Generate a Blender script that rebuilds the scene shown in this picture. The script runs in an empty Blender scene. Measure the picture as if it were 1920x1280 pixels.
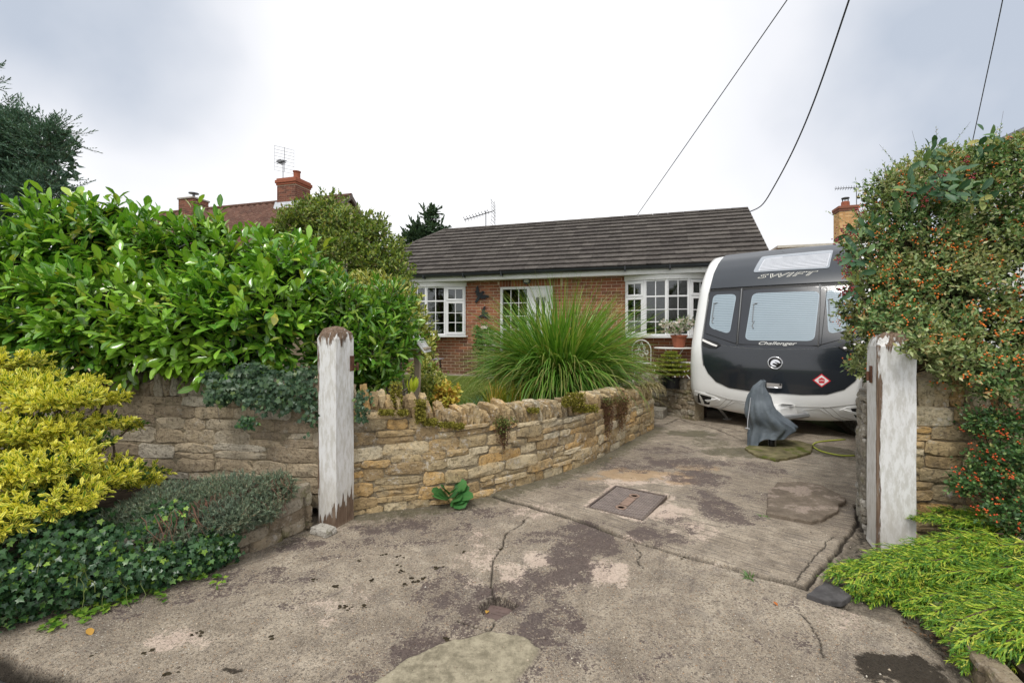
import bpy, math, random
import numpy as np
from mathutils import Vector, Matrix, geometry

rad = math.radians
scene = bpy.context.scene
COL = scene.collection
R = random.Random(7)
RS = np.random.RandomState(11)

# ------------------------------------------------------------------ camera
F, CX, HY, EYE = 853.33, 960.0, 622.0, 1.5      # focal length in photo pixels, centre, horizon row, eye height
cam_d = bpy.data.cameras.new('camera')
cam = bpy.data.objects.new('camera', cam_d)
COL.objects.link(cam)
cam.location = (0, 0, EYE)
cam.rotation_euler = (rad(90), 0, 0)
cam_d.lens = 16.0
cam_d.sensor_width = 36.0
cam_d.shift_y = -18.0 / 1920.0
cam_d.clip_end = 2000
cam_d.clip_start = 0.05
scene.camera = cam

# ------------------------------------------------------------------ sky
world = bpy.data.worlds.new('World')
scene.world = world
world.use_nodes = True
wn, wl = world.node_tree.nodes, world.node_tree.links
wn.clear()
w_out = wn.new('ShaderNodeOutputWorld')
w_bg = wn.new('ShaderNodeBackground')
w_bg.inputs['Strength'].default_value = 0.1
wl.new(w_bg.outputs[0], w_out.inputs[0])
w_sky = wn.new('ShaderNodeTexSky')
w_sky.sky_type = 'NISHITA'
w_sky.sun_disc = False
SUN_EL, SUN_AZ = rad(58), rad(200)
w_sky.sun_elevation = SUN_EL
w_sky.sun_rotation = SUN_AZ
w_tc = wn.new('ShaderNodeTexCoord')
w_no = wn.new('ShaderNodeTexNoise')
w_no.inputs['Scale'].default_value = 1.6
w_no.inputs['Detail'].default_value = 4
w_no.inputs['Roughness'].default_value = 0.45
wl.new(w_tc.outputs['Generated'], w_no.inputs['Vector'])


def wmath(op, a, b=None, c=None, clamp=False):
    n = wn.new('ShaderNodeMath')
    n.operation = op
    n.use_clamp = clamp
    for i, v in enumerate((a, b, c)):
        if v is None:
            continue
        if isinstance(v, (int, float)):
            n.inputs[i].default_value = v
        else:
            wl.new(v, n.inputs[i])
    return n.outputs[0]


def wdir(px, py):
    return Vector(((px - CX) / F, 1.0, (HY - py) / F)).normalized()


def cloud_bank(px, py, half_deg, soft_deg):
    """heavier grey bank of cloud round a direction of the sky"""
    d = wdir(px, py)
    n = wn.new('ShaderNodeVectorMath')
    n.operation = 'DOT_PRODUCT'
    n.inputs[1].default_value = d
    wl.new(w_tc.outputs['Generated'], n.inputs[0])
    ang = wmath('ARCCOSINE', n.outputs['Value'])
    ang = wmath('ADD', ang, wmath('MULTIPLY', wmath('SUBTRACT', w_no.outputs['Fac'], 0.5), -0.55))
    mr = wn.new('ShaderNodeMapRange')
    mr.interpolation_type = 'SMOOTHSTEP'
    mr.inputs['From Min'].default_value = rad(half_deg + soft_deg)
    mr.inputs['From Max'].default_value = rad(half_deg - soft_deg)
    wl.new(ang, mr.inputs['Value'])
    return mr.outputs[0]


banks = [cloud_bank(110, -60, 13, 9), cloud_bank(2060, 80, 20, 14), cloud_bank(210, 300, 6, 8)]
weights = [0.95, 1.0, 0.45]
w_noise2 = wn.new('ShaderNodeTexNoise')
w_noise2.inputs['Scale'].default_value = 3.1
w_noise2.inputs['Detail'].default_value = 5
wl.new(w_tc.outputs['Generated'], w_noise2.inputs['Vector'])
acc = wmath('MULTIPLY', wmath('SUBTRACT', w_noise2.outputs['Fac'], 0.52, clamp=True), 0.5)
for b, wgt in zip(banks, weights):
    acc = wmath('MAXIMUM', acc, wmath('MULTIPLY', b, wmath('MULTIPLY', wmath('ADD', w_noise2.outputs['Fac'], 0.45), wgt)))
w_ramp = wn.new('ShaderNodeValToRGB')
w_ramp.color_ramp.elements[0].position = 0.0
w_ramp.color_ramp.elements[0].color = (0.855, 0.855, 0.865, 1)
w_ramp.color_ramp.elements[1].position = 1.0
w_ramp.color_ramp.elements[1].color = (0.41, 0.455, 0.53, 1)
e = w_ramp.color_ramp.elements.new(0.5)
e.color = (0.685, 0.695, 0.73, 1)
wl.new(acc, w_ramp.inputs[0])
w_sc = wn.new('ShaderNodeVectorMath')
w_sc.operation = 'SCALE'
w_sc.inputs['Scale'].default_value = 10.0
wl.new(w_ramp.outputs[0], w_sc.inputs[0])
w_mix = wn.new('ShaderNodeMix')
w_mix.data_type = 'RGBA'
w_mix.inputs['Factor'].default_value = 0.96
wl.new(w_sky.outputs[0], w_mix.inputs['A'])
wl.new(w_sc.outputs[0], w_mix.inputs['B'])
wl.new(w_mix.outputs['Result'], w_bg.inputs['Color'])

sun_d = bpy.data.lights.new('sun', 'SUN')
sun_d.energy = 1.5
sun_d.angle = rad(14)
sun_d.color = (1.0, 0.965, 0.91)
sun = bpy.data.objects.new('sun', sun_d)
COL.objects.link(sun)
# Sky Texture azimuth: rotation measured from +Y, clockwise seen from above
sv = Vector((math.sin(SUN_AZ) * math.cos(SUN_EL), math.cos(SUN_AZ) * math.cos(SUN_EL), math.sin(SUN_EL)))
sun.rotation_euler = sv.to_track_quat('Z', 'Y').to_euler()
sun.location = sv * 30

scene.view_settings.view_transform = 'Standard'
scene.view_settings.look = 'None'
scene.view_settings.gamma = 1.0
scene.view_settings.use_curve_mapping = False
scene.view_settings.exposure = 0.46
scene.cycles.max_bounces = 7
scene.cycles.transparent_max_bounces = 8


# ------------------------------------------------------------------ measuring helpers
def P(px, py, Y):
    """the point of the place seen at a photo pixel, Y metres ahead"""
    return Vector(((px - CX) / F * Y, Y, EYE - (py - HY) / F * Y))


def G(px, py, z=0.0):
    """the point at height z seen at a photo pixel"""
    Y = (EYE - z) * F / (py - HY)
    return Vector(((px - CX) / F * Y, Y, z))


def proj(p):
    return (CX + F * p[0] / p[1], HY + F * (EYE - p[2]) / p[1])


def vnoise(x, y, seed=0):
    xi, yi = np.floor(x), np.floor(y)
    fx, fy = x - xi, y - yi
    fx = fx * fx * (3 - 2 * fx)
    fy = fy * fy * (3 - 2 * fy)

    def h(a, b):
        v = np.sin(a * 127.1 + b * 311.7 + seed * 74.7) * 43758.5453
        return v - np.floor(v)
    return (h(xi, yi) * (1 - fx) + h(xi + 1, yi) * fx) * (1 - fy) + (h(xi, yi + 1) * (1 - fx) + h(xi + 1, yi + 1) * fx) * fy


def fbm(x, y, seed=0, octv=4, rough=0.5):
    s, a, t = 0, 1.0, 0
    for i in range(octv):
        s = s + a * vnoise(x * 2 ** i, y * 2 ** i, seed + i * 3.3)
        t += a
        a *= rough
    return s / t


def sstep(a, b, x):
    t = np.clip((x - a) / (b - a), 0, 1)
    return t * t * (3 - 2 * t)


# ------------------------------------------------------------------ object helpers
WM = {}


def tag(o, label=None, cat=None, group=None, kind=None):
    if label:
        o['label'] = label
    if cat:
        o['category'] = cat
    if group:
        o['group'] = group
    if kind:
        o['kind'] = kind
    return o


def thing(name, label, cat, loc=(0, 0, 0), rotz=0.0, group=None):
    o = bpy.data.objects.new(name, None)
    o.empty_display_size = 0.1
    COL.objects.link(o)
    o.location = loc
    o.rotation_euler = (0, 0, rotz)
    WM[o.as_pointer()] = Matrix.Translation(Vector(loc)) @ Matrix.Rotation(rotz, 4, 'Z')
    return tag(o, label, cat, group)


def wm(o):
    return WM.get(o.as_pointer(), Matrix.Identity(4)) if o else Matrix.Identity(4)


def link(name, mesh, parent=None, mat=None):
    o = bpy.data.objects.new(name, mesh)
    COL.objects.link(o)
    if mat is not None and mesh is not None and len(mesh.materials) == 0:
        mesh.materials.append(mat)
    if parent is not None:
        o.parent = parent
    WM[o.as_pointer()] = wm(parent)
    return o


def np_mesh(name, V, loops, tot, smooth=False, attrs=None):
    """V (n,3); loops flat index array; tot per-polygon vertex counts"""
    m = bpy.data.meshes.new(name)
    V = np.asarray(V, dtype=np.float32)
    loops = np.asarray(loops, dtype=np.int32)
    tot = np.asarray(tot, dtype=np.int32)
    m.vertices.add(len(V))
    m.vertices.foreach_set('co', V.ravel())
    m.loops.add(len(loops))
    m.loops.foreach_set('vertex_index', loops)
    m.polygons.add(len(tot))
    st = np.concatenate(([0], np.cumsum(tot)[:-1])).astype(np.int32)
    m.polygons.foreach_set('loop_start', st)
    m.polygons.foreach_set('loop_total', tot)
    m.polygons.foreach_set('use_smooth', np.full(len(tot), smooth, dtype=bool))
    m.update(calc_edges=True)
    if attrs:
        for k, a in attrs.items():
            a = np.asarray(a, dtype=np.float32)
            if a.ndim == 1:
                at = m.attributes.new(k, 'FLOAT', 'POINT')
                at.data.foreach_set('value', a)
            else:
                at = m.attributes.new(k, 'FLOAT_COLOR', 'POINT')
                at.data.foreach_set('color', a.ravel())
    return m


class MB:
    def __init__(s):
        s.v, s.f = [], []

    def add(s, vs, fs):
        b = len(s.v)
        s.v += [tuple(v) for v in vs]
        s.f += [tuple(i + b for i in f) for f in fs]
        return s

    def box(s, x0, x1, y0, y1, z0, z1, M=None):
        vs = [Vector(p) for p in ((x0, y0, z0), (x1, y0, z0), (x1, y1, z0), (x0, y1, z0), (x0, y0, z1), (x1, y0, z1), (x1, y1, z1), (x0, y1, z1))]
        if M is not None:
            vs = [M @ v for v in vs]
        return s.add(vs, [(0, 3, 2, 1), (4, 5, 6, 7), (0, 1, 5, 4), (1, 2, 6, 5), (2, 3, 7, 6), (3, 0, 4, 7)])

    def bbox(s, x0, x1, y0, y1, z0, z1, b=0.004, M=None):
        """box with a chamfer on every edge"""
        c = Vector(((x0 + x1) / 2, (y0 + y1) / 2, (z0 + z1) / 2))
        h = Vector(((x1 - x0) / 2, (y1 - y0) / 2, (z1 - z0) / 2))
        b = min(b, h.x * .45, h.y * .45, h.z * .45)
        vs, idx = [], {}
        for sx in (-1, 1):
            for sy in (-1, 1):
                for sz in (-1, 1):
                    for ax in range(3):
                        q = [sx * (h.x - b), sy * (h.y - b), sz * (h.z - b)]
                        q[ax] = (sx, sy, sz)[ax] * h[ax]
                        idx[(sx, sy, sz, ax)] = len(vs)
                        p = c + Vector(q)
                        vs.append(M @ p if M is not None else p)
        fs = []
        S = (-1, 1)
        for ax in range(3):
            o1, o2 = [a for a in range(3) if a != ax]
            for sg in S:
                def k(a, b_):
                    t = [0, 0, 0]
                    t[ax], t[o1], t[o2] = sg, a, b_
                    return idx[(*t, ax)]
                f = [k(-1, -1), k(1, -1), k(1, 1), k(-1, 1)]
                if (sg == 1) == (ax == 1):
                    f.reverse()
                fs.append(f)
        for ax in range(3):
            o1, o2 = [a for a in range(3) if a != ax]
            for a in S:
                for b_ in S:
                    def k(e_, face):
                        t = [0, 0, 0]
                        t[ax], t[o1], t[o2] = e_, a, b_
                        return idx[(*t, face)]
                    fs.append([k(-1, o1), k(1, o1), k(1, o2), k(-1, o2)])
        for sx in S:
            for sy in S:
                for sz in S:
                    fs.append([idx[(sx, sy, sz, 0)], idx[(sx, sy, sz, 1)], idx[(sx, sy, sz, 2)]])
        return s.add(vs, fs)

    def tube(s, pts, r, n=6, cap=True):
        pts = [Vector(p) for p in pts]
        rr = r if isinstance(r, (list, tuple)) else [r] * len(pts)
        b = len(s.v)
        up = None
        for i, p in enumerate(pts):
            t = (pts[min(i + 1, len(pts) - 1)] - pts[max(i - 1, 0)]).normalized()
            if up is None:
                up = t.orthogonal().normalized()
            up = (up - t * up.dot(t))
            up = up.normalized() if up.length > 1e-6 else t.orthogonal().normalized()
            w = t.cross(up)
            for k in range(n):
                a = 2 * math.pi * k / n
                s.v.append(tuple(p + (up * math.cos(a) + w * math.sin(a)) * rr[i]))
        for i in range(len(pts) - 1):
            for k in range(n):
                k2 = (k + 1) % n
                s.f.append((b + i * n + k, b + i * n + k2, b + (i + 1) * n + k2, b + (i + 1) * n + k))
        if cap:
            s.f.append(tuple(b + k for k in reversed(range(n))))
            s.f.append(tuple(b + (len(pts) - 1) * n + k for k in range(n)))
        return s

    def lathe(s, prof, n=16, M=None):
        b = len(s.v)
        for r, z in prof:
            for k in range(n):
                a = 2 * math.pi * k / n
                p = Vector((r * math.cos(a), r * math.sin(a), z))
                s.v.append(tuple(M @ p if M is not None else p))
        for i in range(len(prof) - 1):
            for k in range(n):
                k2 = (k + 1) % n
                s.f.append((b + i * n + k, b + i * n + k2, b + (i + 1) * n + k2, b + (i + 1) * n + k))
        s.f.append(tuple(b + k for k in reversed(range(n))))
        s.f.append(tuple(b + (len(prof) - 1) * n + k for k in range(n)))
        return s

    def prism(s, poly, z0, z1, M=None):
        n = len(poly)
        vs = [Vector((p[0], p[1], z0)) for p in poly] + [Vector((p[0], p[1], z1)) for p in poly]
        if M is not None:
            vs = [M @ v for v in vs]
        fs = [tuple(reversed(range(n))), tuple(range(n, 2 * n))]
        fs += [(i, (i + 1) % n, n + (i + 1) % n, n + i) for i in range(n)]
        return s.add(vs, fs)

    def mesh(s, name, smooth=False, parent=None, world=False):
        vs = s.v
        if world and parent is not None:
            I = wm(parent).inverted()
            vs = [I @ Vector(v) for v in vs]
        m = bpy.data.meshes.new(name)
        m.from_pydata([tuple(v) for v in vs], [], s.f)
        if smooth:
            m.polygons.foreach_set('use_smooth', [True] * len(m.polygons))
        return m

    def build(s, name, mat, parent=None, smooth=False, world=False):
        m = s.mesh(name, smooth, parent, world)
        m.materials.append(mat)
        return link(name, m, parent)


def top_mesh(mb, name, mat, label=None, cat=None, group=None, kind=None, smooth=False):
    """a thing that is one mesh: its origin goes to its base centre"""
    V = np.array(mb.v)
    o0 = Vector(((V[:, 0].min() + V[:, 0].max()) / 2, (V[:, 1].min() + V[:, 1].max()) / 2, V[:, 2].min()))
    mb.v = [tuple(Vector(v) - o0) for v in mb.v]
    o = mb.build(name, mat, None, smooth)
    o.location = o0
    return tag(o, label, cat, group, kind)


# ------------------------------------------------------------------ materials
MATS = {}


class NT:
    def __init__(s, name):
        s.m = bpy.data.materials.new(name)
        s.m.use_nodes = True
        s.n, s.l = s.m.node_tree.nodes, s.m.node_tree.links
        s.b = s.n['Principled BSDF']
        s.out = s.n['Material Output']

    def new(s, t, **kw):
        n = s.n.new(t)
        for k, v in kw.items():
            setattr(n, k, v)
        return n

    def set(s, sock, v):
        if hasattr(v, 'is_output'):
            s.l.new(v, sock)
        elif isinstance(v, (tuple, list)) and len(v) == 3 and sock.type == 'RGBA':
            sock.default_value = (*v, 1)
        else:
            sock.default_value = v

    def math(s, op, a, b=None, clamp=False):
        n = s.new('ShaderNodeMath', operation=op, use_clamp=clamp)
        s.set(n.inputs[0], a)
        if b is not None:
            s.set(n.inputs[1], b)
        return n.outputs[0]

    def coord(s, which='Object', scale=None, rot=None):
        c = s.new('ShaderNodeTexCoord').outputs[which]
        if scale is not None or rot is not None:
            mp = s.new('ShaderNodeMapping')
            if scale is not None:
                mp.inputs['Scale'].default_value = scale
            if rot is not None:
                mp.inputs['Rotation'].default_value = rot
            s.l.new(c, mp.inputs['Vector'])
            c = mp.outputs[0]
        return c

    def noise(s, scale, vec=None, detail=5, rough=0.55, dist=0.0, out='Fac'):
        n = s.new('ShaderNodeTexNoise')
        n.inputs['Scale'].default_value = scale
        n.inputs['Detail'].default_value = detail
        n.inputs['Roughness'].default_value = rough
        n.inputs['Distortion'].default_value = dist
        s.l.new(vec if vec is not None else s.coord(), n.inputs['Vector'])
        return n.outputs[out]

    def vor(s, scale, vec=None, out='Distance', feature='F1', rnd=1.0):
        n = s.new('ShaderNodeTexVoronoi', feature=feature)
        n.inputs['Scale'].default_value = scale
        n.inputs['Randomness'].default_value = rnd
        s.l.new(vec if vec is not None else s.coord(), n.inputs['Vector'])
        return n.outputs[out]

    def step(s, v, a, b):
        n = s.new('ShaderNodeMapRange', interpolation_type='SMOOTHSTEP')
        s.set(n.inputs['Value'], v)
        n.inputs['From Min'].default_value = a
        n.inputs['From Max'].default_value = b
        return n.outputs[0]

    def ramp(s, v, stops):
        n = s.new('ShaderNodeValToRGB')
        r = n.color_ramp
        while len(r.elements) < len(stops):
            r.elements.new(0.5)
        for e_, (p, c) in zip(r.elements, stops):
            e_.position = p
            e_.color = (*c, 1)
        s.l.new(v, n.inputs[0])
        return n.outputs[0]

    def mix(s, f, a, b, blend='MIX'):
        n = s.new('ShaderNodeMix', data_type='RGBA', blend_type=blend)
        s.set(n.inputs['Factor'], f)
        s.set(n.inputs['A'], a)
        s.set(n.inputs['B'], b)
        return n.outputs['Result']

    def attr(s, name, out='Fac'):
        return s.new('ShaderNodeAttribute', attribute_name=name).outputs[out]

    def bump(s, h, strength=0.3, dist=0.01, prev=None):
        n = s.new('ShaderNodeBump')
        n.inputs['Strength'].default_value = strength
        n.inputs['Distance'].default_value = dist
        s.l.new(h, n.inputs['Height'])
        if prev is not None:
            s.l.new(prev, n.inputs['Normal'])
        return n.outputs[0]

    def finish(s, color=None, rough=0.7, spec=0.4, normal=None, metal=0.0, coat=0.0):
        if color is not None:
            s.set(s.b.inputs['Base Color'], color)
        s.set(s.b.inputs['Roughness'], rough)
        s.b.inputs['Specular IOR Level'].default_value = spec
        s.b.inputs['Metallic'].default_value = metal
        s.b.inputs['Coat Weight'].default_value = coat
        s.b.inputs['Coat Roughness'].default_value = 0.04
        if normal is not None:
            s.l.new(normal, s.b.inputs['Normal'])
        return s.m


def simple(name, c, rough=0.5, var=0.12, scale=9, bump=0.1, bscale=60, spec=0.4, metal=0, coat=0, orand=0.0, dirt=None, dirt_at=0.6):
    """plain surface with slight colour variation, fine relief and optional dirt"""
    t = NT(name)
    n1 = t.noise(scale)
    c1 = tuple(max(0, x * (1 - var)) for x in c)
    c2 = tuple(min(1, x * (1 + var)) for x in c)
    col = t.ramp(n1, [(0.3, c1), (0.7, c2)])
    if orand:
        oi = t.new('ShaderNodeObjectInfo').outputs['Random']
        f = t.math('ADD', t.math('MULTIPLY', oi, orand), 1 - orand / 2)
        vm = t.new('ShaderNodeVectorMath', operation='SCALE')
        t.l.new(col, vm.inputs[0])
        t.l.new(f, vm.inputs['Scale'])
        col = vm.outputs[0]
    if dirt:
        col = t.mix(t.step(t.noise(scale * 0.7, detail=8, rough=0.7), dirt_at, dirt_at + 0.15), col, dirt)
    nb = t.bump(t.noise(bscale, detail=4), bump, 0.004)
    return t.finish(col, rough, spec, nb, metal, coat)


# leaf materials ---------------------------------------------------------
def leaf_mat(name, stops, rough=0.4, spec=0.5, trans=0.3, rib=None, rib_w=0.25, edge=None, edge_at=0.7, patch=None):
    t = NT(name)
    oi = t.new('ShaderNodeObjectInfo').outputs['Random']
    r = t.math('FRACT', t.math('ADD', t.attr('rnd'), oi))
    col = t.ramp(r, stops)
    if patch:            # uneven growth over the whole plant
        g = t.new('ShaderNodeNewGeometry').outputs['Position']
        col = t.mix(t.math('MULTIPLY', t.step(t.noise(patch[0], g, 3), 0.42, 0.66), patch[2]), col, patch[1])
    mid = t.attr('mid')
    if rib:
        col = t.mix(t.math('MULTIPLY', t.step(mid, rib_w, 0.0), 0.7), col, rib)
    if edge:
        w = t.math('ADD', mid, t.math('MULTIPLY', t.math('SUBTRACT', r, 0.5), 0.5))
        col = t.mix(t.step(w, edge_at - 0.12, edge_at + 0.12), col, edge)
    t.finish(col, rough, spec)
    tr = t.new('ShaderNodeBsdfTranslucent')
    sc = t.mix(1.0, col, (1.0, 1.0, 0.45), 'MULTIPLY')
    t.l.new(sc, tr.inputs['Color'])
    mx = t.new('ShaderNodeMixShader')
    mx.inputs[0].default_value = trans
    t.l.new(t.b.outputs[0], mx.inputs[1])
    t.l.new(tr.outputs[0], mx.inputs[2])
    t.l.new(mx.outputs[0], t.out.inputs['Surface'])
    return t.m


def stone_mat(name, stops, lichen=0.25, moss=0.0, dark=0.2):
    t = NT(name)
    oi = t.new('ShaderNodeObjectInfo').outputs['Random']
    co = t.new('ShaderNodeNewGeometry').outputs['Position']
    n1 = t.noise(9, co, 6, 0.65)
    v = t.math('ADD', t.math('MULTIPLY', oi, 0.85), t.math('MULTIPLY', n1, 0.25))
    col = t.ramp(v, stops)
    col = t.mix(t.math('MULTIPLY', t.step(t.noise(38, co, 8, 0.75), 0.50, 0.62), 0.6), col, (0.10, 0.075, 0.05))
    col = t.mix(t.math('MULTIPLY', t.math('MULTIPLY', t.step(t.noise(17, co, 9, 0.82), 0.53, 0.61), t.step(t.noise(2.2, co, 4), .40, .58)), lichen), col, (0.66, 0.63, 0.57))
    col = t.mix(t.math('MULTIPLY', t.step(t.noise(3.1, co, 5, 0.7), 0.52, 0.66), dark), col, (0.09, 0.085, 0.07))
    if moss:
        col = t.mix(t.math('MULTIPLY', t.step(t.noise(5.3, co, 8, 0.75), 0.55, 0.62), moss), col, (0.13, 0.13, 0.03))
    h = t.math('ADD', t.math('MULTIPLY', t.noise(55, co, 8, 0.75), 0.6), t.math('MULTIPLY', t.noise(16, co, 5, 0.6), 1.0))
    return t.finish(col, 0.9, 0.2, t.bump(h, 1.0, 0.028))


BUFF = [(0.1, (0.33, 0.24, 0.13)), (0.3, (0.45, 0.325, 0.17)), (0.45, (0.56, 0.43, 0.24)), (0.6, (0.37, 0.295, 0.18)), (0.72, (0.60, 0.38, 0.15)), (0.85, (0.60, 0.49, 0.31)), (1.0, (0.68, 0.60, 0.44))]
TAUPE = [(0.1, (0.33, 0.26, 0.18)), (0.4, (0.43, 0.345, 0.235)), (0.6, (0.50, 0.40, 0.27)), (0.8, (0.50, 0.44, 0.34)), (1.0, (0.58, 0.52, 0.42))]
MATS['stone_buff'] = stone_mat('limestone_buff', BUFF, 0.7, 0.0, 0.4)
MATS['stone_taupe'] = stone_mat('limestone_taupe', TAUPE, 0.3, 0.0, 0.25)
MATS['stone_mossy'] = stone_mat('limestone_mossy', [(p_, tuple(.72 * x for x in c_)) for p_, c_ in TAUPE], 0.55, 0.5, 0.5)
MATS['stone_grey'] = stone_mat('limestone_grey', [(0.1, (0.30, 0.27, 0.22)), (0.5, (0.42, 0.39, 0.33)), (1.0, (0.55, 0.52, 0.46))], 0.6, 0.3, 0.5)
MATS['mortar'] = stone_mat('sandy_mortar', [(0.0, (0.25, 0.205, 0.135)), (1.0, (0.37, 0.305, 0.205))], 0.3, 0.1, 0.4)
# ------------------------------------------------------------------ ground
def seg_dist(X, Yy, pts):
    d = np.full(X.shape, 1e9)
    for a, b in zip(pts[:-1], pts[1:]):
        ax, ay, bx, by = a[0], a[1], b[0], b[1]
        L2 = (bx - ax) ** 2 + (by - ay) ** 2 + 1e-9
        t = np.clip(((X - ax) * (bx - ax) + (Yy - ay) * (by - ay)) / L2, 0, 1)
        d = np.minimum(d, np.hypot(X - ax - t * (bx - ax), Yy - ay - t * (by - ay)))
    return d


def side(X, Yy, a, b):
    """signed distance to the infinite line a-b, positive on its left"""
    dx, dy = b[0] - a[0], b[1] - a[1]
    L = math.hypot(dx, dy)
    return ((X - a[0]) * -dy + (Yy - a[1]) * dx) / L


def in_poly(X, Yy, poly):
    ins = np.zeros(X.shape, dtype=bool)
    n = len(poly)
    for i in range(n):
        x1, y1 = poly[i][0], poly[i][1]
        x2, y2 = poly[(i + 1) % n][0], poly[(i + 1) % n][1]
        c = ((y1 > Yy) != (y2 > Yy)) & (X < (x2 - x1) * (Yy - y1) / (y2 - y1 + 1e-12) + x1)
        ins ^= c
    return ins


def gp(pxs):
    return [G(*p) for p in pxs]


xs = np.arange(-3.6, 4.9, 0.0105)
ys = [1.25]
while ys[-1] < 8.6:
    ys.append(ys[-1] + 0.0036 * ys[-1] + 0.0005 if ys[-1] > 1.6 else ys[-1] + 0.01)
ys = np.array(ys)
GX, GY = np.meshgrid(xs, ys)
wx = GX + (fbm(GX * 9, GY * 9, 1) - .5) * 0.10
wy = GY + (fbm(GX * 9, GY * 9, 5) - .5) * 0.10
sx_ = GX + (fbm(GX * 14, GY * 14, 8, 3) - .5) * 0.03
sy_ = GY + (fbm(GX * 14, GY * 14, 9, 3) - .5) * 0.03
H = (fbm(GX * 1.1, GY * 1.1, 20) - .5) * 0.03 + (fbm(GX * 9, GY * 9, 21, 4, .6) - .5) * 0.007

JA, JB = G(925, 930), G(1510, 1105)
dJ = side(sx_, sy_, JA, JB)                       # >0: upper slab
upper = sstep(-0.006, 0.006, dJ)
inside_len = sstep(-0.02, 0.02, (GX - JA.x) * 1.0 + 0.0)
H = H + 0.012 * upper
cracks = [
    ([(925, 930), (1080, 975), (1200, 1018), (1345, 1060), (1510, 1105)], 0.012, 0.03),
    ([(990, 968), (975, 985), (948, 1000), (940, 1025), (926, 1050), (921, 1080), (921, 1105), (928, 1122)], 0.005, 0.012),
    ([(930, 1160), (924, 1175), (915, 1188)], 0.005, 0.010),
    ([(858, 1163), (890, 1176), (920, 1187)], 0.003, 0.008),
    ([(1186, 1018), (1202, 1036), (1196, 1052), (1206, 1066)], 0.004, 0.009),
    ([(1215, 800), (1246, 797), (1272, 786), (1300, 795), (1345, 806), (1392, 826)], 0.016, 0.03),
    ([(1290, 796), (1350, 800), (1420, 818)], 0.008, 0.02),
    ([(1512, 1104), (1560, 1050), (1608, 985), (1606, 950)], 0.011, 0.026),
    ([(1489, 1098), (1535, 1040), (1562, 1010)], 0.004, 0.004),
    ([(-80, 1196), (0, 1230), (60, 1259), (108, 1274), (160, 1302)], 0.022, 0.05),
    ([(1500, 1145), (1530, 1185), (1545, 1230)], 0.004, 0.006),
]
crk = np.zeros_like(GX)
for pts, w, dep in cracks:
    d = seg_dist(sx_, sy_, gp(pts))
    ww = w * (0.5 + 1.1 * fbm(GX * 6, GY * 6, 33, 3))
    k = 1 - sstep(ww * 0.6, ww * 1.5, d)
    H = H - k * dep
    crk = np.maximum(crk, k)

# sunken drain and its broken rim
drain_poly = gp([(897, 1138), (918, 1122), (940, 1118), (975, 1136), (950, 1152), (930, 1164), (912, 1158)])
drain = in_poly(sx_, sy_, drain_poly)
dedge = seg_dist(sx_, sy_, drain_poly + drain_poly[:1])
dr = np.where(drain, sstep(0.0, 0.012, dedge), 0)
H = H - 0.055 * dr
crk = np.maximum(crk, np.where(drain, 1 - sstep(0, 0.02, dedge), 0) * 0.8)
# cast iron cover: recess in the slab
MC = [G(1155, 912), G(1258, 932), G(1205, 978), G(1100, 952)]
cov = in_poly(GX, GY, MC)
H = np.where(cov, -0.03, H)
cd = seg_dist(GX, GY, MC + MC[:1])
pale_rim = 1 - sstep(0.03, 0.085, cd)

# broken kerb edge, bottom left: tarmac lower
edge_px = gp([(-260, 1160), (0, 1228), (60, 1258), (110, 1272), (150, 1300), (420, 1400)])
low = side(sx_, sy_, edge_px[1], edge_px[3])
lowm = 1 - sstep(-0.012, 0.0, low + (fbm(GX * 12, GY * 12, 40) - .5) * 0.06)
H = H - 0.055 * lowm
# right edge strip towards the wall: rough ground
re = side(sx_, sy_, G(1520, 1112), G(1604, 985))
beyond = sstep(0.0, 0.06, -re) * sstep(2.2, 2.6, GY)
RB = [G(1520, 1112), G(1745, 1160), G(1850, 1300)]
earth_r = 1 - sstep(0.02, 0.16, seg_dist(wx, wy, gp([(1600, 1040), (1640, 1110), (1700, 1140), (1760, 1190), (1850, 1290)])))
rough_r = np.maximum(beyond * (dJ > -.1), earth_r)
H = H - rough_r * (0.012 + 0.035 * fbm(GX * 14, GY * 14, 50, 4, .6))

# patches of old mortar / spalling at the small drain
PB = gp([(640, 1340), (700, 1283), (770, 1232), (850, 1200), (925, 1185), (985, 1198), (1012, 1218), (1000, 1250), (960, 1290), (930, 1340)])
pin = in_poly(sx_, sy_, PB)
pd = seg_dist(sx_, sy_, PB + PB[:1])
patch = np.where(pin, sstep(0, 0.012, pd), 0)
H = H + 0.012 * patch
crk = np.maximum(crk, np.where(~pin, 1 - sstep(0, 0.012, pd), 0) * 0.4)


# stain blobs: (px, py, half width px, half height px, strength)
def blobs(L, seed, warp=1.0):
    m = np.zeros_like(GX)
    for px, py, rx, ry, s in L:
        c = G(px, py)
        a = G(px + rx, py).x - c.x
        b = abs(G(px, py - ry).y - c.y) * 0.6 + abs(G(px, py + ry).y - c.y) * 0.4
        q = np.hypot((wx - c.x) / a, (wy - c.y) / b)
        m = np.maximum(m, s * (1 - sstep(0.35, 1.35, q + (fbm(GX * 5, GY * 5, seed, 4, .6) - .5) * 1.3 * warp)))
    return m


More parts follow.
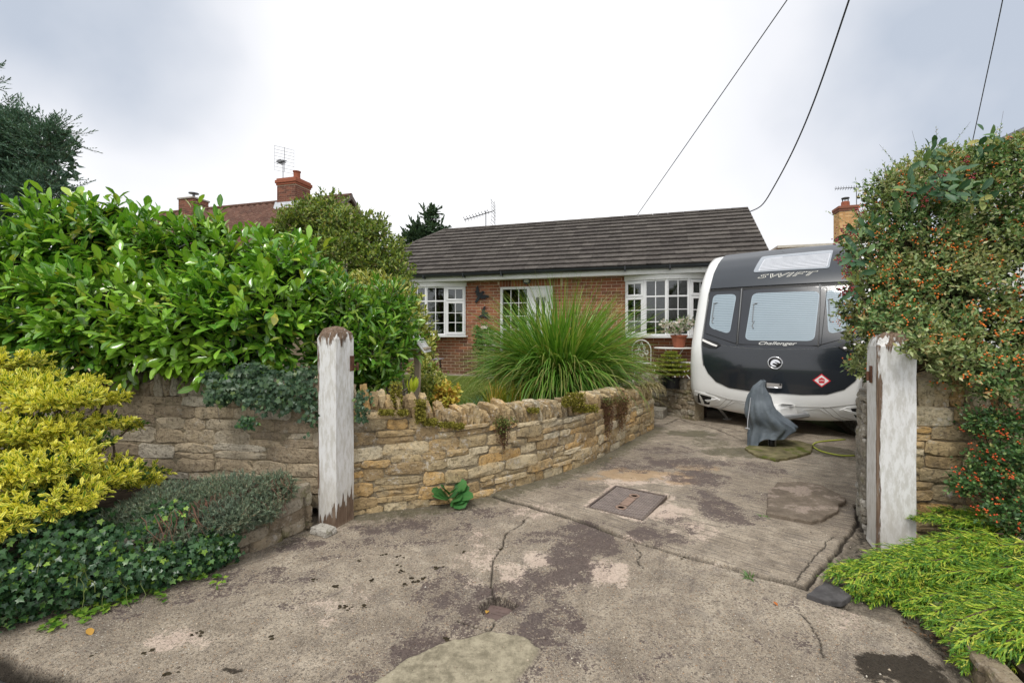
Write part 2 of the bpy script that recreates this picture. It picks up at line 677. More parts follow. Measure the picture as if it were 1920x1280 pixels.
stain = blobs([(1130, 1020, 70, 42, .9), (1060, 1060, 70, 50, .95), (1090, 1000, 80, 22, .7), (1010, 1090, 50, 40, .8), (960, 1120, 70, 50, .7), (880, 1160, 60, 50, .75),
               (800, 1200, 70, 50, .8), (760, 1240, 70, 40, .8), (690, 1265, 60, 30, .75), (830, 1110, 60, 70, .65), (1040, 1130, 40, 50, .7), (1010, 1170, 50, 60, .8),
               (1050, 1230, 60, 60, .6), (1160, 1040, 30, 16, .6), (1070, 1170, 30, 20, .7), (1010, 1010, 60, 20, .6),
               (1100, 985, 60, 14, .85), (1200, 1000, 60, 18, .85), (1260, 1015, 50, 14, .7), (1310, 900, 60, 26, .85), (1340, 950, 50, 40, .8), (1290, 870, 110, 16, .8),
               (1180, 880, 80, 10, .7), (1430, 880, 70, 14, .6), (1400, 930, 60, 20, .5), (1280, 985, 40, 30, .6), (1090, 915, 50, 14, .5),
               (820, 1000, 90, 24, .55), (900, 960, 80, 16, .6), (760, 985, 70, 22, .75), (700, 990, 70, 14, .8), (620, 1040, 80, 20, .45), (500, 1080, 120, 24, .55), (380, 1110, 120, 24, .5), (230, 1150, 90, 20, .45), (690, 1020, 90, 18, .55), (560, 1120, 60, 22, .4), (1450, 1130, 90, 20, .35), (1300, 1100, 60, 20, .35), (1480, 1200, 90, 30, .4), (1250, 1200, 60, 30, .3), (1180, 1260, 60, 30, .4), (1230, 845, 90, 12, .6),
               (1160, 870, 80, 12, .55), (950, 1250, 60, 30, .5), (560, 1020, 60, 14, .7)], 60)
pale = blobs([(1010, 1050, 40, 22, .9), (1150, 1075, 60, 30, .9), (1240, 960, 70, 22, .9), (1300, 1000, 60, 24, .6), (1180, 905, 90, 8, .8), (1250, 900, 60, 12, .7), (960, 1075, 40, 40, .8), (1000, 960, 60, 16, .6),
              (900, 1040, 50, 60, .6), (330, 1195, 60, 26, .8), (620, 1130, 80, 40, .5), (1560, 1160, 60, 30, .5), (1350, 1060, 60, 20, .4), (860, 1200, 40, 20, .5), (1370, 860, 60, 12, .4), (640, 985, 40, 10, .8), (1180, 1010, 50, 12, .5), (1045, 1100, 40, 18, .5)], 70)
pale = np.maximum(pale, pale_rim * 0.55 * (.5 + fbm(GX * 6, GY * 6, 91)))
pale = np.maximum(pale, (1 - sstep(0.0, 0.05, np.abs(dJ + 0.04))) * 0.45 * (GX > JA.x) * (GX < JB.x))
orange = blobs([(1200, 893, 110, 14, .8), (1270, 905, 50, 10, .6), (1310, 880, 60, 10, .5)], 75)
WALL_L = [(-1.33, 3.68), (-1.28, 3.74), (-.51, 3.97), (.21, 4.52), (.85, 5.16), (1.60, 6.21), (2.17, 6.99)]
algae = (1 - sstep(0.05, 0.5, seg_dist(wx, wy, [(a, b) for a, b in WALL_L]))) * 0.75
algae = np.maximum(algae, blobs([(1400, 850, 100, 12, .8), (1560, 850, 60, 16, .8), (1300, 815, 60, 8, .8), (1330, 830, 60, 14, .6)], 77))
algae = np.maximum(algae, (1 - sstep(0.03, 0.3, seg_dist(wx, wy, gp([(0, 1180), (350, 1085), (590, 990)])))) * 0.5)
wet = blobs([(1690, 1250, 90, 34, 1.0), (1750, 1285, 60, 30, 1.0), (430, 1262, 34, 8, .6), (1480, 1100, 30, 8, .2)], 80, .7)
soil = np.clip(rough_r * 1.0 + blobs([(1550, 1115, 50, 12, .4)], 81), 0, 1)
tar = lowm
ridge = upper * (GX > -0.7)

nx, ny = len(xs), len(ys)
V = np.stack([GX, GY, H], -1).reshape(-1, 3)
I = np.arange(nx * ny).reshape(ny, nx)
quads = np.stack([I[:-1, :-1], I[:-1, 1:], I[1:, 1:], I[1:, :-1]], -1).reshape(-1, 4)
A1 = np.stack([stain, pale, ridge, np.ones_like(GX)], -1).reshape(-1, 4)
A2 = np.stack([algae, np.clip(wet, 0, 1), crk, np.ones_like(GX)], -1).reshape(-1, 4)
A3 = np.stack([soil, tar, patch, np.ones_like(GX)], -1).reshape(-1, 4)
A4 = orange.ravel()
gm = np_mesh('concrete_drive', V, quads.ravel(), np.full(len(quads), 4), True, {'ga': A1, 'gb': A2, 'gc': A3, 'gd': A4})

t = NT('weathered_concrete')
pos = t.coord()
sa = t.new('ShaderNodeSeparateColor'); t.l.new(t.attr('ga', 'Color'), sa.inputs[0])
sb = t.new('ShaderNodeSeparateColor'); t.l.new(t.attr('gb', 'Color'), sb.inputs[0])
sc = t.new('ShaderNodeSeparateColor'); t.l.new(t.attr('gc', 'Color'), sc.inputs[0])
big = t.noise(0.9, pos, 4, 0.6)
med = t.noise(7, pos, 6, 0.65)
fine = t.noise(70, pos, 6, 0.75)
vfine = t.noise(210, pos, 3, 0.7)
base = t.ramp(t.math('ADD', t.math('MULTIPLY', big, 0.45), t.math('MULTIPLY', med, 0.55)), [(0.36, (0.17, 0.135, 0.10)), (0.5, (0.32, 0.265, 0.20)), (0.63, (0.51, 0.435, 0.335))])
gm_ = t.step(t.noise(2.6, pos, 9, 0.78), 0.50, 0.64)
base = t.mix(t.math('MULTIPLY', gm_, 0.42), base, (0.17, 0.15, 0.135))
# aggregate showing through: stones of several sizes
agg = t.vor(105, pos, 'Color')
agd = t.vor(105, pos, 'Distance')
aggv = t.new('ShaderNodeSeparateColor'); t.l.new(agg, aggv.inputs[0])
agcol = t.ramp(aggv.outputs[0], [(0.0, (0.10, 0.08, 0.07)), (0.25, (0.22, 0.18, 0.14)), (0.5, (0.36, 0.31, 0.25)), (0.75, (0.50, 0.44, 0.35)), (0.9, (0.46, 0.27, 0.14)), (1.0, (0.72, 0.68, 0.60))])
aggm = t.math('MULTIPLY', t.step(aggv.outputs[1], 0.3, 0.5), t.step(agd, 0.55, 0.3))
notridge = t.math('SUBTRACT', 1.0, t.math('MULTIPLY', sa.outputs[2], 0.75))
notpatch = t.math('SUBTRACT', 1.0, t.math('MULTIPLY', sc.outputs[2], 0.85))
aggm = t.math('MULTIPLY', t.math('MULTIPLY', aggm, notridge), notpatch)
col = t.mix(t.math('MULTIPLY', aggm, 0.85), base, agcol)
col = t.mix(t.math('MULTIPLY', t.step(fine, 0.50, 0.38), 0.75), col, (0.12, 0.095, 0.075))
col = t.mix(t.math('MULTIPLY', t.step(vfine, 0.54, 0.66), 0.6), col, (0.66, 0.60, 0.50))
# tamped ridges of the upper slab
ang = math.atan2(JB.y - JA.y, JB.x - JA.x)
rv = t.coord('Object', (1, 1, 1), (0, 0, -ang))
mp = t.new('ShaderNodeMapping'); mp.inputs['Scale'].default_value = (2.2, 30, 1); t.l.new(rv, mp.inputs['Vector'])
streak = t.noise(1.6, mp.outputs[0], 6, 0.72)
rmask = t.math('MULTIPLY', t.math('MULTIPLY', t.step(streak, 0.50, 0.42), sa.outputs[2]), 0.6)
col = t.mix(rmask, col, (0.105, 0.088, 0.075))
mp3 = t.new('ShaderNodeMapping'); mp3.inputs['Scale'].default_value = (1.4, 4.5, 1); t.l.new(t.coord('Object', (1, 1, 1), (0, 0, rad(-50))), mp3.inputs['Vector'])
str2 = t.noise(3.0, mp3.outputs[0], 7, 0.7)
col = t.mix(t.math('MULTIPLY', t.math('MULTIPLY', t.step(str2, 0.45, 0.36), notridge), 0.4), col, (0.14, 0.115, 0.10))
# pale worn areas, rusty tint, purple-brown staining, algae
pm = t.step(t.math('ADD', t.math('MULTIPLY', sa.outputs[1], 0.7), t.math('ADD', t.math('MULTIPLY', t.math('SUBTRACT', t.noise(9, pos, 9, 0.8), 0.5), 2.0), t.math('MULTIPLY', t.math('SUBTRACT', t.noise(60, pos, 4, 0.8), 0.5), 1.4))), 0.34, 0.56)
palec = t.mix(t.noise(4, pos, 3), (0.72, 0.61, 0.49), (0.62, 0.46, 0.39))
col = t.mix(t.math('MULTIPLY', pm, 0.68), col, palec)
om = t.step(t.math('ADD', t.attr('gd'), t.math('SUBTRACT', t.noise(20, pos, 7, 0.75), 0.5)), 0.3, 0.65)
col = t.mix(t.math('MULTIPLY', om, 0.6), col, (0.44, 0.29, 0.15))
sm = t.step(t.math('ADD', t.math('MULTIPLY', sa.outputs[0], 0.80), t.math('ADD', t.math('MULTIPLY', t.math('SUBTRACT', t.noise(7, pos, 10, 0.84), 0.5), 3.3), t.math('MULTIPLY', t.math('SUBTRACT', t.noise(75, pos, 4, 0.8), 0.5), 1.7))), 0.42, 0.52)
stc = t.mix(t.noise(3.3, pos, 3), (0.085, 0.055, 0.05), (0.10, 0.08, 0.078))
col = t.mix(t.math('MULTIPLY', sm, 0.86), col, stc)
am = t.step(t.math('ADD', sb.outputs[0], t.math('MULTIPLY', t.math('SUBTRACT', t.noise(18, pos, 8, 0.8), 0.5), 1.5)), 0.40, 0.75)
col = t.mix(t.math('MULTIPLY', am, 0.7), col, t.mix(t.noise(6, pos, 3), (0.06, 0.052, 0.04), (0.10, 0.10, 0.04)))
# smooth cement repair
pc = t.mix(t.step(t.noise(14, pos, 9, 0.8), .36, .64), (0.20, 0.175, 0.12), (0.42, 0.37, 0.265))
col = t.mix(sc.outputs[2], col, pc)
soilc = t.mix(t.step(t.noise(24, pos, 8, 0.8), .38, .62), (0.025, 0.02, 0.014), (0.20, 0.17, 0.13))
col = t.mix(sc.outputs[0], col, soilc)
tarc = t.mix(t.noise(80, pos, 6, 0.7), (0.03, 0.03, 0.032), (0.09, 0.085, 0.08))
col = t.mix(sc.outputs[1], col, tarc)
col = t.mix(sb.outputs[2], col, (0.035, 0.028, 0.02))
col = t.mix(t.math('MULTIPLY', t.step(t.math('ADD', sb.outputs[1], t.math('MULTIPLY', t.math('SUBTRACT', t.noise(13, pos, 10, 0.82), 0.5), 2.8)), 0.30, 0.58), 0.92), col, (0.020, 0.014, 0.008))
hh = t.math('ADD', t.math('MULTIPLY', fine, 0.7), t.math('MULTIPLY', aggm, 0.35))
hh = t.math('ADD', hh, t.math('MULTIPLY', t.math('MULTIPLY', streak, sa.outputs[2]), 0.55))
hh = t.math('ADD', hh, t.math('MULTIPLY', med, 0.5))
nb = t.bump(hh, 1.0, 0.014)
rg = t.math('SUBTRACT', 0.88, t.math('MULTIPLY', sb.outputs[1], 0.12))
t.finish(col, rg, 0.3, nb)
MATS['concrete'] = t.m
o = link('driveway', gm, None, MATS['concrete'])
tag(o, kind='structure')

MATS['earth'] = simple('dark_earth', (0.06, 0.045, 0.033), 0.95, 0.5, 14, 0.9, 40, 0.1)
MATS['field'] = simple('distant_grass', (0.07, 0.10, 0.035), 0.95, 0.3, 0.3, 0.5, 4, 0.1)
mb = MB()
N = 24
ring = [(math.cos(2 * math.pi * k / N), math.sin(2 * math.pi * k / N)) for k in range(N)]
mb.add([(x * 600, y * 600, -0.14) for x, y in ring], [tuple(range(N))])
tag(mb.build('ground', MATS['field']), kind='structure')
# road side tarmac behind and beside the camera, drive beyond the modelled relief
mb = MB()
mb.box(-30, 30, -8, 1.26, -0.2, -0.05)
MATS['tarmac'] = simple('road_tarmac', (0.055, 0.053, 0.052), 0.92, 0.3, 50, 0.7, 180, 0.25)
tag(mb.build('road', MATS['tarmac']), kind='structure')
mb = MB()
mb.box(2.2, 9.5, 8.59, 18, -0.12, 0.012)
tag(mb.build('driveway_rear', simple('rear_concrete', (0.25, 0.22, 0.18), 0.9, 0.25, 4, 0.5, 60, 0.2)), kind='structure')
# ------------------------------------------------------------------ stone walls
def resample(path, vals):
    pts = [Vector((p[0], p[1], 0)) for p in path]
    L = [0.0]
    for a, b in zip(pts[:-1], pts[1:]):
        L.append(L[-1] + (b - a).length)

    def at(s):
        s = min(max(s, 0), L[-1])
        for i in range(len(pts) - 1):
            if s <= L[i + 1] or i == len(pts) - 2:
                f = (s - L[i]) / (L[i + 1] - L[i])
                p = pts[i].lerp(pts[i + 1], f)
                v = vals[i] * (1 - f) + vals[i + 1] * f
                return p, v
    def full(s):
        p, v = at(s)
        q0, _ = at(s - 0.06)
        q1, _ = at(s + 0.06)
        tg = (q1 - q0).normalized()
        return p, Vector((tg.y, -tg.x, 0)), tg, v
    return full, L[-1]


def stone_piece(rng, full, s0, s1, z0, z1, proud, rough=1.0):
    """one rubble stone in a wall face: rounded uneven outline, bulging broken face"""
    w, h = s1 - s0, z1 - z0
    out = []
    n = 10
    base = [(.0, .15), (.12, .0), (.5, -.02), (.88, .0), (1, .18), (1, .8), (.9, 1), (.5, 1.03), (.1, 1), (0, .82)]
    for u, v in base:
        out.append((s0 + (u + rng.uniform(-.035, .035) * rough) * w, z0 + (v + rng.uniform(-.10, .10) * rough) * h))
    vs, fs = [], []

    def pt(s, z, d):
        p, nrm, tg, _ = full(s)
        return Vector((p.x, p.y, z)) + nrm * d
    cs, cz = (s0 + s1) / 2, (z0 + z1) / 2
    rings = [(1.0, -0.03), (1.0, proud * .35), (0.86, proud * 1.0)]
    for k, (sc, d) in enumerate(rings):
        for (s, z) in out:
            dd = d + (rng.uniform(-.005, .005) if k else 0)
            vs.append(pt(cs + (s - cs) * sc, cz + (z - cz) * sc, dd))
    for k in range(2):
        for i in range(n):
            j = (i + 1) % n
            fs.append((k * n + i, k * n + j, (k + 1) * n + j, (k + 1) * n + i))
    # broken inner face: two centres
    c1 = pt(s0 + w * rng.uniform(.25, .4), cz + h * rng.uniform(-.15, .15), proud + rng.uniform(-.002, .012))
    c2 = pt(s0 + w * rng.uniform(.6, .75), cz + h * rng.uniform(-.15, .15), proud + rng.uniform(-.002, .012))
    a, b = len(vs), len(vs) + 1
    vs += [c1, c2]
    o = 2 * n
    for i in range(n):
        j = (i + 1) % n
        left = i in (8, 9, 0, 1) or i == 7
        cc = a if left else b
        fs.append((o + i, o + j, cc))
    fs.append((o + 2, b, a))
    fs.append((o + 7, a, b))
    return vs, fs


def rock(rng, sx, sy, sz, n=3, sq=0.55, jit=0.10):
    """irregular slab of stone, base at z=0"""
    pts, idx, fs = [], {}, []
    def key(a, b, c):
        return (a, b, c)
    for a in range(n + 1):
        for b in range(n + 1):
            for c in range(n + 1):
                if a in (0, n) or b in (0, n) or c in (0, n):
                    q = Vector((2 * a / n - 1, 2 * b / n - 1, 2 * c / n - 1))
                    r = q.normalized()
                    q = q * sq + r * (1 - sq) * 1.15
                    q += Vector((rng.uniform(-1, 1), rng.uniform(-1, 1), rng.uniform(-1, 1))) * jit
                    idx[(a, b, c)] = len(pts)
                    pts.append(Vector((q.x * sx / 2, q.y * sy / 2, (q.z + 1) * sz / 2)))
    for ax in range(3):
        for sd in (0, n):
            for i in range(n):
                for j in range(n):
                    def g(i, j):
                        t = [0, 0, 0]
                        t[ax] = sd
                        o = [k for k in range(3) if k != ax]
                        t[o[0]], t[o[1]] = i, j
                        return idx[tuple(t)]
                    f = (g(i, j), g(i + 1, j), g(i + 1, j + 1), g(i, j + 1))
                    if (sd == n) == (ax == 1):
                        f = tuple(reversed(f))
                    fs.append(f)
    return pts, fs


def stone_wall(label, path, base_z, tops, thick, mat, seed, crs=(.045, .095), ln=(.12, .32), proud=(.006, .026), coping=None, cat='wall', cap=300, mortar='mortar'):
    rng = random.Random(seed)
    full, L = resample(path, tops)
    mid = full(L / 2)[0]
    root = thing('stone_wall', label, cat, (mid.x, mid.y, base_z))
    I = wm(root).inverted()
    # solid core, recessed behind the faces
    mb = MB()
    ns = max(4, int(L / 0.12))
    rows = 5
    g = []
    for i in range(ns + 1):
        s = L * i / ns
        p, nrm, tg, tz = full(s)
        ri = []
        for k in range(rows + 1):
            z = base_z - 0.12 + (tz - 0.012 - base_z + 0.12) * k / rows
            ri.append(tuple(Vector((p.x, p.y, z)) + nrm * rng.uniform(-.003, .002)))
        ri.append(tuple(Vector((p.x, p.y, tz - .012)) - nrm * thick))
        ri.append(tuple(Vector((p.x, p.y, base_z - .12)) - nrm * thick))
        g.append(ri)
    m = rows + 3
    vs = [v for r_ in g for v in r_]
    fs = [(i * m + k, (i + 1) * m + k, (i + 1) * m + (k + 1) % m, i * m + (k + 1) % m) for i in range(ns) for k in range(m)]
    fs += [tuple(range(m)), tuple(ns * m + k for k in reversed(range(m)))]
    mb.add(vs, fs)
    mb.build('core', MATS[mortar], root, False, True)
    cnt, extra = 0, MB()
    zmax = max(tops)
    z = base_z - 0.02
    off = rng.random() * 9
    while z < zmax:
        ch = rng.uniform(*crs)
        s = -rng.uniform(0, .1)
        while s < L:
            l = rng.uniform(*ln) * (0.75 + 0.5 * (ch - crs[0]) / (crs[1] - crs[0] + 1e-6))
            s0, s1 = max(s, 0), min(s + l, L)
            s += l
            if s1 - s0 < .035:
                continue
            wv = (noise_(s0 * 2.3 + off, z * 3) - .5) * .08
            sub = [(s0, s1, z + wv, z + ch + wv)]
            if ch > .062 and rng.random() < .22:
                k = rng.uniform(.42, .58)
                sub = [(s0, s1, z + wv, z + wv + ch * k), (s0, s1, z + wv + ch * k, z + wv + ch)]
            for a, b, z0, z1 in sub:
                _, _, _, tz = full((a + b) / 2)
                z1 = min(z1, tz)
                if z1 - z0 < .024:
                    continue
                gap = .002
                vs, fs = stone_piece(rng, full, a + gap, b - gap, z0 + gap, z1 - gap, rng.uniform(*proud))
                if cnt < cap - 60:
                    q = MB().add([I @ v for v in vs], fs)
                    q.build('stone', mat, root)
                    cnt += 1
                else:
                    extra.add([I @ v for v in vs], fs)
        z += ch
    if extra.v:
        tag(extra.build('rubble', mat, root), kind='stuff')
    if coping:
        s = coping.get('s0', 0.0)
        s_end = coping.get('s1', L)
        while s < s_end:
            th = rng.uniform(*coping['t'])
            p, nrm, tg, tz = full(s + th / 2)
            hh = rng.uniform(*coping['h'])
            dp = thick * rng.uniform(.75, 1.0)
            pts, fs = rock(rng, th * 1.02, dp, hh * 1.05, 3, .62, .13)
            lean = rng.uniform(-.18, .14) - coping.get('lean', 0)
            M = Matrix.Translation(Vector((p.x, p.y, tz - .02)) - nrm * (thick * .5 + rng.uniform(-.02, .015))) @ Matrix(((tg.x, -nrm.x, 0, 0), (tg.y, -nrm.y, 0, 0), (0, 0, 1, 0), (0, 0, 0, 1))) @ Matrix.Rotation(lean, 4, 'Y') @ Matrix.Rotation(rng.uniform(-.15, .15), 4, 'X')
            q = MB().add([I @ (M @ v) for v in pts], fs)
            q.build('coping_stone', coping.get('mat', mat), root)
            s += th * rng.uniform(.95, 1.12)
    return root, full, L


def noise_(a, b):
    return float(vnoise(np.array([a]), np.array([b]), 3)[0])


wallA, fullA, LA = stone_wall('long weathered limestone wall behind the raised bed, under the laurel hedge',
                      [(-5.6, 4.25), (-3.4, 3.95), (-2.2, 3.78), (-1.40, 3.64)], 0.20, [.95, .95, .95, .94], .26, MATS['stone_taupe'], 3,
                      (.075, .135), (.18, .42), (.001, .012), dict(t=(.05, .10), h=(.13, .22), lean=0))
wallB, fullB, LB = stone_wall('curved buff limestone garden wall along the drive, from the gatepost to the caravan',
                      WALL_L[:2] + WALL_L[2:] + [(2.20, 7.15), (2.02, 7.30)], 0.0, [.91, .90, .68, .61, .585, .55, .47, .47, .47], .26, MATS['stone_buff'], 5,
                      (.06, .115), (.12, .34), (.003, .022), dict(t=(.035, .075), h=(.13, .22), lean=.22, s1=6.0))
wallC, fullC, LC = stone_wall('low mossy stone edging of the raised bed beside the drive, half hidden by ivy',
                      [(-3.3, 1.62), (-2.62, 2.33), (-2.02, 2.81), (-1.66, 3.30), (-1.55, 3.50)], 0.0, [.30, .30, .30, .33, .36], .18, MATS['stone_mossy'], 8,
                      (.08, .12), (.16, .3), (.012, .03))
wallD, fullD, LD = stone_wall('short limestone wall right of the gatepost, overhung by orange-berried cotoneaster',
                      [(2.74, 3.22), (3.2, 3.16), (4.7, 2.95)], 0.0, [.99, .98, .98], .3, MATS['stone_buff'], 12,
                      (.085, .145), (.16, .34), (.008, .03), dict(t=(.10, .15), h=(.17, .26)), cap=300)
wallE, fullE, LE = stone_wall('lichen-grey stone wall along the far side of the drive, beside the caravan',
                      [(5.9, 8.4), (4.95, 6.4), (3.75, 4.8), (2.90, 3.8), (2.62, 3.36)], 0.0, [.95, .95, .95, 1.0, 1.02], .28, MATS['stone_grey'], 14,
                      (.05, .10), (.09, .2), (.008, .03))
wallF, fullF, LF = stone_wall('low crumbling stone edging under the golden juniper, by the wet patch',
                      [(2.52, 2.66), (2.25, 2.42), (2.02, 1.98), (1.76, 1.35)], -0.03, [.02, .07, .11, .13], .08, MATS['stone_mossy'], 17,
                      (.07, .11), (.12, .26), (.01, .035))
wallG, fullG, LG = stone_wall('dark mossy stone retaining wall beside the garden step, left of the caravan',
                      [(2.42, 8.95), (2.60, 8.45), (2.99, 7.72), (3.05, 7.6)], 0.0, [.56, .55, .50, .50], .22, MATS['stone_mossy'], 19,
                      (.08, .14), (.14, .3), (.01, .035), dict(t=(.09, .15), h=(.12, .2), mat=MATS['stone_mossy']))

# garden terraces held by the walls
mb = MB()
poly = [(-9, 4.6), (-5.5, 4.42), (-1.38, 3.84), (-.6, 4.12), (.12, 4.68), (.75, 5.32), (1.48, 6.36), (1.98, 7.15), (2.0, 8.75), (2.55, 8.8), (3.1, 7.8), (3.4, 7.95), (3.3, 12.5), (-9, 14.5)]
mb.prism(poly, -.13, .40)
tag(mb.build('garden_soil', MATS['earth']), kind='structure')
mb = MB()
poly = [(-6, 6.6), (-1.0, 6.35), (.45, 6.3), (1.2, 6.9), (1.9, 7.9), (2.0, 9.6), (1.4, 10.45), (-6, 12.6)]
mb.prism(poly, .38, .43)
MATS['lawn'] = simple('mown_lawn', (0.115, 0.15, 0.028), 0.9, 0.25, 3, 0.6, 60, 0.2)
tag(mb.build('lawn', MATS['lawn']), kind='structure')
mb = MB()
mb.prism([(2.05, 8.9), (2.5, 8.95), (3.25, 8.2), (4.2, 8.95), (4.2, 10.6), (-5, 12.8), (-5, 12.1), (1.45, 10.4)], .39, .445)
MATS['patio'] = simple('patio_slabs', (0.30, 0.27, 0.22), 0.9, 0.25, 3, 0.4, 60, 0.2)
tag(mb.build('patio', MATS['patio']), kind='structure')
mb = MB()
mb.prism([(-6, 1.3), (-3.25, 1.55), (-2.72, 2.42), (-2.12, 2.90), (-1.70, 3.40), (-1.62, 3.58), (-2.2, 3.74), (-5.6, 4.2)], -.13, .27)
tag(mb.build('bed_soil', MATS['earth']), kind='structure')
mb = MB()
mb.prism([(2.75, 3.1), (2.42, 2.5), (2.18, 2.0), (1.95, 1.35), (6, 1.3), (6, 2.8), (4.6, 2.95), (3.1, 3.1)], -.13, .07)
tag(mb.build('bed_soil', MATS['earth']), kind='structure')
mb = MB()
mb.prism([(3.0, 3.5), (4.7, 3.25), (9, 3.2), (9, 8), (6.2, 8.3), (5.2, 6.3), (4.0, 4.7), (3.15, 3.75)], -.13, .9)
tag(mb.build('garden_soil', MATS['earth']), kind='structure')
# garden step in the gap of the walls
mb = MB()
mb.bbox(-.32, .32, -.18, .2, 0, .16, .015)
st = mb.build('garden_step', MATS['stone_grey'])
st.location = (2.38, 8.05, 0.01)
st.rotation_euler = (0, 0, rad(-30))
tag(st, 'dark stone step in the gap between the two garden walls', 'step')

# ------------------------------------------------------------------ gateposts
def post_material(name, seed, lo, hi, edge_px, tint, cx, hwid, bias):
    t = NT(name)
    co = t.coord()
    sp = t.new('ShaderNodeSeparateXYZ'); t.l.new(co, sp.inputs[0])
    mp = t.new('ShaderNodeMapping'); mp.inputs['Scale'].default_value = (34, 34, 3.2); mp.inputs['Location'].default_value = (seed, seed * 2, 0); t.l.new(co, mp.inputs['Vector'])
    drip = t.noise(1.0, mp.outputs[0], 5, 0.65)
    mp2 = t.new('ShaderNodeMapping'); mp2.inputs['Scale'].default_value = (120, 120, 4); t.l.new(co, mp2.inputs['Vector'])
    grain = t.noise(1.0, mp2.outputs[0], 6, 0.7)
    mp4 = t.new('ShaderNodeMapping'); mp4.inputs['Scale'].default_value = (8, 8, 2.0); mp4.inputs['Location'].default_value = (seed * 3, 0, 1); t.l.new(co, mp4.inputs['Vector'])
    broad = t.noise(1.0, mp4.outputs[0], 4, 0.6)
    z = sp.outputs[2]
    ax, ay = t.math('ABSOLUTE', sp.outputs[0]), t.math('ABSOLUTE', sp.outputs[1])
    dd = t.math('MULTIPLY', t.math('SUBTRACT', drip, 0.5), 0.55)
    db = t.math('MULTIPLY', t.math('SUBTRACT', broad, 0.5), 0.4)
    # towards the foot and the head the paint has gone
    right = t.math('MULTIPLY', sp.outputs[0], 0.9)
    foot = t.step(t.math('SUBTRACT', t.math('ADD', t.math('ADD', z, dd), db), t.math('ADD', right, lo)), 0.012, -0.012)
    head = t.step(t.math('ADD', t.math('ADD', z, dd), t.math('SUBTRACT', db, hi)), -0.012, 0.012)
    # along the arris in view (front corner of this post)
    dax = t.math('ABSOLUTE', t.math('ADD', sp.outputs[0], cx))
    day = t.math('ABSOLUTE', t.math('ADD', sp.outputs[1], hwid))
    ed = t.math('ADD', t.math('MULTIPLY', t.math('MINIMUM', dax, 0.5), 9.0), t.math('MULTIPLY', t.math('MINIMUM', day, 0.5), 9.0))
    edm = t.step(t.math('ADD', ed, t.math('ADD', t.math('MULTIPLY', drip, -0.9), t.math('MULTIPLY', broad, -edge_px))), bias, bias - 0.08)
    spots = t.step(t.noise(46, co, 3, 0.7), 0.76, 0.80)
    crackv = t.step(grain, 0.70, 0.76)
    bare = t.math('MAXIMUM', t.math('MAXIMUM', foot, head), t.math('MAXIMUM', edm, t.math('MULTIPLY', crackv, 0.55)))
    bare = t.math('MAXIMUM', bare, t.math('MULTIPLY', spots, 0.8))
    wood = t.ramp(grain, [(0.3, (0.05, 0.028, 0.018)), (0.5, (0.16, 0.105, 0.07)), (0.7, (0.30, 0.23, 0.17))])
    grime = t.noise(5, mp4.outputs[0], 6, 0.7)
    paint = t.mix(t.math('MULTIPLY', t.step(grime, 0.42, 0.62), 0.8), (0.74, 0.74, 0.735), tint)
    paint = t.mix(t.math('MULTIPLY', t.step(t.math('ADD', z, dd), 0.5, 0.1), 0.4), paint, (0.52, 0.48, 0.40))
    col = t.mix(bare, paint, wood)
    h = t.math('ADD', t.math('MULTIPLY', grain, 0.7), t.math('MULTIPLY', bare, -1.3))
    t.finish(col, t.math('ADD', 0.42, t.math('MULTIPLY', bare, 0.45)), 0.4, t.bump(h, 0.8, 0.004))
    return t.m


def gatepost(loc, rz, w, h, mat, label, seed):
    root = thing('gatepost', label, 'gatepost', loc, rz, 'white wooden gateposts either side of the drive')
    rng = random.Random(seed)
    mb = MB()
    hw = w / 2
    zs = [0, .03, .1, .3, .6, .9, 1.2, h - .09, h - .045, h - .015, h]
    ins = [-.004, 0, 0, 0, 0, 0, 0, 0, .012, .03, .055]
    n = 3
    prof = []
    per = []
    for k in range(4):
        for i in range(n):
            f = i / n
            c = [(-1, -1), (1, -1), (1, 1), (-1, 1)]
            a, b = c[k], c[(k + 1) % 4]
            per.append((a[0] * (1 - f) + b[0] * f, a[1] * (1 - f) + b[1] * f))
    vs, fs = [], []
    m = len(per)
    for z, s in zip(zs, ins):
        for (u, v) in per:
            j = .0025 if z < h - .1 else .006
            vs.append((u * (hw - s) + rng.uniform(-j, j), v * (hw - s) + rng.uniform(-j, j), z + (rng.uniform(-.008, .008) if z > h - .05 else 0)))
    for i in range(len(zs) - 1):
        for k in range(m):
            fs.append((i * m + k, i * m + (k + 1) % m, (i + 1) * m + (k + 1) % m, (i + 1) * m + k))
    fs.append(tuple(reversed(range(m))))
    c = len(vs)
    vs.append((0, 0, h + .012))
    for k in range(m):
        fs.append(((len(zs) - 1) * m + k, (len(zs) - 1) * m + (k + 1) % m, c))
    mb.add(vs, fs)
    mb.build('post', mat, root)
    return root


PR = rad(-23.5)
pl = gatepost((-1.392, 3.60, -.01), PR, .186, 1.545, post_material('left_post_paint', 3.1, 0.10, 1.445, 0.5, (0.54, 0.52, 0.475), 0.093, 0.093, -0.60),
              'peeling white square timber gatepost in front of the laurel, its foot bare rotten wood', 1)
rust = simple('rusty_iron', (0.11, 0.05, 0.03), 0.85, 0.4, 30, 0.5, 80, 0.3)
MATS['rust'] = rust
mb = MB()
mb.bbox(.094, .103, .05, .092, 1.20, 1.32, .002)
mb.box(.09, .112, .085, .13, 1.225, 1.24)
mb.lathe([(.009, 1.20), (.009, 1.262)], 8, Matrix.Translation((.105, .125, 0)))
mb.build('hinge', rust, pl)
pr = gatepost((2.645, 3.18, -.01), PR, .215, 1.50, post_material('right_post_paint', 8.7, -0.4, 1.455, 0.5, (0.52, 0.505, 0.47), 0.1075, 0.1075, -0.50),
              'broad white gatepost half covered by berried cotoneaster, brown split down one corner', 2)
mb = MB()
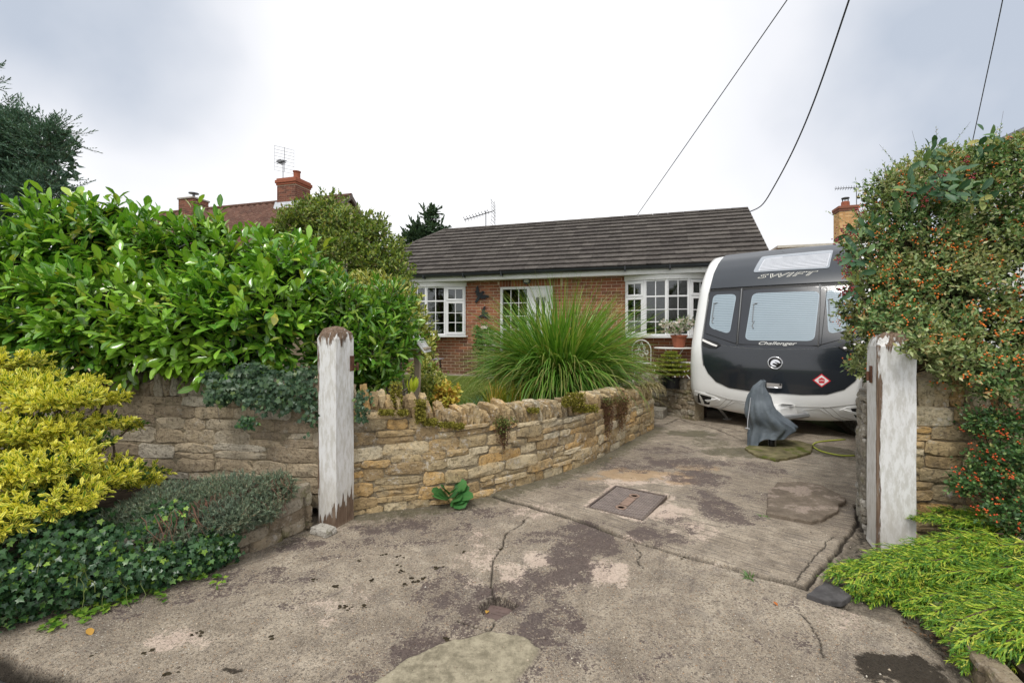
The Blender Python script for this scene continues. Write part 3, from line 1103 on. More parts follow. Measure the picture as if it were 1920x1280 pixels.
mb.bbox(-.117, -.108, -.02, .02, 1.15, 1.27, .002)
mb.lathe([(.009, 1.165), (.009, 1.23)], 8, Matrix.Translation((-.13, 0, 0)))
mb.build('hinge', rust, pr)
# small kerb block at the foot of the post
pts, fs = rock(random.Random(4), .17, .10, .05, 3, .8, .06)
mb = MB().add(pts, fs)
kb = mb.build('kerb_stone', MATS['stone_grey'])
kb.location = G(606, 1000)
kb.rotation_euler = (0, 0, rad(-28))
tag(kb, 'small pale kerb stone lying at the foot of the peeling gatepost', 'stone')
# pale rubble at the foot of the berried gatepost
for i, (px, py, a, b, c) in enumerate([(1790, 1035, .09, .07, .07)]):
    pts, fs = rock(random.Random(40 + i), a, b, c, 3, .6, .12)
    q = MB().add(pts, fs).build('loose_stone', MATS['stone_grey'])
    q.location = G(px, py, .07)
    tag(q, ['white-crusted stone on the bed at the foot of the short wall'][i], 'stone')

# dark slates / flags lying at the edge of the drive
def flag(px_poly, z, th, mat, name, label, cat, seed, bumpy=.004):
    rng = random.Random(seed)
    pts = [G(*p) for p in px_poly]
    fine = []
    for a, b in zip(pts, pts[1:] + pts[:1]):
        k = max(2, int((b - a).length / .035))
        for i in range(k):
            p = a.lerp(b, i / k)
            fine.append((p.x + rng.uniform(-bumpy, bumpy), p.y + rng.uniform(-bumpy, bumpy)))
    cx = sum(p[0] for p in fine) / len(fine)
    cy = sum(p[1] for p in fine) / len(fine)
    loc = [(p[0] - cx, p[1] - cy) for p in fine]
    n = len(loc)
    vs = [(x * 1.0, y * 1.0, 0) for x, y in loc] + [(x, y, th * .8) for x, y in loc]
    fs = [tuple(reversed(range(n)))]
    fs += [(i, (i + 1) % n, n + (i + 1) % n, n + i) for i in range(n)]
    rings = [(.98, 1.0), (.8, 1.0), (.55, 1.0), (.3, 1.0)]
    last = n
    for sc_, hh_ in rings:
        b = len(vs)
        for x, y in loc:
            vs.append((x * sc_, y * sc_, th * hh_ + (fbm(np.array([x * sc_ * 7 + cx]), np.array([y * sc_ * 7]), seed)[0] - .5) * th * .35))
        fs += [(last + i, last + (i + 1) % n, b + (i + 1) % n, b + i) for i in range(n)]
        last = b
    vs.append((0, 0, th))
    fs += [(last + i, last + (i + 1) % n, len(vs) - 1) for i in range(n)]
    o = MB().add(vs, fs).build(name, mat, None)
    o.location = (cx, cy, z)
    return tag(o, label, cat)


t = NT('worn_flagstone')
co = t.new('ShaderNodeNewGeometry').outputs['Position']
c = t.ramp(t.noise(6, co, 7, .7), [(.3, (.11, .085, .065)), (.5, (.18, .145, .11)), (.7, (.27, .22, .175))])
c = t.mix(t.math('MULTIPLY', t.step(t.noise(3, co, 5, .7), .52, .58), .5), c, (.40, .32, .27))
c = t.mix(t.math('MULTIPLY', t.step(t.noise(60, co, 6, .8), .5, .4), .6), c, (.09, .075, .06))
t.finish(c, .92, .2, t.bump(t.noise(40, co, 8, .75), .8, .01))
MATS['flag'] = t.m
flag([(1440, 930), (1458, 913), (1500, 911), (1540, 918), (1556, 926), (1583, 940), (1586, 950), (1574, 955), (1572, 968), (1540, 984), (1520, 988), (1500, 984), (1438, 972)], .012, .038, MATS['flag'], 'flagstone',
     'thick broken flagstone lying on the drive near the grey wall end', 'flagstone', 5, .006)
flag([(1396, 846), (1412, 836), (1450, 828), (1500, 832), (1524, 840), (1520, 854), (1490, 862), (1455, 869), (1420, 860)], .012, .035, simple('mossy_flag', (0.16, 0.14, 0.075), .95, .45, 9, .8, 40, .1, dirt=(.09, .11, .02), dirt_at=.5), 'flagstone',
     'greenish mossy flagstone under the jockey wheel of the caravan', 'flagstone', 6, .008)
flag([(1512, 1122), (1548, 1100), (1580, 1112), (1592, 1124), (1580, 1138), (1545, 1134)], 0.0, .03, simple('dark_slate', (0.07, 0.066, 0.066), .8, .4, 20, .8, 60, .3), 'slate_slab',
     'dark slate slab at the corner of the drive by the juniper', 'slate', 7, .008)
flag([(1700, 1318), (1660, 1300), (1670, 1290), (1715, 1296)], 0.0, .012, MATS['flag'], 'slate_chip', 'small slate chip at the edge of the wet patch', 'slate', 8, .003)

# ------------------------------------------------------------------ cast iron inspection cover
iron = simple('cast_iron', (0.12, 0.092, 0.078), 0.62, 0.25, 14, 0.3, 160, 0.45, dirt=(.17, .13, .10), dirt_at=.5)
A_, B_, C_, D_ = MC
o_ = (A_ + C_) / 2
ux = ((B_ - A_) + (C_ - D_)).normalized()
W_, L_ = ((B_ - A_).length + (C_ - D_).length) / 2, ((D_ - A_).length + (C_ - B_).length) / 2
mc = thing('manhole_cover', 'rectangular rusty cast iron inspection cover set in the drive', 'manhole cover', (o_.x, o_.y, 0.0), math.atan2(ux.y, ux.x))
hw, hl = W_ / 2 - .004, L_ / 2 - .004
mb = MB()
for a in ((-hw, hw, -hl, -hl + .016), (-hw, hw, hl - .016, hl), (-hw, -hw + .016, -hl + .016, hl - .016), (hw - .016, hw, -hl + .016, hl - .016)):
    mb.bbox(a[0], a[1], a[2], a[3], -.02, .017, .003)
mb.build('frame', iron, mc)
mb = MB()
mb.box(-hw + .02, hw - .02, -hl + .02, hl - .02, -.02, .007)
lid = mb.build('lid', iron, mc)
mb = MB()
n1, n2 = 20, 26
for i in range(n1):
    for j in range(n2):
        x = -hw + .035 + (2 * hw - .07) * i / (n1 - 1)
        y = -hl + .035 + (2 * hl - .07) * j / (n2 - 1)
        if abs(x) < .05 and abs(y) < .11 or math.hypot(x, abs(y) - .165) < .052:
            continue
        a = rad(45) if (i + j) % 2 else rad(-45)
        M = Matrix.Translation((x, y, .0078)) @ Matrix.Rotation(a, 4, 'Z')
        mb.add([M @ Vector(p) for p in ((-.0125, -.0035, 0), (.0125, -.0035, 0), (.0125, .0035, 0), (-.0125, .0035, 0), (-.010, 0, .006), (.010, 0, .006))], [(0, 1, 5, 4), (2, 3, 4, 5), (1, 2, 5), (3, 0, 4)])
tag(mb.build('treads', simple('worn_iron', (0.24, 0.20, 0.18), 0.5, 0.2, 14, 0.2, 160, 0.5), lid), kind='stuff')
mb = MB()
mb.bbox(-.038, .038, -.10, .10, .006, .0145, .002)
for y in (-.03, .012):
    mb.bbox(-.022, .022, y - .005, y + .005, .014, .0165, .0008)
mb.build('name_plate', simple('cover_plate', (0.25, 0.17, 0.13), .7, .15, 20, .2, 100), lid)
for s in (-1, 1):
    mb = MB()
    M = Matrix.Translation((0, s * .165, 0))
    mb.lathe([(.048, .007), (.048, .013), (.040, .015), (.030, .013), (.028, .004), (.001, .003)], 20, M)
    mb.build('key_hole', bpy.data.materials['cover_plate'], lid)

# small sunken drain lid with a few leaves
dc = thing('drain_cover', 'small square rusty drain lid sunk in a broken hole in the drive', 'drain cover', G(937, 1140) + Vector((0, 0, -.052)), rad(-20))
mb = MB()
mb.bbox(-.085, .085, -.075, .075, 0, .016, .003)
for k in range(3):
    for s in (-1, 1):
        mb.bbox(-.06 + .02 * k, -.052 + .02 * k, -.05 * s - .004, -.05 * s + .004, .015, .019, .001)
mb.bbox(-.05, .05, -.004, .004, .015, .0185, .001)
mb.bbox(-.03, .03, .02, .027, .015, .0185, .001)
mb.build('lid', simple('rust_lid', (0.13, 0.09, 0.078), .75, .2, 20, .3, 90), dc)
# ------------------------------------------------------------------ bungalow
HROT = rad(-17)
hO = Vector((0, 10.92, .41))
house = thing('bungalow', 'red brick bungalow with grey tiled roof and white bow windows behind the garden', 'house', hO, HROT)
ca, sa_ = math.cos(HROT), math.sin(HROT)


def ht(px, yl=0.0):
    """coordinate along the facade (offset yl into the house) seen at photo column px"""
    u = (px - CX) / F
    # X = t*ca - yl*sa ; Y = 10.92 + t*sa + yl*ca ; X = u*Y
    return (u * (hO.y + yl * ca) + yl * sa_) / (ca - u * sa_)


def hz(px, py, yl=0.0):
    t_ = ht(px, yl)
    Y = hO.y + t_ * sa_ + yl * ca
    return EYE - (py - HY) / F * Y - hO.z


MATS['upvc'] = simple('white_upvc', (0.78, 0.785, 0.79), 0.3, 0.02, 3, 0.03, 20, 0.5, coat=.2)
MATS['fascia'] = simple('white_fascia', (0.72, 0.72, 0.70), 0.4, 0.05, 4, 0.06, 30, 0.4, dirt=(.5, .5, .46), dirt_at=.58)
MATS['gutter'] = simple('black_gutter', (0.022, 0.026, 0.03), 0.35, 0.2, 5, 0.05, 30, 0.5)
MATS['mortar_h'] = simple('brick_mortar', (0.62, 0.50, 0.38), 0.95, 0.12, 30, 0.4, 160, 0.1, dirt=(.15, .10, .08), dirt_at=.66)


def brick_mat(name, stops):
    t = NT(name)
    oi = t.new('ShaderNodeObjectInfo').outputs['Random']
    co = t.new('ShaderNodeNewGeometry').outputs['Position']
    isl = t.new('ShaderNodeNewGeometry').outputs['Random Per Island']
    r = t.math('FRACT', t.math('ADD', oi, isl))
    v = t.math('ADD', t.math('MULTIPLY', r, .8), t.math('MULTIPLY', t.noise(25, co, 5, .6), .22))
    col = t.ramp(v, stops)
    col = t.mix(t.math('MULTIPLY', t.step(t.noise(1.9, co, 5, .7), .56, .68), .35), col, (.08, .05, .045))
    sp = t.new('ShaderNodeSeparateXYZ')
    t.l.new(co, sp.inputs[0])
    # darker towards the foot of the wall, with a ragged upper edge
    dm = t.step(t.math('ADD', sp.outputs[2], t.math('MULTIPLY', t.math('SUBTRACT', t.noise(1.7, co, 6, .7), .5), 1.2)), 1.25, .85)
    col = t.mix(t.math('MULTIPLY', dm, .62), col, (.065, .05, .028))
    return t.finish(col, .88, .25, t.bump(t.noise(90, co, 5, .7), .5, .004))


MATS['brick'] = brick_mat('red_brick', [(0.0, (0.17, 0.065, 0.045)), (0.25, (0.28, 0.11, 0.065)), (0.5, (0.38, 0.155, 0.085)), (0.7, (0.32, 0.125, 0.07)), (0.86, (0.23, 0.09, 0.06)), (1.0, (0.10, 0.055, 0.05))])
MATS['brick_dark'] = brick_mat('dark_brick', [(0.0, (0.10, 0.045, 0.035)), (0.5, (0.19, 0.08, 0.055)), (1.0, (0.28, 0.11, 0.07))])
MATS['brick_buff'] = brick_mat('buff_brick', [(0.0, (0.46, 0.25, 0.10)), (0.5, (0.60, 0.35, 0.15)), (1.0, (0.68, 0.44, 0.22))])

EAVE_Z = 2.49                   # above the house ground
xL, xR = ht(600), ht(1446)
bayL = (ht(745), ht(873))
bayR = (ht(1173), ht(1330))
door = (ht(938), ht(1036))
sillz = hz(850, 628)
headz = hz(850, 538)
dhead = hz(985, 537)

WH = 2.40
mb = MB()
# inner leaf of the wall round the openings
def wall_box(x0, x1, z0, z1):
    mb.box(x0, x1, .006, .24, z0, z1)
wall_box(xL, bayL[0], -.5, WH)
wall_box(bayL[0], bayL[1], -.5, sillz)
wall_box(bayL[0], bayL[1], headz, WH)
wall_box(bayL[1], door[0], -.5, WH)
wall_box(door[0], door[1], -.5, .05)
wall_box(door[0], door[1], dhead, WH)
wall_box(door[1], bayR[0], -.5, WH)
wall_box(bayR[0], bayR[1], -.5, sillz)
wall_box(bayR[0], bayR[1], headz, WH)
wall_box(bayR[1], xR, -.5, WH)
mb.build('front_wall', MATS['mortar_h'], house)
DEPTH = 5.6
mb = MB()
mb.box(xL, xL + .24, .25, DEPTH, -.5, WH)
mb.box(xL, xR, DEPTH, DEPTH + .24, -.5, WH)
mb.box(xR - .24, xR, .25, DEPTH, -.5, WH)
mb.add([(xR - .24, .0, WH + .002), (xR - .24, DEPTH + .24, WH + .002), (xR - .24, DEPTH / 2 + .1, WH + 1.9), (xR - .02, .0, WH + .002), (xR - .02, DEPTH + .24, WH + .002), (xR - .02, DEPTH / 2 + .1, WH + 1.9)],
       [(0, 1, 2), (3, 5, 4), (0, 3, 4, 1), (1, 4, 5, 2), (2, 5, 3, 0)])
mb.build('outer_wall', simple('plain_brickwork', (0.30, 0.13, 0.08), .9, .2, 8, .4, 60, .2), house)
# interior: floor and a mid wall so the rooms read as rooms
mb = MB()
mb.box(xL + .25, xR - .25, .25, DEPTH - .01, -.1, .02)
mb.box(xL + .25, xR - .25, 3.4, 3.5, .03, WH)
mb.box((bayL[1] + door[0]) / 2, (bayL[1] + door[0]) / 2 + .1, .25, 3.39, .03, WH)
mb.box((bayR[0] + door[1]) / 2, (bayR[0] + door[1]) / 2 + .1, .25, 3.39, .03, WH)
mb.box(xL + .25, xR - .25, .25, DEPTH - .01, WH - .03, WH - .01)
mb.build('room', simple('room_plaster', (0.30, 0.28, 0.25), .9, .1, 2), house)

# face bricks: largest in view as single bricks
rngb = random.Random(3)
bricks = []
BL, BH, MJ = .215, .065, .010
openings = [(bayL[0], bayL[1], sillz - .03, WH + .1), (bayR[0], bayR[1], sillz - .03, WH + .1), (door[0], door[1], .0, dhead)]
row = 0
z = -.09
while z < WH - .02:
    x = xL + (0 if row % 2 else -.1125)
    soldier = False
    while x < xR:
        a, b = max(x, xL), min(x + BL, xR)
        segs = [(a, b)]
        for (o0, o1, z0, z1) in openings:
            if z + BH > z0 + .01 and z < z1 - .005:
                ns = []
                for (p, q) in segs:
                    if q <= o0 or p >= o1:
                        ns.append((p, q))
                    else:
                        if p < o0:
                            ns.append((p, o0))
                        if q > o1:
                            ns.append((o1, q))
                segs = ns
        # soldier course over the door replaces the stretchers
        sx0, sx1 = door[0] - .02, door[1] + .25
        if z + BH > dhead and z < dhead + .225:
            ns = []
            for (p, q) in segs:
                if q <= sx0 or p >= sx1:
                    ns.append((p, q))
                else:
                    if p < sx0:
                        ns.append((p, sx0 - MJ))
                    if q > sx1:
                        ns.append((sx1, q))
            segs = ns
        for p, q in segs:
            if q - p > .03:
                bricks.append((p, q, z, z + BH))
        x += BL + MJ
    z += BH + MJ
    row += 1
x = door[0] - .02
while x < door[1] + .25 - .06:
    bricks.append((x, x + .065, dhead + .004, min(dhead + .215, WH)))
    x += .075
SHARED = {}


def brick_mesh(w, h):
    k = (round(w, 3), round(h, 3))
    if k not in SHARED:
        mb = MB()
        mb.bbox(0, k[0], -.0, .05, 0, k[1], .004)
        m = mb.mesh('brick')
        m.materials.append(MATS['brick'])
        SHARED[k] = m
    return SHARED[k]


vis = []
for bk in bricks:
    p, q, z0, z1 = bk
    xm = (p + q) / 2
    wpx, wpy = proj(wm(house) @ Vector((xm, 0, (z0 + z1) / 2)))
    inview = (868 < wpx < 945 and 520 < wpy < 705) or (1030 < wpx < 1180 and 510 < wpy < 640) or (825 < wpx < 900 and 628 < wpy < 705) or (1240 < wpx < 1300 and 622 < wpy < 640) or (935 < wpx < 1040 and wpy < 540)
    vis.append(((0 if inview else 1), -(q - p) + rngb.random() * .05, bk))
vis.sort(key=lambda v: (v[0], v[1]))
rest = MB()
for i, (_, _, (p, q, z0, z1)) in enumerate(vis):
    y = -.0015 + rngb.uniform(-.0015, .0015)
    if i < 300:
        b = link('brick', brick_mesh(q - p, z1 - z0), house)
        b.location = (p, y, z0)
    else:
        rest.box(p, q, y, .05, z0, z1)
tag(rest.build('brickwork', MATS['brick'], house), kind='stuff')

# windows ---------------------------------------------------------------
def glass_mat(name, tint, rough=0.0):
    t = NT(name)
    tr = t.new('ShaderNodeBsdfTransparent')
    tr.inputs[0].default_value = (*tint, 1)
    gl = t.new('ShaderNodeBsdfGlossy')
    gl.inputs['Roughness'].default_value = .03
    t.l.new(t.bump(t.noise(2.2, detail=2), .06, .02), gl.inputs['Normal'])
    fr = t.new('ShaderNodeFresnel')
    fr.inputs[0].default_value = 1.5
    mx = t.new('ShaderNodeMixShader')
    t.l.new(t.math('ADD', t.math('MULTIPLY', fr.outputs[0], 1.2), .035), mx.inputs[0])
    t.l.new(tr.outputs[0], mx.inputs[1])
    t.l.new(gl.outputs[0], mx.inputs[2])
    t.l.new(mx.outputs[0], t.out.inputs['Surface'])
    return t.m


MATS['glass'] = glass_mat('window_glass', (.75, .80, .80))
PANES = {}


def rect_frame(mb, x0, x1, z0, z1, w, y0, y1, M):
    mb.bbox(x0, x1, y0, y1, z0, z0 + w, .004, M)
    mb.bbox(x0, x1, y0, y1, z1 - w, z1, .004, M)
    mb.bbox(x0, x0 + w, y0 + .0005, y1 - .0005, z0 + w, z1 - w, .004, M)
    mb.bbox(x1 - w, x1, y0 + .0005, y1 - .0005, z0 + w, z1 - w, .004, M)


def glazed(root, win, M, x0, x1, z0, z1, cols, rows, y, bar=.018):
    """glazing bars and one pane per opening"""
    mb = MB()
    for c in range(1, cols):
        x = x0 + (x1 - x0) * c / cols
        mb.box(x - bar / 2, x + bar / 2, y - .012, y + .006, z0, z1, M)
    for r in range(1, rows):
        z = z0 + (z1 - z0) * r / rows
        mb.box(x0, x1, y - .0115, y + .0055, z - bar / 2, z + bar / 2, M)
    if cols > 1 or rows > 1:
        mb.build('glazing_bar', MATS['upvc'], win)
    for c in range(cols):
        for r in range(rows):
            a, b = x0 + (x1 - x0) * c / cols + bar * .4, x0 + (x1 - x0) * (c + 1) / cols - bar * .4
            e0, e1 = z0 + (z1 - z0) * r / rows + bar * .4, z0 + (z1 - z0) * (r + 1) / rows - bar * .4
            mb = MB()
            mb.box(a, b, y + .0, y + .004, e0, e1, M)
            mb.build('pane', MATS['glass'], win)


def light(root, M, w, h, opener):
    """one light of a bow window: fanlight over a taller pane. x 0..w, z 0..h in M"""
    f = .035
    tr = h * .70
    mb = MB()
    rect_frame(mb, 0, w, 0, h, f, -.03, .04, M)
    mb.bbox(f, w - f, -.0295, .0395, tr - f / 2, tr + f / 2, .004, M)
    win = mb.build('window', MATS['upvc'], root)
    zones = [(f, w - f, f, tr - f / 2, 3), (f, w - f, tr + f / 2, h - f, 1)]
    for (a, b, c, d, rows) in zones:
        if opener:
            s = .048
            mb = MB()
            rect_frame(mb, a - .008, b + .008, c - .008, d + .008, s, -.052, -.032, M)
            mb.build('casement', MATS['upvc'], win)
            a, b, c, d = a + s - .012, b - s + .012, c + s - .012, d - s + .012
        glazed(root, win, M, a, b, c, d, 2, rows, -.02 if not opener else -.034)
    return win


def bow(x0, x1):
    n = 4
    sag = .22
    W = x1 - x0
    Rr = (W * W / 4 + sag * sag) / (2 * sag)
    cx, cy = (x0 + x1) / 2, -sag + Rr
    half = math.asin(W / 2 / Rr)
    pts = []
    for i in range(n + 1):
        a = -half + 2 * half * i / n
        pts.append((cx + Rr * math.sin(a), cy - Rr * math.cos(a)))
    h = headz - sillz
    for i in range(n):
        a, b = Vector((*pts[i], 0)), Vector((*pts[i + 1], 0))
        d = (b - a)
        w = d.length
        M = Matrix.Translation(Vector((a.x, a.y, sillz))) @ Matrix.Rotation(math.atan2(d.y, d.x), 4, 'Z')
        light(house, M, w, h, i in (0, n - 1))
        mb = MB()
        if i:
            mb.tube([(a.x, a.y - .028, sillz), (a.x, a.y - .028, headz)], .018, 6)
            mb.build('mullion', MATS['upvc'], house)
    def arc(off, k=16):
        return [(cx + (Rr + off) * math.sin(-half + 2 * half * i / k), cy - (Rr + off) * math.cos(-half + 2 * half * i / k)) for i in range(k + 1)]
    mb = MB()
    o = arc(.055)
    mb.prism([(x0 - .03, .001)] + [(x1 + .03, .001)] + list(reversed(o)), headz + .002, headz + .115)
    mb.build('window_canopy', MATS['fascia'], house)
    mb = MB()
    o = arc(.10)
    mb.prism([(x0 - .06, -.003)] + [(x1 + .06, -.003)] + list(reversed(o)), sillz - .045, sillz - .004)
    mb.build('window_sill', MATS['upvc'], house)
    # infill above the canopy up to the soffit
    mb = MB()
    mb.box(x0 - .0, x1 + .0, -.012, .004, headz + .116, WH + .05)
    mb.build('head_board', MATS['fascia'], house)


bow(*bayL)
bow(*bayR)
# curtains and things in the windows
curt = simple('net_curtain', (0.36, 0.37, 0.33), .9, .1, 3, .1)
def curtain(x0, x1, z0, z1, y, k=14, mat=curt):
    vs, fs = [], []
    for i in range(k + 1):
        x = x0 + (x1 - x0) * i / k
        yy = y + .03 * (1 if i % 2 else -1)
        vs += [(x, yy, z0), (x, yy, z1)]
    fs = [(2 * i, 2 * i + 2, 2 * i + 3, 2 * i + 1) for i in range(k)]
    return MB().add(vs, fs).build('curtain', mat, house)
curtain(bayL[1] - .30, bayL[1] - .05, sillz + .02, headz - .1, .12)
curtain(bayL[0] + .05, bayL[0] + .4, sillz + .02, headz - .1, .12)
curtain(bayR[0] + .22, bayR[0] + .42, sillz + .02, headz - .1, .14, 10, simple('brown_curtain', (0.10, 0.085, 0.07), .9))
curtain(bayR[1] - .35, bayR[1] - .05, sillz + .02, headz - .1, .12)

# front door and side light
dw = ht(988) - door[0]
mb = MB()
I4 = Matrix.Identity(4)
rect_frame(mb, door[0], door[1], .05, dhead, .06, -.01, .06, I4)
mb.bbox(door[0] + dw, door[0] + dw + .10, -.0095, .0595, .11, dhead - .06, .004)
dframe = mb.build('door_frame', MATS['upvc'], house)
mb = MB()
mb.bbox(door[0] + .06, door[0] + dw, .0, .05, .11, .5, .004)
mb.build('side_panel', MATS['upvc'], dframe)
glazed(house, dframe, I4, door[0] + .07, door[0] + dw - .01, .52, dhead - .07, 3, 5, .02)
dx0, dx1 = door[0] + dw + .10, door[1] - .06
mb = MB()
mb.bbox(dx0, dx1, .005, .05, .11, 1.10, .003)
mb.bbox(dx0, dx1, .0055, .05, dhead - .26, dhead - .06, .003)
pw = (dx1 - dx0)
for a, b in ((0, .26), (.44, .56), (.74, 1.0)):
    mb.bbox(dx0 + pw * a, dx0 + pw * b, .006, .0495, 1.10, dhead - .26, .003)
dr_ = mb.build('door', MATS['upvc'], house)
for a, b in ((.26, .44), (.56, .74)):
    mb = MB()
    mb.box(dx0 + pw * a, dx0 + pw * b, .02, .024, 1.10, dhead - .26)
    mb.build('pane', MATS['glass'], dr_)
mb = MB()
mb.tube([(dx0 + .05, .0, 1.0), (dx0 + .05, -.05, 1.0), (dx0 + .15, -.05, 1.0)], .009, 6)
mb.build('handle', simple('chrome', (.6, .6, .62), .15, .02, metal=1.0), dr_)

# roof --------------------------------------------------------------------
OV = .36
eL, eR = ht(620, -OV), ht(1449, -OV)
RD = 2.45                                  # ridge is this far behind the eave line
yr = -OV + RD
ridge_z = (hz(1403, 392, yr) * 1.0 + hz(835, 432, yr)) / 2
rL, rR = ht(833, yr), eR
ez = EAVE_Z
print('ridge px', proj(wm(house) @ Vector((rR, yr, ridge_z))), proj(wm(house) @ Vector((rL, yr, ridge_z))), 'ridge z', hz(1403, 392, yr), hz(835, 432, yr), 'eave', hz(788, 515, -OV), hz(1320, 498, -OV), 'sill/head', sillz, headz, dhead)
SL = Vector((0, RD, ridge_z - ez))
slen = SL.length
sdir = SL.normalized()
nrm = Vector((0, -sdir.z, sdir.y))
yb = yr + RD + .9
deck = MB()
deck.add([(eL, -OV + .03, ez - .03), (eR - .02, -OV + .03, ez - .03), (rR - .02, yr, ridge_z - .035), (rL, yr, ridge_z - .035), (eR - .02, yb, ez - .05), (eL, yb, ez - .05)],
         [(0, 1, 2, 3), (3, 2, 4, 5), (5, 0, 3)])
deck.build('roof_deck', simple('roof_felt', (.05, .048, .045), .95), house)


def tile_mat(name, base, lich):
    t = NT(name)
    oi = t.new('ShaderNodeObjectInfo').outputs['Random']
    isl = t.new('ShaderNodeNewGeometry').outputs['Random Per Island']
    co = t.new('ShaderNodeNewGeometry').outputs['Position']
    r = t.math('FRACT', t.math('ADD', oi, isl))
    v = t.math('ADD', t.math('MULTIPLY', r, .22), t.math('MULTIPLY', t.noise(5, co, 7, .75), .8))
    col = t.ramp(v, base)
    col = t.mix(t.math('MULTIPLY', t.step(t.noise(17, co, 8, .8), .57, .64), .7), col, lich)
    col = t.mix(t.math('MULTIPLY', t.step(t.noise(40, co, 6, .8), .62, .68), .6), col, (.42, .42, .38))
    return t.finish(col, .92, .2, t.bump(t.noise(60, co, 7, .75), .6, .008))


MATS['tile'] = tile_mat('grey_concrete_tile', [(.3, (.055, .048, .044)), (.5, (.085, .075, .068)), (.7, (.125, .112, .10))], (.22, .205, .18))
TW, NC = .30, 13
ex = slen / NC


def tile_mesh():
    """one interlocking tile, thick nose, two shallow rolls"""
    mb = MB()
    L = ex + .05
    prof = [(0, 0), (.02, .004), (.05, .0), (.14, .0), (.16, .003), (.19, .0), (.27, .0), (.2995, .002)]
    vs = []
    for y, lift in ((0, .050), (L, .004)):
        for x, h in prof:
            vs.append((x, y, lift + h))
        for x, h in prof:
            vs.append((x, y, lift + h - (.036 if y == 0 else .004)))
    n = len(prof)
    fs = []
    for i in range(n - 1):
        fs.append((i, i + 1, 2 * n + i + 1, 2 * n + i))
        fs.append((n + i, n + i + 1, i + 1, i))
    mb.add(vs, fs)
    m = mb.mesh('roof_tile')
    m.materials.append(MATS['tile'])
    return m


tm = tile_mesh()
tv = np.array([v.co[:] for v in tm.vertices])
tf = [tuple(p.vertices) for p in tm.polygons]
BASIS = Matrix(((1, 0, 0, 0), (0, sdir.y, nrm.y, 0), (0, sdir.z, nrm.z, 0), (0, 0, 0, 1)))
places = []
for c in range(NC):
    f = (c + .5) / NC
    x_left = eL + (rL - eL) * (c / NC)
    x = eR - .295 - (0 if c % 2 else .0)
    while x > x_left - .1:
        places.append((c, max(x, x_left), x))
        x -= TW
rngt = random.Random(8)
places.sort(key=lambda p: (-p[2], p[0]))
restt = MB()
for i, (c, x, _) in enumerate(places):
    p = Vector((x, -OV, ez)) + sdir * (c * ex + rngt.uniform(-.006, .006)) + nrm * rngt.uniform(0, .003)
    M = Matrix.Translation(p) @ BASIS @ Matrix.Rotation(rngt.uniform(-.006, .006), 4, 'Z')
    if i < 300:
        o = link('roof_tile', tm, house)
        o.matrix_local = M
    else:
        restt.add([M @ Vector(v) for v in tv], tf)
tag(restt.build('roof_tiles', MATS['tile'], house), kind='stuff')
# other slope and hip: coursed slabs
mb = MB()
for c in range(NC):
    f0, f1 = c / NC, (c + 1.15) / NC
    for (A, B, A2, B2) in (((eL, yb), (eR, yb), (rL, yr), (rR, yr)), ((eL, yb), (eL, -OV), (rL, yr), (rL, yr))):
        q = []
        for f, zz in ((f0, .03), (min(f1, 1), .0)):
            for (E, Rg) in ((A, A2), (B, B2)):
                q.append((E[0] + (Rg[0] - E[0]) * f, E[1] + (Rg[1] - E[1]) * f, ez + (ridge_z - ez) * f + zz))
        mb.add(q, [(0, 1, 3, 2)])
mb.build('rear_slope', MATS['tile'], house)
# ridge and hip tiles
def half_round(a, b, name, n, r=.10):
    a, b = Vector(a), Vector(b)
    for i in range(n):
        p0, p1 = a.lerp(b, i / n), a.lerp(b, (i + .97) / n)
        d = (p1 - p0).normalized()
        side_ = d.cross(Vector((0, 0, 1))).normalized()
        up = side_.cross(d)
        vs, k = [], 6
        for p, rr in ((p0, r), (p1, r * .96)):
            for j in range(k + 1):
                an = math.pi * j / k
                vs.append(p + side_ * math.cos(an) * rr + up * math.sin(an) * rr * .62 - up * .02)
        fs = [(j, j + 1, k + 2 + j, k + 1 + j) for j in range(k)] + [tuple(range(k + 1)), tuple(reversed(range(k + 1, 2 * k + 2)))]
        MB().add(vs, fs).build(name, MATS['tile'], house)
half_round((rL, yr, ridge_z + .01), (rR + .01, yr, ridge_z + .01), 'ridge_tile', 22)
half_round((eL, -OV, ez + .03), (rL, yr, ridge_z + .01), 'hip_tile', 14)
# verge, fascia, gutter
mb = MB()
mb.add([(eR - .01, -OV, ez - .06), (eR - .01, yr, ridge_z - .06), (eR - .01, yr, ridge_z + .02), (eR - .01, -OV, ez + .02), (eR + .02, -OV, ez - .06), (eR + .02, yr, ridge_z - .06), (eR + .02, yr, ridge_z + .02), (eR + .02, -OV, ez + .02)],
       [(0, 1, 2, 3), (7, 6, 5, 4), (0, 4, 5, 1), (1, 5, 6, 2), (2, 6, 7, 3), (3, 7, 4, 0)])
mb.build('verge', simple('verge_mortar', (.20, .18, .15), .95, .3, 20, .5), house)
mb = MB()
mb.bbox(eL, eR, -OV + .05, -OV + .07, ez - .17, ez - .02, .003)
mb.box(eL, eR, -OV + .07, .0, ez - .16, ez - .148)
mb.build('fascia', MATS['fascia'], house)
mb = MB()
k = 8
for (x0, x1) in ((eL - .02, eR + .03),):
    vs = []
    for x in (x0, x1):
        for j in range(k + 1):
            an = math.pi + math.pi * j / k
            vs.append((x, -OV - .015 + .06 * math.cos(an), ez - .005 + .065 * math.sin(an)))
        for j in range(k + 1):
            an = math.pi + math.pi * (k - j) / k
            vs.append((x, -OV - .015 + .054 * math.cos(an), ez - .005 + .059 * math.sin(an)))
    m = 2 * (k + 1)
    mb.add(vs, [(j, (j + 1) % m, m + (j + 1) % m, m + j) for j in range(m)] + [tuple(range(m)), tuple(reversed(range(m, 2 * m)))])
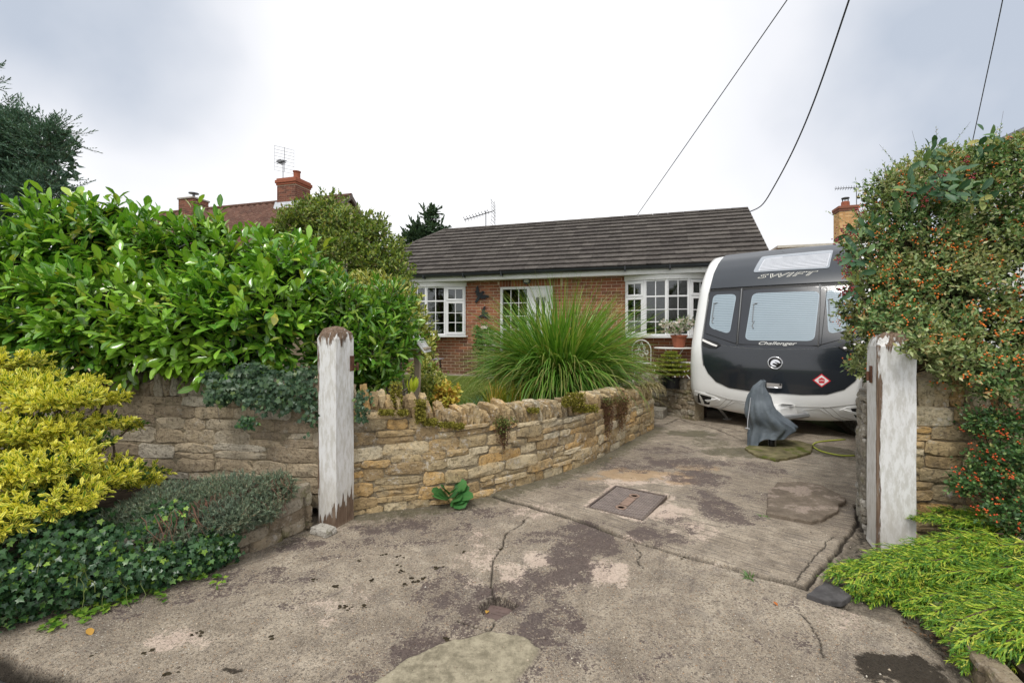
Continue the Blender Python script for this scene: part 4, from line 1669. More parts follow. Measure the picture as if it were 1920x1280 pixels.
gut = mb.build('gutter', MATS['gutter'], house)
for px in (796, 870, 941, 1172, 1256):
    x = ht(px, -OV)
    mb = MB()
    mb.bbox(x - .018, x + .018, -OV - .085, -OV + .05, ez - .10, ez - .066, .004)
    mb.bbox(x - .014, x + .014, -OV - .085, -OV - .077, ez - .09, ez + .0, .002)
    mb.build('gutter_bracket', MATS['gutter'], gut)

# bulkhead lamp, wall ornaments
def house_pt(px, py, yl=0):
    return wm(house) @ Vector((ht(px, yl), yl, hz(px, py, yl)))


p = house_pt(988, 527, -.05)
lamp = thing('wall_lamp', 'small dark bulkhead lamp on the brick above the front door', 'lamp', p, HROT)
mb = MB()
mb.lathe([(.03, 0), (.095, .005), (.10, .02), (.085, .05), (.04, .06)], 16, Matrix.Rotation(rad(90), 4, 'X') @ Matrix.Scale(.75, 4, (0, 1, 0)))
mb.build('housing', MATS['gutter'], lamp)
mb = MB()
mb.lathe([(.07, .052), (.055, .075), (.02, .085)], 14, Matrix.Rotation(rad(90), 4, 'X') @ Matrix.Scale(.6, 4, (0, 1, 0)))
mb.build('lens', simple('frosted_lens', (.5, .52, .5), .3), lamp)


def ornament(px, py, s, rot, label):
    """flat wrought bird with spread wings, standing off the wall"""
    o = house_pt(px, py, -.03)
    root = thing('wall_ornament', label, 'ornament', o, HROT, None)
    M = Matrix.Rotation(rad(90), 4, 'X') @ Matrix.Rotation(rot, 4, 'Z')
    body = [(-.02, -.2), (.03, -.16), (.045, 0), (.05, .09), (.03, .14), (.06, .17), (.02, .185), (-.02, .16), (-.035, .08), (-.04, 0), (-.035, -.12)]
    w1 = [(.03, .06), (.12, .14), (.23, .17), (.20, .10), (.16, .09), (.17, .03), (.12, .03), (.10, -.02), (.04, -.01)]
    w2 = [(-.02, .06), (-.10, .12), (-.20, .22), (-.21, .13), (-.17, .10), (-.18, .03), (-.12, .03), (-.09, -.03), (-.03, -.01)]
    for nm, poly in (('body', body), ('wing', w1), ('wing', w2)):
        mb = MB()
        mb.prism([(x * s, y * s) for x, y in poly], 0, .014, M @ Matrix.Rotation(.0, 4, 'X'))
        mb.build(nm, MATS['gutter'], root)
    mb = MB()
    mb.tube([(0, 0, 0), (0, .03, 0)], .008, 6)
    mb.build('fixing', MATS['gutter'], root)


ornament(899, 556, .95, rad(-35), 'black metal bird ornament on the brick, the higher of the two')
ornament(906, 590, .75, rad(-60), 'black metal bird ornament on the brick above the grass, the lower of the two')

# ------------------------------------------------------------------ aerials
metal = simple('grey_metal', (.16, .16, .17), .45, .15, 8, .1, metal=.7)
MATS['metal'] = metal
MATS['black_metal'] = simple('dark_metal', (.03, .03, .034), .5, .1)


def aerial(root_loc, az, mast, boom, n_el, grid, label, mast_name='mast', tilt=0):
    root = thing('tv_aerial', label, 'aerial', root_loc, az)
    mb = MB()
    mb.tube([(0, 0, 0), (0, 0, mast)], .016, 6)
    mb.build(mast_name, metal, root)
    mb = MB()
    z = mast - .08
    def bz(x):
        return z + x * math.tan(tilt)
    mb.tube([(-boom * .72, 0, bz(-boom * .72)), (boom * .28, 0, bz(boom * .28))], .014, 5)
    mb.build('boom', MATS['black_metal'], root)
    for i in range(n_el):
        x = -boom * .70 + boom * .8 * i / (n_el - 1)
        mb = MB()
        mb.tube([(x - .03, -.13, bz(x) + .05), (x, 0, bz(x) + .0), (x - .03, .13, bz(x) + .05)], .009, 4)
        mb.tube([(x - .02, -.10, bz(x) - .05), (x, 0, bz(x) + .0), (x - .02, .10, bz(x) - .05)], .009, 4)
        mb.build('element', MATS['black_metal'], root)
    if grid:
        gx = boom * .28
        for j in range(8):
            zz = z - grid + 2 * grid * j / 7
            xx = gx + abs(j - 3.5) / 3.5 * -.06
            mb = MB()
            mb.tube([(xx, -grid * .75, zz), (xx, grid * .75, zz)], .006, 4)
            mb.build('reflector_rod', metal, root)
        mb = MB()
        mb.tube([(gx, 0, z - grid), (gx, 0, z + grid)], .010, 4)
        mb.tube([(gx - .02, -grid * .75, z - grid), (gx - .02, -grid * .75, z + grid)], .005, 4)
        mb.tube([(gx - .02, grid * .75, z - grid), (gx - .02, grid * .75, z + grid)], .005, 4)
        mb.build('reflector_frame', metal, root)
    return root


a0 = wm(house) @ Vector((ht(911, yr + .8), yr + .8, ridge_z - .5))
aerial(a0, rad(-10), 1.22, .95, 9, .36, 'television aerial sticking up behind the ridge of the bungalow', tilt=rad(14))

# ------------------------------------------------------------------ chimney stacks and neighbouring houses
def brick_stack(root, name, x0, x1, y0, y1, z0, z1, mat, mort):
    mb = MB()
    mb.box(x0 + .006, x1 - .006, y0 + .006, y1 - .006, z0, z1)
    st = mb.build(name, mort, root)
    q = MB()
    z, r = z0, 0
    while z < z1 - .03:
        zt = min(z + .065, z1)
        for ax in range(2):
            for sd in range(2):
                a0_, a1_ = (x0, x1) if ax == 0 else (y0, y1)
                s = a0_ - (0 if (r + ax) % 2 else .11)
                while s < a1_:
                    p_, q_ = max(s, a0_ + (.0 if ax == 0 else .012)), min(s + .215, a1_ - (.0 if ax == 0 else .012))
                    if q_ - p_ > .02:
                        if ax == 0:
                            yy = (y0, y0 + .01) if sd == 0 else (y1 - .01, y1)
                            q.box(p_, q_, yy[0], yy[1], z, zt)
                        else:
                            xx = (x0, x0 + .01) if sd == 0 else (x1 - .01, x1)
                            q.box(xx[0], xx[1], p_, q_, z, zt)
                    s += .225
        z += .075
        r += 1
    tag(q.build('brickwork', mat, st), kind='stuff')
    return st


terracotta = simple('terracotta', (.30, .095, .05), .8, .15, 10, .2)
MATS['terracotta'] = terracotta
MATS['cream'] = simple('cream_render', (.60, .52, .36), .9, .08, 3, .2)
# the house behind the laurel: local x along its ridge
nY = 17.0
nR = thing('neighbour_house', 'neighbouring house with rust-brown lichened tile roof rising behind the laurel hedge', 'house', (0, 0, 0), 0)
p_r = P(659, 367, nY)
dirx = Vector((math.cos(rad(-16)), math.sin(rad(-16)), 0))
nR.location = (p_r.x, p_r.y, 0)
nR.rotation_euler = (0, 0, rad(-16))
WM[nR.as_pointer()] = Matrix.Translation((p_r.x, p_r.y, 0)) @ Matrix.Rotation(rad(-16), 4, 'Z')
rz_ = p_r.z
LN, HS, DZ = 9.5, 3.6, 2.9
mb = MB()
mb.box(-LN, -.1, -HS + .3, HS - .3, -.1, rz_ - DZ)
mb.add([(-.1, -HS + .3, rz_ - DZ + .002), (-.1, HS - .3, rz_ - DZ + .002), (-.1, 0, rz_ - .25), (-LN, -HS + .3, rz_ - DZ + .002), (-LN, HS - .3, rz_ - DZ + .002), (-LN, 0, rz_ - .25)], [(0, 1, 2), (3, 5, 4), (0, 2, 5, 3), (1, 4, 5, 2)])
mb.build('wall', MATS['cream'], nR)
MATS['tile_red'] = tile_mat('rust_brown_tile', [(.2, (.075, .042, .034)), (.5, (.13, .068, .05)), (.8, (.20, .11, .08))], (.34, .31, .25))
mb = MB()
sl = math.hypot(HS, DZ)
for sgn in (-1, 1):
    for c in range(16):
        for i in range(int(LN / .30)):
            if sgn == 1 and i > 8:
                continue
            f0, f1 = c / 16, (c + 1.2) / 16
            x0 = -LN + .3 * i + .01
            x1 = x0 + .27
            y0, z0 = sgn * HS * (1 - f0), rz_ - DZ * (1 - f0)
            y1, z1 = sgn * HS * (1 - min(f1, 1)), rz_ - DZ * (1 - min(f1, 1))
            xm = (x0 + x1) / 2
            mb.add([(x0, y0, z0 + .0), (xm, y0, z0 + .075), (x1, y0, z0 + .0), (x0, y1, z1 - .02), (xm, y1, z1 + .055), (x1, y1, z1 - .02), (x0, y0, z0 - .03), (x1, y0, z0 - .03)],
                   [(0, 1, 4, 3), (1, 2, 5, 4), (6, 7, 2, 1, 0)])
tag(mb.build('roof_tiles', MATS['tile_red'], nR), kind='stuff')
mb = MB()
mb.add([(-LN, -HS, rz_ - DZ - .06), (-.02, -HS, rz_ - DZ - .06), (-.02, 0, rz_ - .05), (-LN, 0, rz_ - .05), (-LN, HS, rz_ - DZ - .06), (-.02, HS, rz_ - DZ - .06)], [(0, 1, 2, 3), (3, 2, 5, 4)])
mb.tube([(-LN, 0, rz_ + .01), (0, 0, rz_ + .01)], .09, 8)
mb.build('roof', MATS['tile_red'], nR)
mb = MB()
for s in (-1, 1):
    mb.add([(-.06, s * HS, rz_ - DZ - .13), (.02, s * HS, rz_ - DZ - .13), (.02, 0, rz_ - .12), (-.06, 0, rz_ - .12), (-.06, s * HS, rz_ - DZ + .05), (.02, s * HS, rz_ - DZ + .05), (.02, 0, rz_ + .05), (-.06, 0, rz_ + .05)],
           [(0, 1, 2, 3), (4, 7, 6, 5), (0, 4, 5, 1), (1, 5, 6, 2), (2, 6, 7, 3), (3, 7, 4, 0)])
mb.build('barge_board', simple('grey_barge', (.16, .13, .11), .8), nR)
# stacks on that house (columns measured on the ridge)
def nloc(px):
    u = (px - CX) / F
    c_, s_ = math.cos(rad(-16)), math.sin(rad(-16))
    return (u * p_r.y - p_r.x) / (c_ - u * s_)
xs0, xs1 = nloc(536), nloc(570)
mort = MATS['mortar_h']
st = brick_stack(nR, 'chimney', xs0, xs1, -.45, .35, rz_ - .5, rz_ + .50, MATS['brick_dark'], mort)
top = rz_ + .50
st2 = MB()
st2.bbox(xs0 - .03, xs1 + .03, -.48, .38, top + .001, top + .08, .01)
st2.bbox(xs0 - .06, xs1 + .06, -.51, .41, top + .081, top + .20, .01)
st2.bbox(xs0 - .02, xs1 + .02, -.47, .37, top + .201, top + .27, .01)
st2.build('chimney_cap', MATS['terracotta'], st)
cxm = (xs0 + xs1) / 2
mb = MB()
mb.lathe([(.15, 0), (.15, .08), (.125, .10), (.125, .30), (.15, .32), (.15, .35), (.11, .36)], 14, Matrix.Translation((cxm + .14, -.05, top + .27)))
mb.build('chimney_pot', MATS['terracotta'], st)
mb = MB()
mb.lathe([(.14, 0), (.13, .06), (.06, .12), (.04, .16)], 12, Matrix.Translation((cxm - .2, -.05, top + .27)))
mb.build('flue_cowl', MATS['metal'], st)
mb = MB()
mb.add([(xs0 - .1, -.55, rz_ - .42), (xs1 + .2, -.55, rz_ - .42), (xs1 + .2, -.44, rz_ - .12), (xs0 - .1, -.44, rz_ - .12)], [(0, 1, 2, 3)])
mb.build('lead_flashing', simple('lead_flashing', (.52, .54, .58), .5), nR)
aerial(wm(nR) @ Vector((xs0 + .05, -.2, top + .3)), rad(-50), .80, .80, 9, .46, 'grid television aerial beside the red-capped chimney of the neighbouring house', tilt=rad(-8))
xs2, xs3 = nloc(352), nloc(379)
stb = brick_stack(nR, 'chimney', xs2, xs3, -.4, .3, rz_ - .5, rz_ + .45, MATS['brick_dark'], mort)
mb = MB()
mb.lathe([(.05, 0), (.05, .22), (.19, .24), (.19, .27), (.02, .31)], 12, Matrix.Translation(((xs2 + xs3) / 2, -.05, rz_ + .45)))
mb.build('flue_cowl', MATS['metal'], stb)
mb = MB()
mb.bbox(xs2 - .04, xs3 + .04, -.44, .34, rz_ + .38, rz_ + .452, .01)
mb.build('chimney_cap', simple('chimney_cement', (.35, .31, .27), .9), stb)

# buff chimney on the house beyond the caravan
bY = 19.0
b0 = P(1585, 440, bY)
bh = thing('far_house', 'far house whose buff brick chimney shows between caravan and cotoneaster', 'house', (b0.x, b0.y, 0), rad(-17))
tz = P(1585, 389, bY).z
st = brick_stack(bh, 'chimney', -.32, .32, -.32, .32, b0.z - 1.2, tz - .22, MATS['brick_buff'], mort)
mb = MB()
mb.bbox(-.35, .35, -.35, .35, tz - .219, tz - .12, .01)
mb.bbox(-.37, .37, -.37, .37, tz - .119, tz, .01)
mb.build('chimney_cap', MATS['brick_dark'], st)
mb = MB()
mb.lathe([(.16, 0), (.15, .22), (.12, .24)], 12, Matrix.Translation((0, 0, tz)))
mb.build('chimney_pot', MATS['terracotta'], st)
mb = MB()
for k in range(6):
    a = k * math.pi / 3
    mb.tube([(.11 * math.cos(a), .11 * math.sin(a), tz + .23), (.11 * math.cos(a), .11 * math.sin(a), tz + .36)], .012, 4)
mb.lathe([(.15, tz + .36), (.14, tz + .40), (.03, tz + .43)], 12)
mb.build('flue_cowl', MATS['black_metal'], st)
mb = MB()
zr = b0.z - .9
mb.box(-3, 4, -.1, 6, -.1, zr - 2.2)
mb.build('wall', simple('far_wall', (.42, .27, .16), .9), bh)
mb = MB()
mb.add([(-3.3, -.4, zr - 2.3), (4.3, -.4, zr - 2.3), (4.3, 3, zr), (-3.3, 3, zr), (4.3, 6.4, zr - 2.3), (-3.3, 6.4, zr - 2.3)], [(0, 1, 2, 3), (3, 2, 4, 5), (0, 3, 5), (1, 4, 2)])
mb.build('roof', MATS['tile'], bh)
aerial(wm(bh) @ Vector((.36, -.1, tz - 1.1)), rad(-25), 1.95, 1.0, 10, .30, 'yagi aerial on a pole beside the buff brick chimney', tilt=rad(-4))

# pale flat-roofed outbuilding behind the caravan roof
sY = 12.5
s0_, s1_ = P(1462, 463, sY), P(1640, 452, sY - .6)
sh = thing('outbuilding', 'cream flat-roofed outbuilding with small dark openings, behind the caravan roof', 'outbuilding', (s0_.x, s0_.y, 0), math.atan2(s1_.y - s0_.y, s1_.x - s0_.x))
zt = s0_.z
mb = MB()
mb.box(0, 3.4, 0, 3, -.1, zt - .32)
mb.build('wall', MATS['cream'], sh)
mb = MB()
mb.bbox(-.08, 3.5, -.1, 3.1, zt - .05, zt + .03, .01)
mb.build('roof', simple('flat_roof', (.55, .52, .45), .8), sh)
for k in range(6):
    x0 = .06 + .60 * k
    mb = MB()
    mb.box(x0, x0 + .43, .0, .08, zt - .319, zt - .051)
    mb.build('parapet_panel', MATS['cream'], sh)
mb = MB()
mb.box(.02, 3.38, .1, .14, zt - .318, zt - .052)
mb.build('vent_grille', simple('dark_grille', (.05, .045, .04), .9), sh)

# neighbour's verge at the top right, behind the cotoneaster
vY = 9.0
v0, v1 = P(1860, 283, vY), P(1990, 225, vY)
vh = thing('gabled_neighbour', 'white-rendered gable with dark verge peeping over the cotoneaster', 'house', (v0.x, v0.y, 0), 0)
dx, dz = v1.x - v0.x, v1.z - v0.z
zl = v0.z - .3 * dz / dx
mb = MB()
mb.add([(-.3, 0, 0), (2 * dx, 0, 0), (2 * dx, 0, v0.z + dz * 2), (-.3, 0, zl), (-.3, .8, 0), (2 * dx, .8, 0), (2 * dx, .8, v0.z + dz * 2), (-.3, .8, zl)],
       [(0, 1, 2, 3), (7, 6, 5, 4), (0, 3, 7, 4), (1, 5, 6, 2)])
mb.build('wall', simple('white_render', (.68, .68, .66), .85), vh)
mb = MB()
mb.add([(-.5, -.12, zl - .1), (2 * dx, -.12, v0.z + 2 * dz + .02), (2 * dx, -.12, v0.z + 2 * dz + .16), (-.5, -.12, zl + .03), (-.5, .9, zl - .1), (2 * dx, .9, v0.z + 2 * dz + .02), (2 * dx, .9, v0.z + 2 * dz + .16), (-.5, .9, zl + .03)],
       [(0, 1, 2, 3), (7, 6, 5, 4), (3, 2, 6, 7), (0, 4, 5, 1), (0, 3, 7, 4), (1, 5, 6, 2)])
mb.build('roof', MATS['black_metal'], vh)

# ------------------------------------------------------------------ overhead wires
def wire(pts, r, label, sag=0.0):
    pp = []
    for k in range(len(pts) - 1):
        p0, p1, p2, p3 = pts[max(k - 1, 0)], pts[k], pts[k + 1], pts[min(k + 2, len(pts) - 1)]
        for i in range(14):
            f = i / 14
            pp.append(.5 * ((2 * p1) + (p2 - p0) * f + (2 * p0 - 5 * p1 + 4 * p2 - p3) * f ** 2 + (3 * p1 - p0 - 3 * p2 + p3) * f ** 3))
    pp.append(pts[-1])
    n = len(pp)
    pp = [q - Vector((0, 0, sag * 4 * (i / (n - 1)) * (1 - i / (n - 1)))) for i, q in enumerate(pp)]
    mb = MB()
    mb.tube(pp, r, 6)
    top_mesh(mb, 'overhead_wire', MATS['wire'], label, 'wire', None)


MATS['wire'] = simple('wire_sheath', (.03, .032, .036), .6, .05)
w0 = wm(house) @ Vector((ht(1195, yr), yr, ridge_z + .05))
def far_end(px, Y, z0, px0, py0, px1, py1):
    return P(px, py1 + (py0 - py1) * (px - px1) / (px0 - px1), Y)
wire([w0, P(1476, 0, 6.5), P(1476 + 281 * .9, -408 * .9, 3.6)], .0085, 'thin overhead wire running up from the middle of the bungalow ridge')
w1_ = wm(house) @ Vector((eR - .02, yr - .25, ridge_z - .14))
wire([w1_, P(1428, 385, 11.0), P(1450, 352, 10.1), P(1488, 280, 9.0), P(1530, 180, 7.9), P(1592, 0, 6.5), P(1700, -330, 4.2)], .013, 'thicker sagging overhead cable meeting the gable end of the bungalow')
wire([P(1822, 272, 8.9), P(1845, 165, 7.6), P(1880, 0, 6.3), P(1930, -260, 4.8)], .007, 'thin wire rising steeply above the cotoneaster')
# ------------------------------------------------------------------ touring caravan
PHI = rad(37)
cO = Vector((.5777 * 6.66, 6.66, 0))
car = thing('caravan', 'white touring caravan with dark grey front panel parked at the end of the drive', 'caravan', cO, -PHI)
CM = wm(car)
PROF = np.array([(.13, .22), (.05, .34), (.005, .50), (0, .72), (0, 1.0), (.03, 1.2), (.085, 1.36), (.24, 1.72), (.40, 2.09), (.46, 2.22), (.57, 2.38), (.74, 2.56), (.98, 2.74), (1.30, 2.88), (1.75, 2.95), (2.4, 2.98)])
seg = np.hypot(np.diff(PROF[:, 0]), np.diff(PROF[:, 1]))
PS = np.concatenate(([0], np.cumsum(seg)))
PL = PS[-1]
# smooth the profile
_f = np.linspace(0, PL, 240)
_d, _z = np.interp(_f, PS, PROF[:, 0]), np.interp(_f, PS, PROF[:, 1])
ker = np.hanning(15); ker /= ker.sum()
_d2 = np.convolve(np.pad(_d, 7, mode='edge'), ker, 'valid')
_z2 = np.convolve(np.pad(_z, 7, mode='edge'), ker, 'valid')
_z2[:6] = _z[:6]; _d2[:6] = _d[:6]


def cs(a, v, off=0.0):
    """front moulding surface: a across (-1..1), v along the profile (metres from the skirt)"""
    def raw(a, v):
        d = float(np.interp(v, _f, _d2)); z = float(np.interp(v, _f, _z2))
        hw = 1.275 - .07 * min(max((z - 1.2) / 1.7, 0), 1) ** 1.3
        if z < .5:
            hw -= .05 * (.5 - z) / .28
        r = .20
        s = -1 if a < 0 else 1
        m = abs(a)
        if m < .87:
            x = (hw - r) * m / .87
            b = 0
        else:
            th = (m - .87) / .13 * math.pi / 2
            x = hw - r + r * math.sin(th)
            b = r * (1 - math.cos(th))
        # the nose is bowed in plan and its skirt rises towards the corners
        b += .10 * (x / 1.15) ** 2
        z += .10 * max(0, 1 - v / .7) * (x / 1.15) ** 2
        return Vector((s * x, d + b, z))
    p = raw(a, v)
    if off:
        e = .004
        am = max(-.999, min(.999, a))
        n = (raw(am + e, v) - raw(am - e, v)).cross(raw(a, min(v + e, PL)) - raw(a, max(v - e, 0)))
        n.normalize()
        p = p + n * off
    return p


_AV = [(a, v) for a in np.linspace(-1, 1, 101) for v in np.linspace(0, PL, 140)]
_PX = np.array([proj(CM @ cs(a, v)) for a, v in _AV])
_FW = np.array([True] * len(_AV))


def inv(px, py):
    d = np.hypot(_PX[:, 0] - px, _PX[:, 1] - py)
    a, v = _AV[int(d.argmin())]
    for _ in range(6):
        p0 = proj(CM @ cs(a, v)); pa = proj(CM @ cs(a + .002, v)); pv = proj(CM @ cs(a, v + .002))
        J = np.array([[(pa[0] - p0[0]) / .002, (pv[0] - p0[0]) / .002], [(pa[1] - p0[1]) / .002, (pv[1] - p0[1]) / .002]])
        try:
            st_ = np.linalg.solve(J, [px - p0[0], py - p0[1]])
        except Exception:
            break
        st_ = np.clip(st_, -.05, .05)
        a = max(-1, min(1, a + st_[0])); v = max(0, min(PL, v + st_[1]))
    return (float(a), float(v))


def z4(*pts):
    """points measured in an enlarged view of the caravan front -> surface coordinates"""
    return [inv(1260 + x / 2.908, 440 + y / 2.908) for x, y in pts]


def chaikin(poly, n=2):
    for _ in range(n):
        o = []
        for p, q in zip(poly, poly[1:] + poly[:1]):
            o += [(p[0] * .75 + q[0] * .25, p[1] * .75 + q[1] * .25), (p[0] * .25 + q[0] * .75, p[1] * .25 + q[1] * .75)]
        poly = o
    return poly


def rnd_poly(poly, r, k=5):
    """round each corner of an outline with radius r (metres on the surface)"""
    n, o = len(poly), []
    for i in range(n):
        p, a, b = Vector(poly[i]), Vector(poly[i - 1]), Vector(poly[(i + 1) % n])
        u, w = Vector(((a.x - p.x) * 1.14, a.y - p.y)), Vector(((b.x - p.x) * 1.14, b.y - p.y))
        rr = min(r, u.length * .45, w.length * .45)
        u, w = u.normalized() * rr, w.normalized() * rr
        u.x /= 1.14
        w.x /= 1.14
        for j in range(k + 1):
            t_ = j / k
            q = (p + u) * (1 - t_) ** 2 + p * 2 * t_ * (1 - t_) + (p + w) * t_ ** 2
            o.append((q.x, q.y))
    return o


def mir(poly):
    return [(-a, v) for a, v in reversed(poly)]


def patch_on(poly, off, name, mat, parent=None, base=0.0, step=.05, smooth=True, ribs=None):
    """panel lying on the moulding, outline given in surface coordinates; rim closes down to the surface"""
    parent = parent or car
    bd = []
    for p, q in zip(poly, poly[1:] + poly[:1]):
        L = math.hypot((p[0] - q[0]) * 1.1, p[1] - q[1])
        k = max(1, int(L / step))
        for i in range(k):
            bd.append((p[0] + (q[0] - p[0]) * i / k, p[1] + (q[1] - p[1]) * i / k))
    n = len(bd)
    xs_, ys_ = [p[0] for p in bd], [p[1] for p in bd]
    inner = []
    ga = np.arange(min(xs_) + .02, max(xs_), step)
    gv = np.arange(min(ys_) + .02, max(ys_), step)
    if len(ga) and len(gv):
        AX, AY = np.meshgrid(ga, gv)
        ok = in_poly(AX, AY, bd) & (seg_dist(AX, AY, bd + bd[:1]) > step * .35)
        inner = list(zip(AX[ok].tolist(), AY[ok].tolist()))
    pts2 = [Vector(p) for p in bd + inner]
    r = geometry.delaunay_2d_cdt(pts2, [(i, (i + 1) % n) for i in range(n)], [], 1, 1e-6)
    vs = [cs(p.x, p.y, off) for p in r[0]]
    fs = []
    for f in r[2]:
        p, q, s_ = (r[0][i] for i in f[:3])
        ccw = (q - p).cross(s_ - p) > 0
        fs.append(tuple(f) if ccw else tuple(reversed(f)))
    b = len(vs)
    area = sum(bd[i][0] * bd[(i + 1) % n][1] - bd[(i + 1) % n][0] * bd[i][1] for i in range(n))
    rim = [cs(p[0], p[1], off) for p in bd] + [cs(p[0], p[1], base - .002) for p in bd]
    vs += rim
    for i in range(n):
        j = (i + 1) % n
        f = (b + i, b + n + i, b + n + j, b + j)
        fs.append(f if area > 0 else tuple(reversed(f)))
    mb = MB().add(vs, fs)
    m = mb.mesh(name)
    m.polygons.foreach_set('use_smooth', [i < len(r[2]) and smooth for i in range(len(m.polygons))])
    m.materials.append(mat)
    return link(name, m, parent)


M_white = simple('caravan_gelcoat', (.80, .80, .785), .28, .02, 2, .02, 30, .5, coat=.5)
M_slate = simple('slate_gloss', (.030, .037, .047), .34, .05, 2, .015, 30, .45, coat=.2)
M_gloss = simple('dark_gloss_panel', (.014, .018, .024), .18, .08, 1.5, .01, 20, .5, coat=.55)
M_win = simple('smoked_acrylic', (.022, .026, .034), .26, .06, 2, .015, 20, .45, coat=.25)
M_black = simple('black_rubber', (.008, .008, .009), .5, .1, 8, .05)
M_seam = simple('grey_seam', (.20, .205, .21), .4, .05)
M_chrome = simple('bright_chrome', (.7, .7, .72), .12, .02, metal=1.0)
M_blind = simple('window_blind', (.30, .375, .43), .45, .03, 3, .02, 20, .4, coat=.9)
M_silver = simple('silver_decal', (.62, .62, .60), .35, .05)
M_ivory = simple('ivory_decal', (.78, .77, .70), .35, .05)
M_grey = simple('bumper_grey', (.40, .39, .37), .45, .05)

# body shell: front moulding with a deeper black lining behind, sides, roof, floor
VA = sorted(set([round(x, 4) for x in list(np.linspace(-.87, .87, 29)) + list(np.linspace(.87, 1, 9)) + list(-np.linspace(.87, 1, 9))]))
VV = list(np.linspace(0, PL, 62))
vs, fs = [], []
for v in VV:
    for a in VA:
        vs.append(cs(a, v))
na = len(VA)
for i in range(len(VV) - 1):
    for j in range(na - 1):
        fs.append((i * na + j, i * na + j + 1, (i + 1) * na + j + 1, (i + 1) * na + j))
BACK = 2.75
b = len(vs)
for i, v in enumerate(VV):
    for j in (0, na - 1):
        q = Vector(vs[i * na + j])
        vs.append((q.x, max(BACK, q.y), q.z))
for i in range(len(VV) - 1):
    fs.append((i * na, (i + 1) * na, b + (i + 1) * 2, b + i * 2))
    fs.append((i * na + na - 1, b + i * 2 + 1, b + (i + 1) * 2 + 1, (i + 1) * na + na - 1))
t0 = (len(VV) - 1) * na
fs.append(tuple([t0 + j for j in range(na)] + [b + (len(VV) - 1) * 2 + 1, b + (len(VV) - 1) * 2]))
fs.append(tuple([j for j in reversed(range(na))] + [b, b + 1]))
fs.append(tuple([b + 2 * i for i in range(len(VV))] + [b + 2 * i + 1 for i in reversed(range(len(VV)))]))
mb = MB().add(vs, fs)
body = mb.build('body', M_white, car, True)
v_lip = inv(1466, 535)[1]
v_win0 = inv(1459, 655)[1]
v_top = inv(1500, 466)[1]
print('v lip/win/top', v_lip, v_win0, v_top, 'logo', inv(1453, 680), 'top px', proj(CM @ cs(0, v_top)), 'left edge', proj(CM @ cs(-1, 1.2)), proj(CM @ cs(-.95, 2.4)), 'right', proj(CM @ cs(.95, 1.0)))

left = z4((213, 285), (202, 330), (185, 450), (168, 560), (165, 600), (168, 660), (176, 710), (198, 755), (240, 800), (310, 833), (420, 851), (520, 858))
vb = left[-1][1]
full_l = left + [(0.0, vb - .01)]
dark = full_l + [(-a, v) for a, v in reversed(left)]
ae = -left[0][0]
# lower glossy nose
low_l = [p for p in left if p[1] < v_win0 + .06]
low_poly = [(low_l[0][0], v_win0 + .10)] + low_l + [(0, vb - .01)] + [(-a, v) for a, v in reversed(low_l)] + [(-low_l[0][0], v_win0 + .10)]
mid_curve = [(a_, v_win0 + .10 * abs(a_ / ae) ** 2.2) for a_ in np.linspace(ae, -ae, 15)]
low_poly = low_l + [(0, vb - .01)] + [(-a, v) for a, v in reversed(low_l)] + mid_curve[1:-1]
patch_on(low_poly, .010, 'nose_panel', M_gloss)
# window band
band = [(-a, v) for a, v in reversed(mid_curve)]
wb = [(a_, v + .006) for a_, v in reversed(mid_curve)] + [(ae, v_lip - .05), (-ae, v_lip - .05)]
patch_on(wb, .008, 'window_band', M_win)
# gully above the windows and top panel
patch_on([(-ae, v_lip - .045), (ae, v_lip - .045), (ae, v_lip + .0), (-ae, v_lip + .0)], .004, 'gully', M_black)
tl = z4((216, 278), (232, 215), (258, 160), (300, 112))
tl = [(-ae, v_lip + .004)] + [(q[0], max(q[1], v_lip + .02)) for q in tl[1:]] + [(tl[-1][0] * .99, v_top + .10)]
tp = tl + [(-a, v) for a, v in reversed(tl)]
tp.reverse()
patch_on(tp, .022, 'top_panel', M_slate)
# pale seams down both edges of the dark front
for s in (1, -1):
    e_ = [(s * -a, v) for a, v in left if v > .75]
    st_ = [(-s * q[0], q[1]) for q in reversed(tl)] + [(s * -q[0], q[1]) for q in left if q[1] < v_lip and q[1] > .7]
    mb = MB()
    mb.tube([cs(a + s * .004, v, .012) for a, v in st_], .007, 5)
    mb.build('trim_strip', M_seam, car, True)


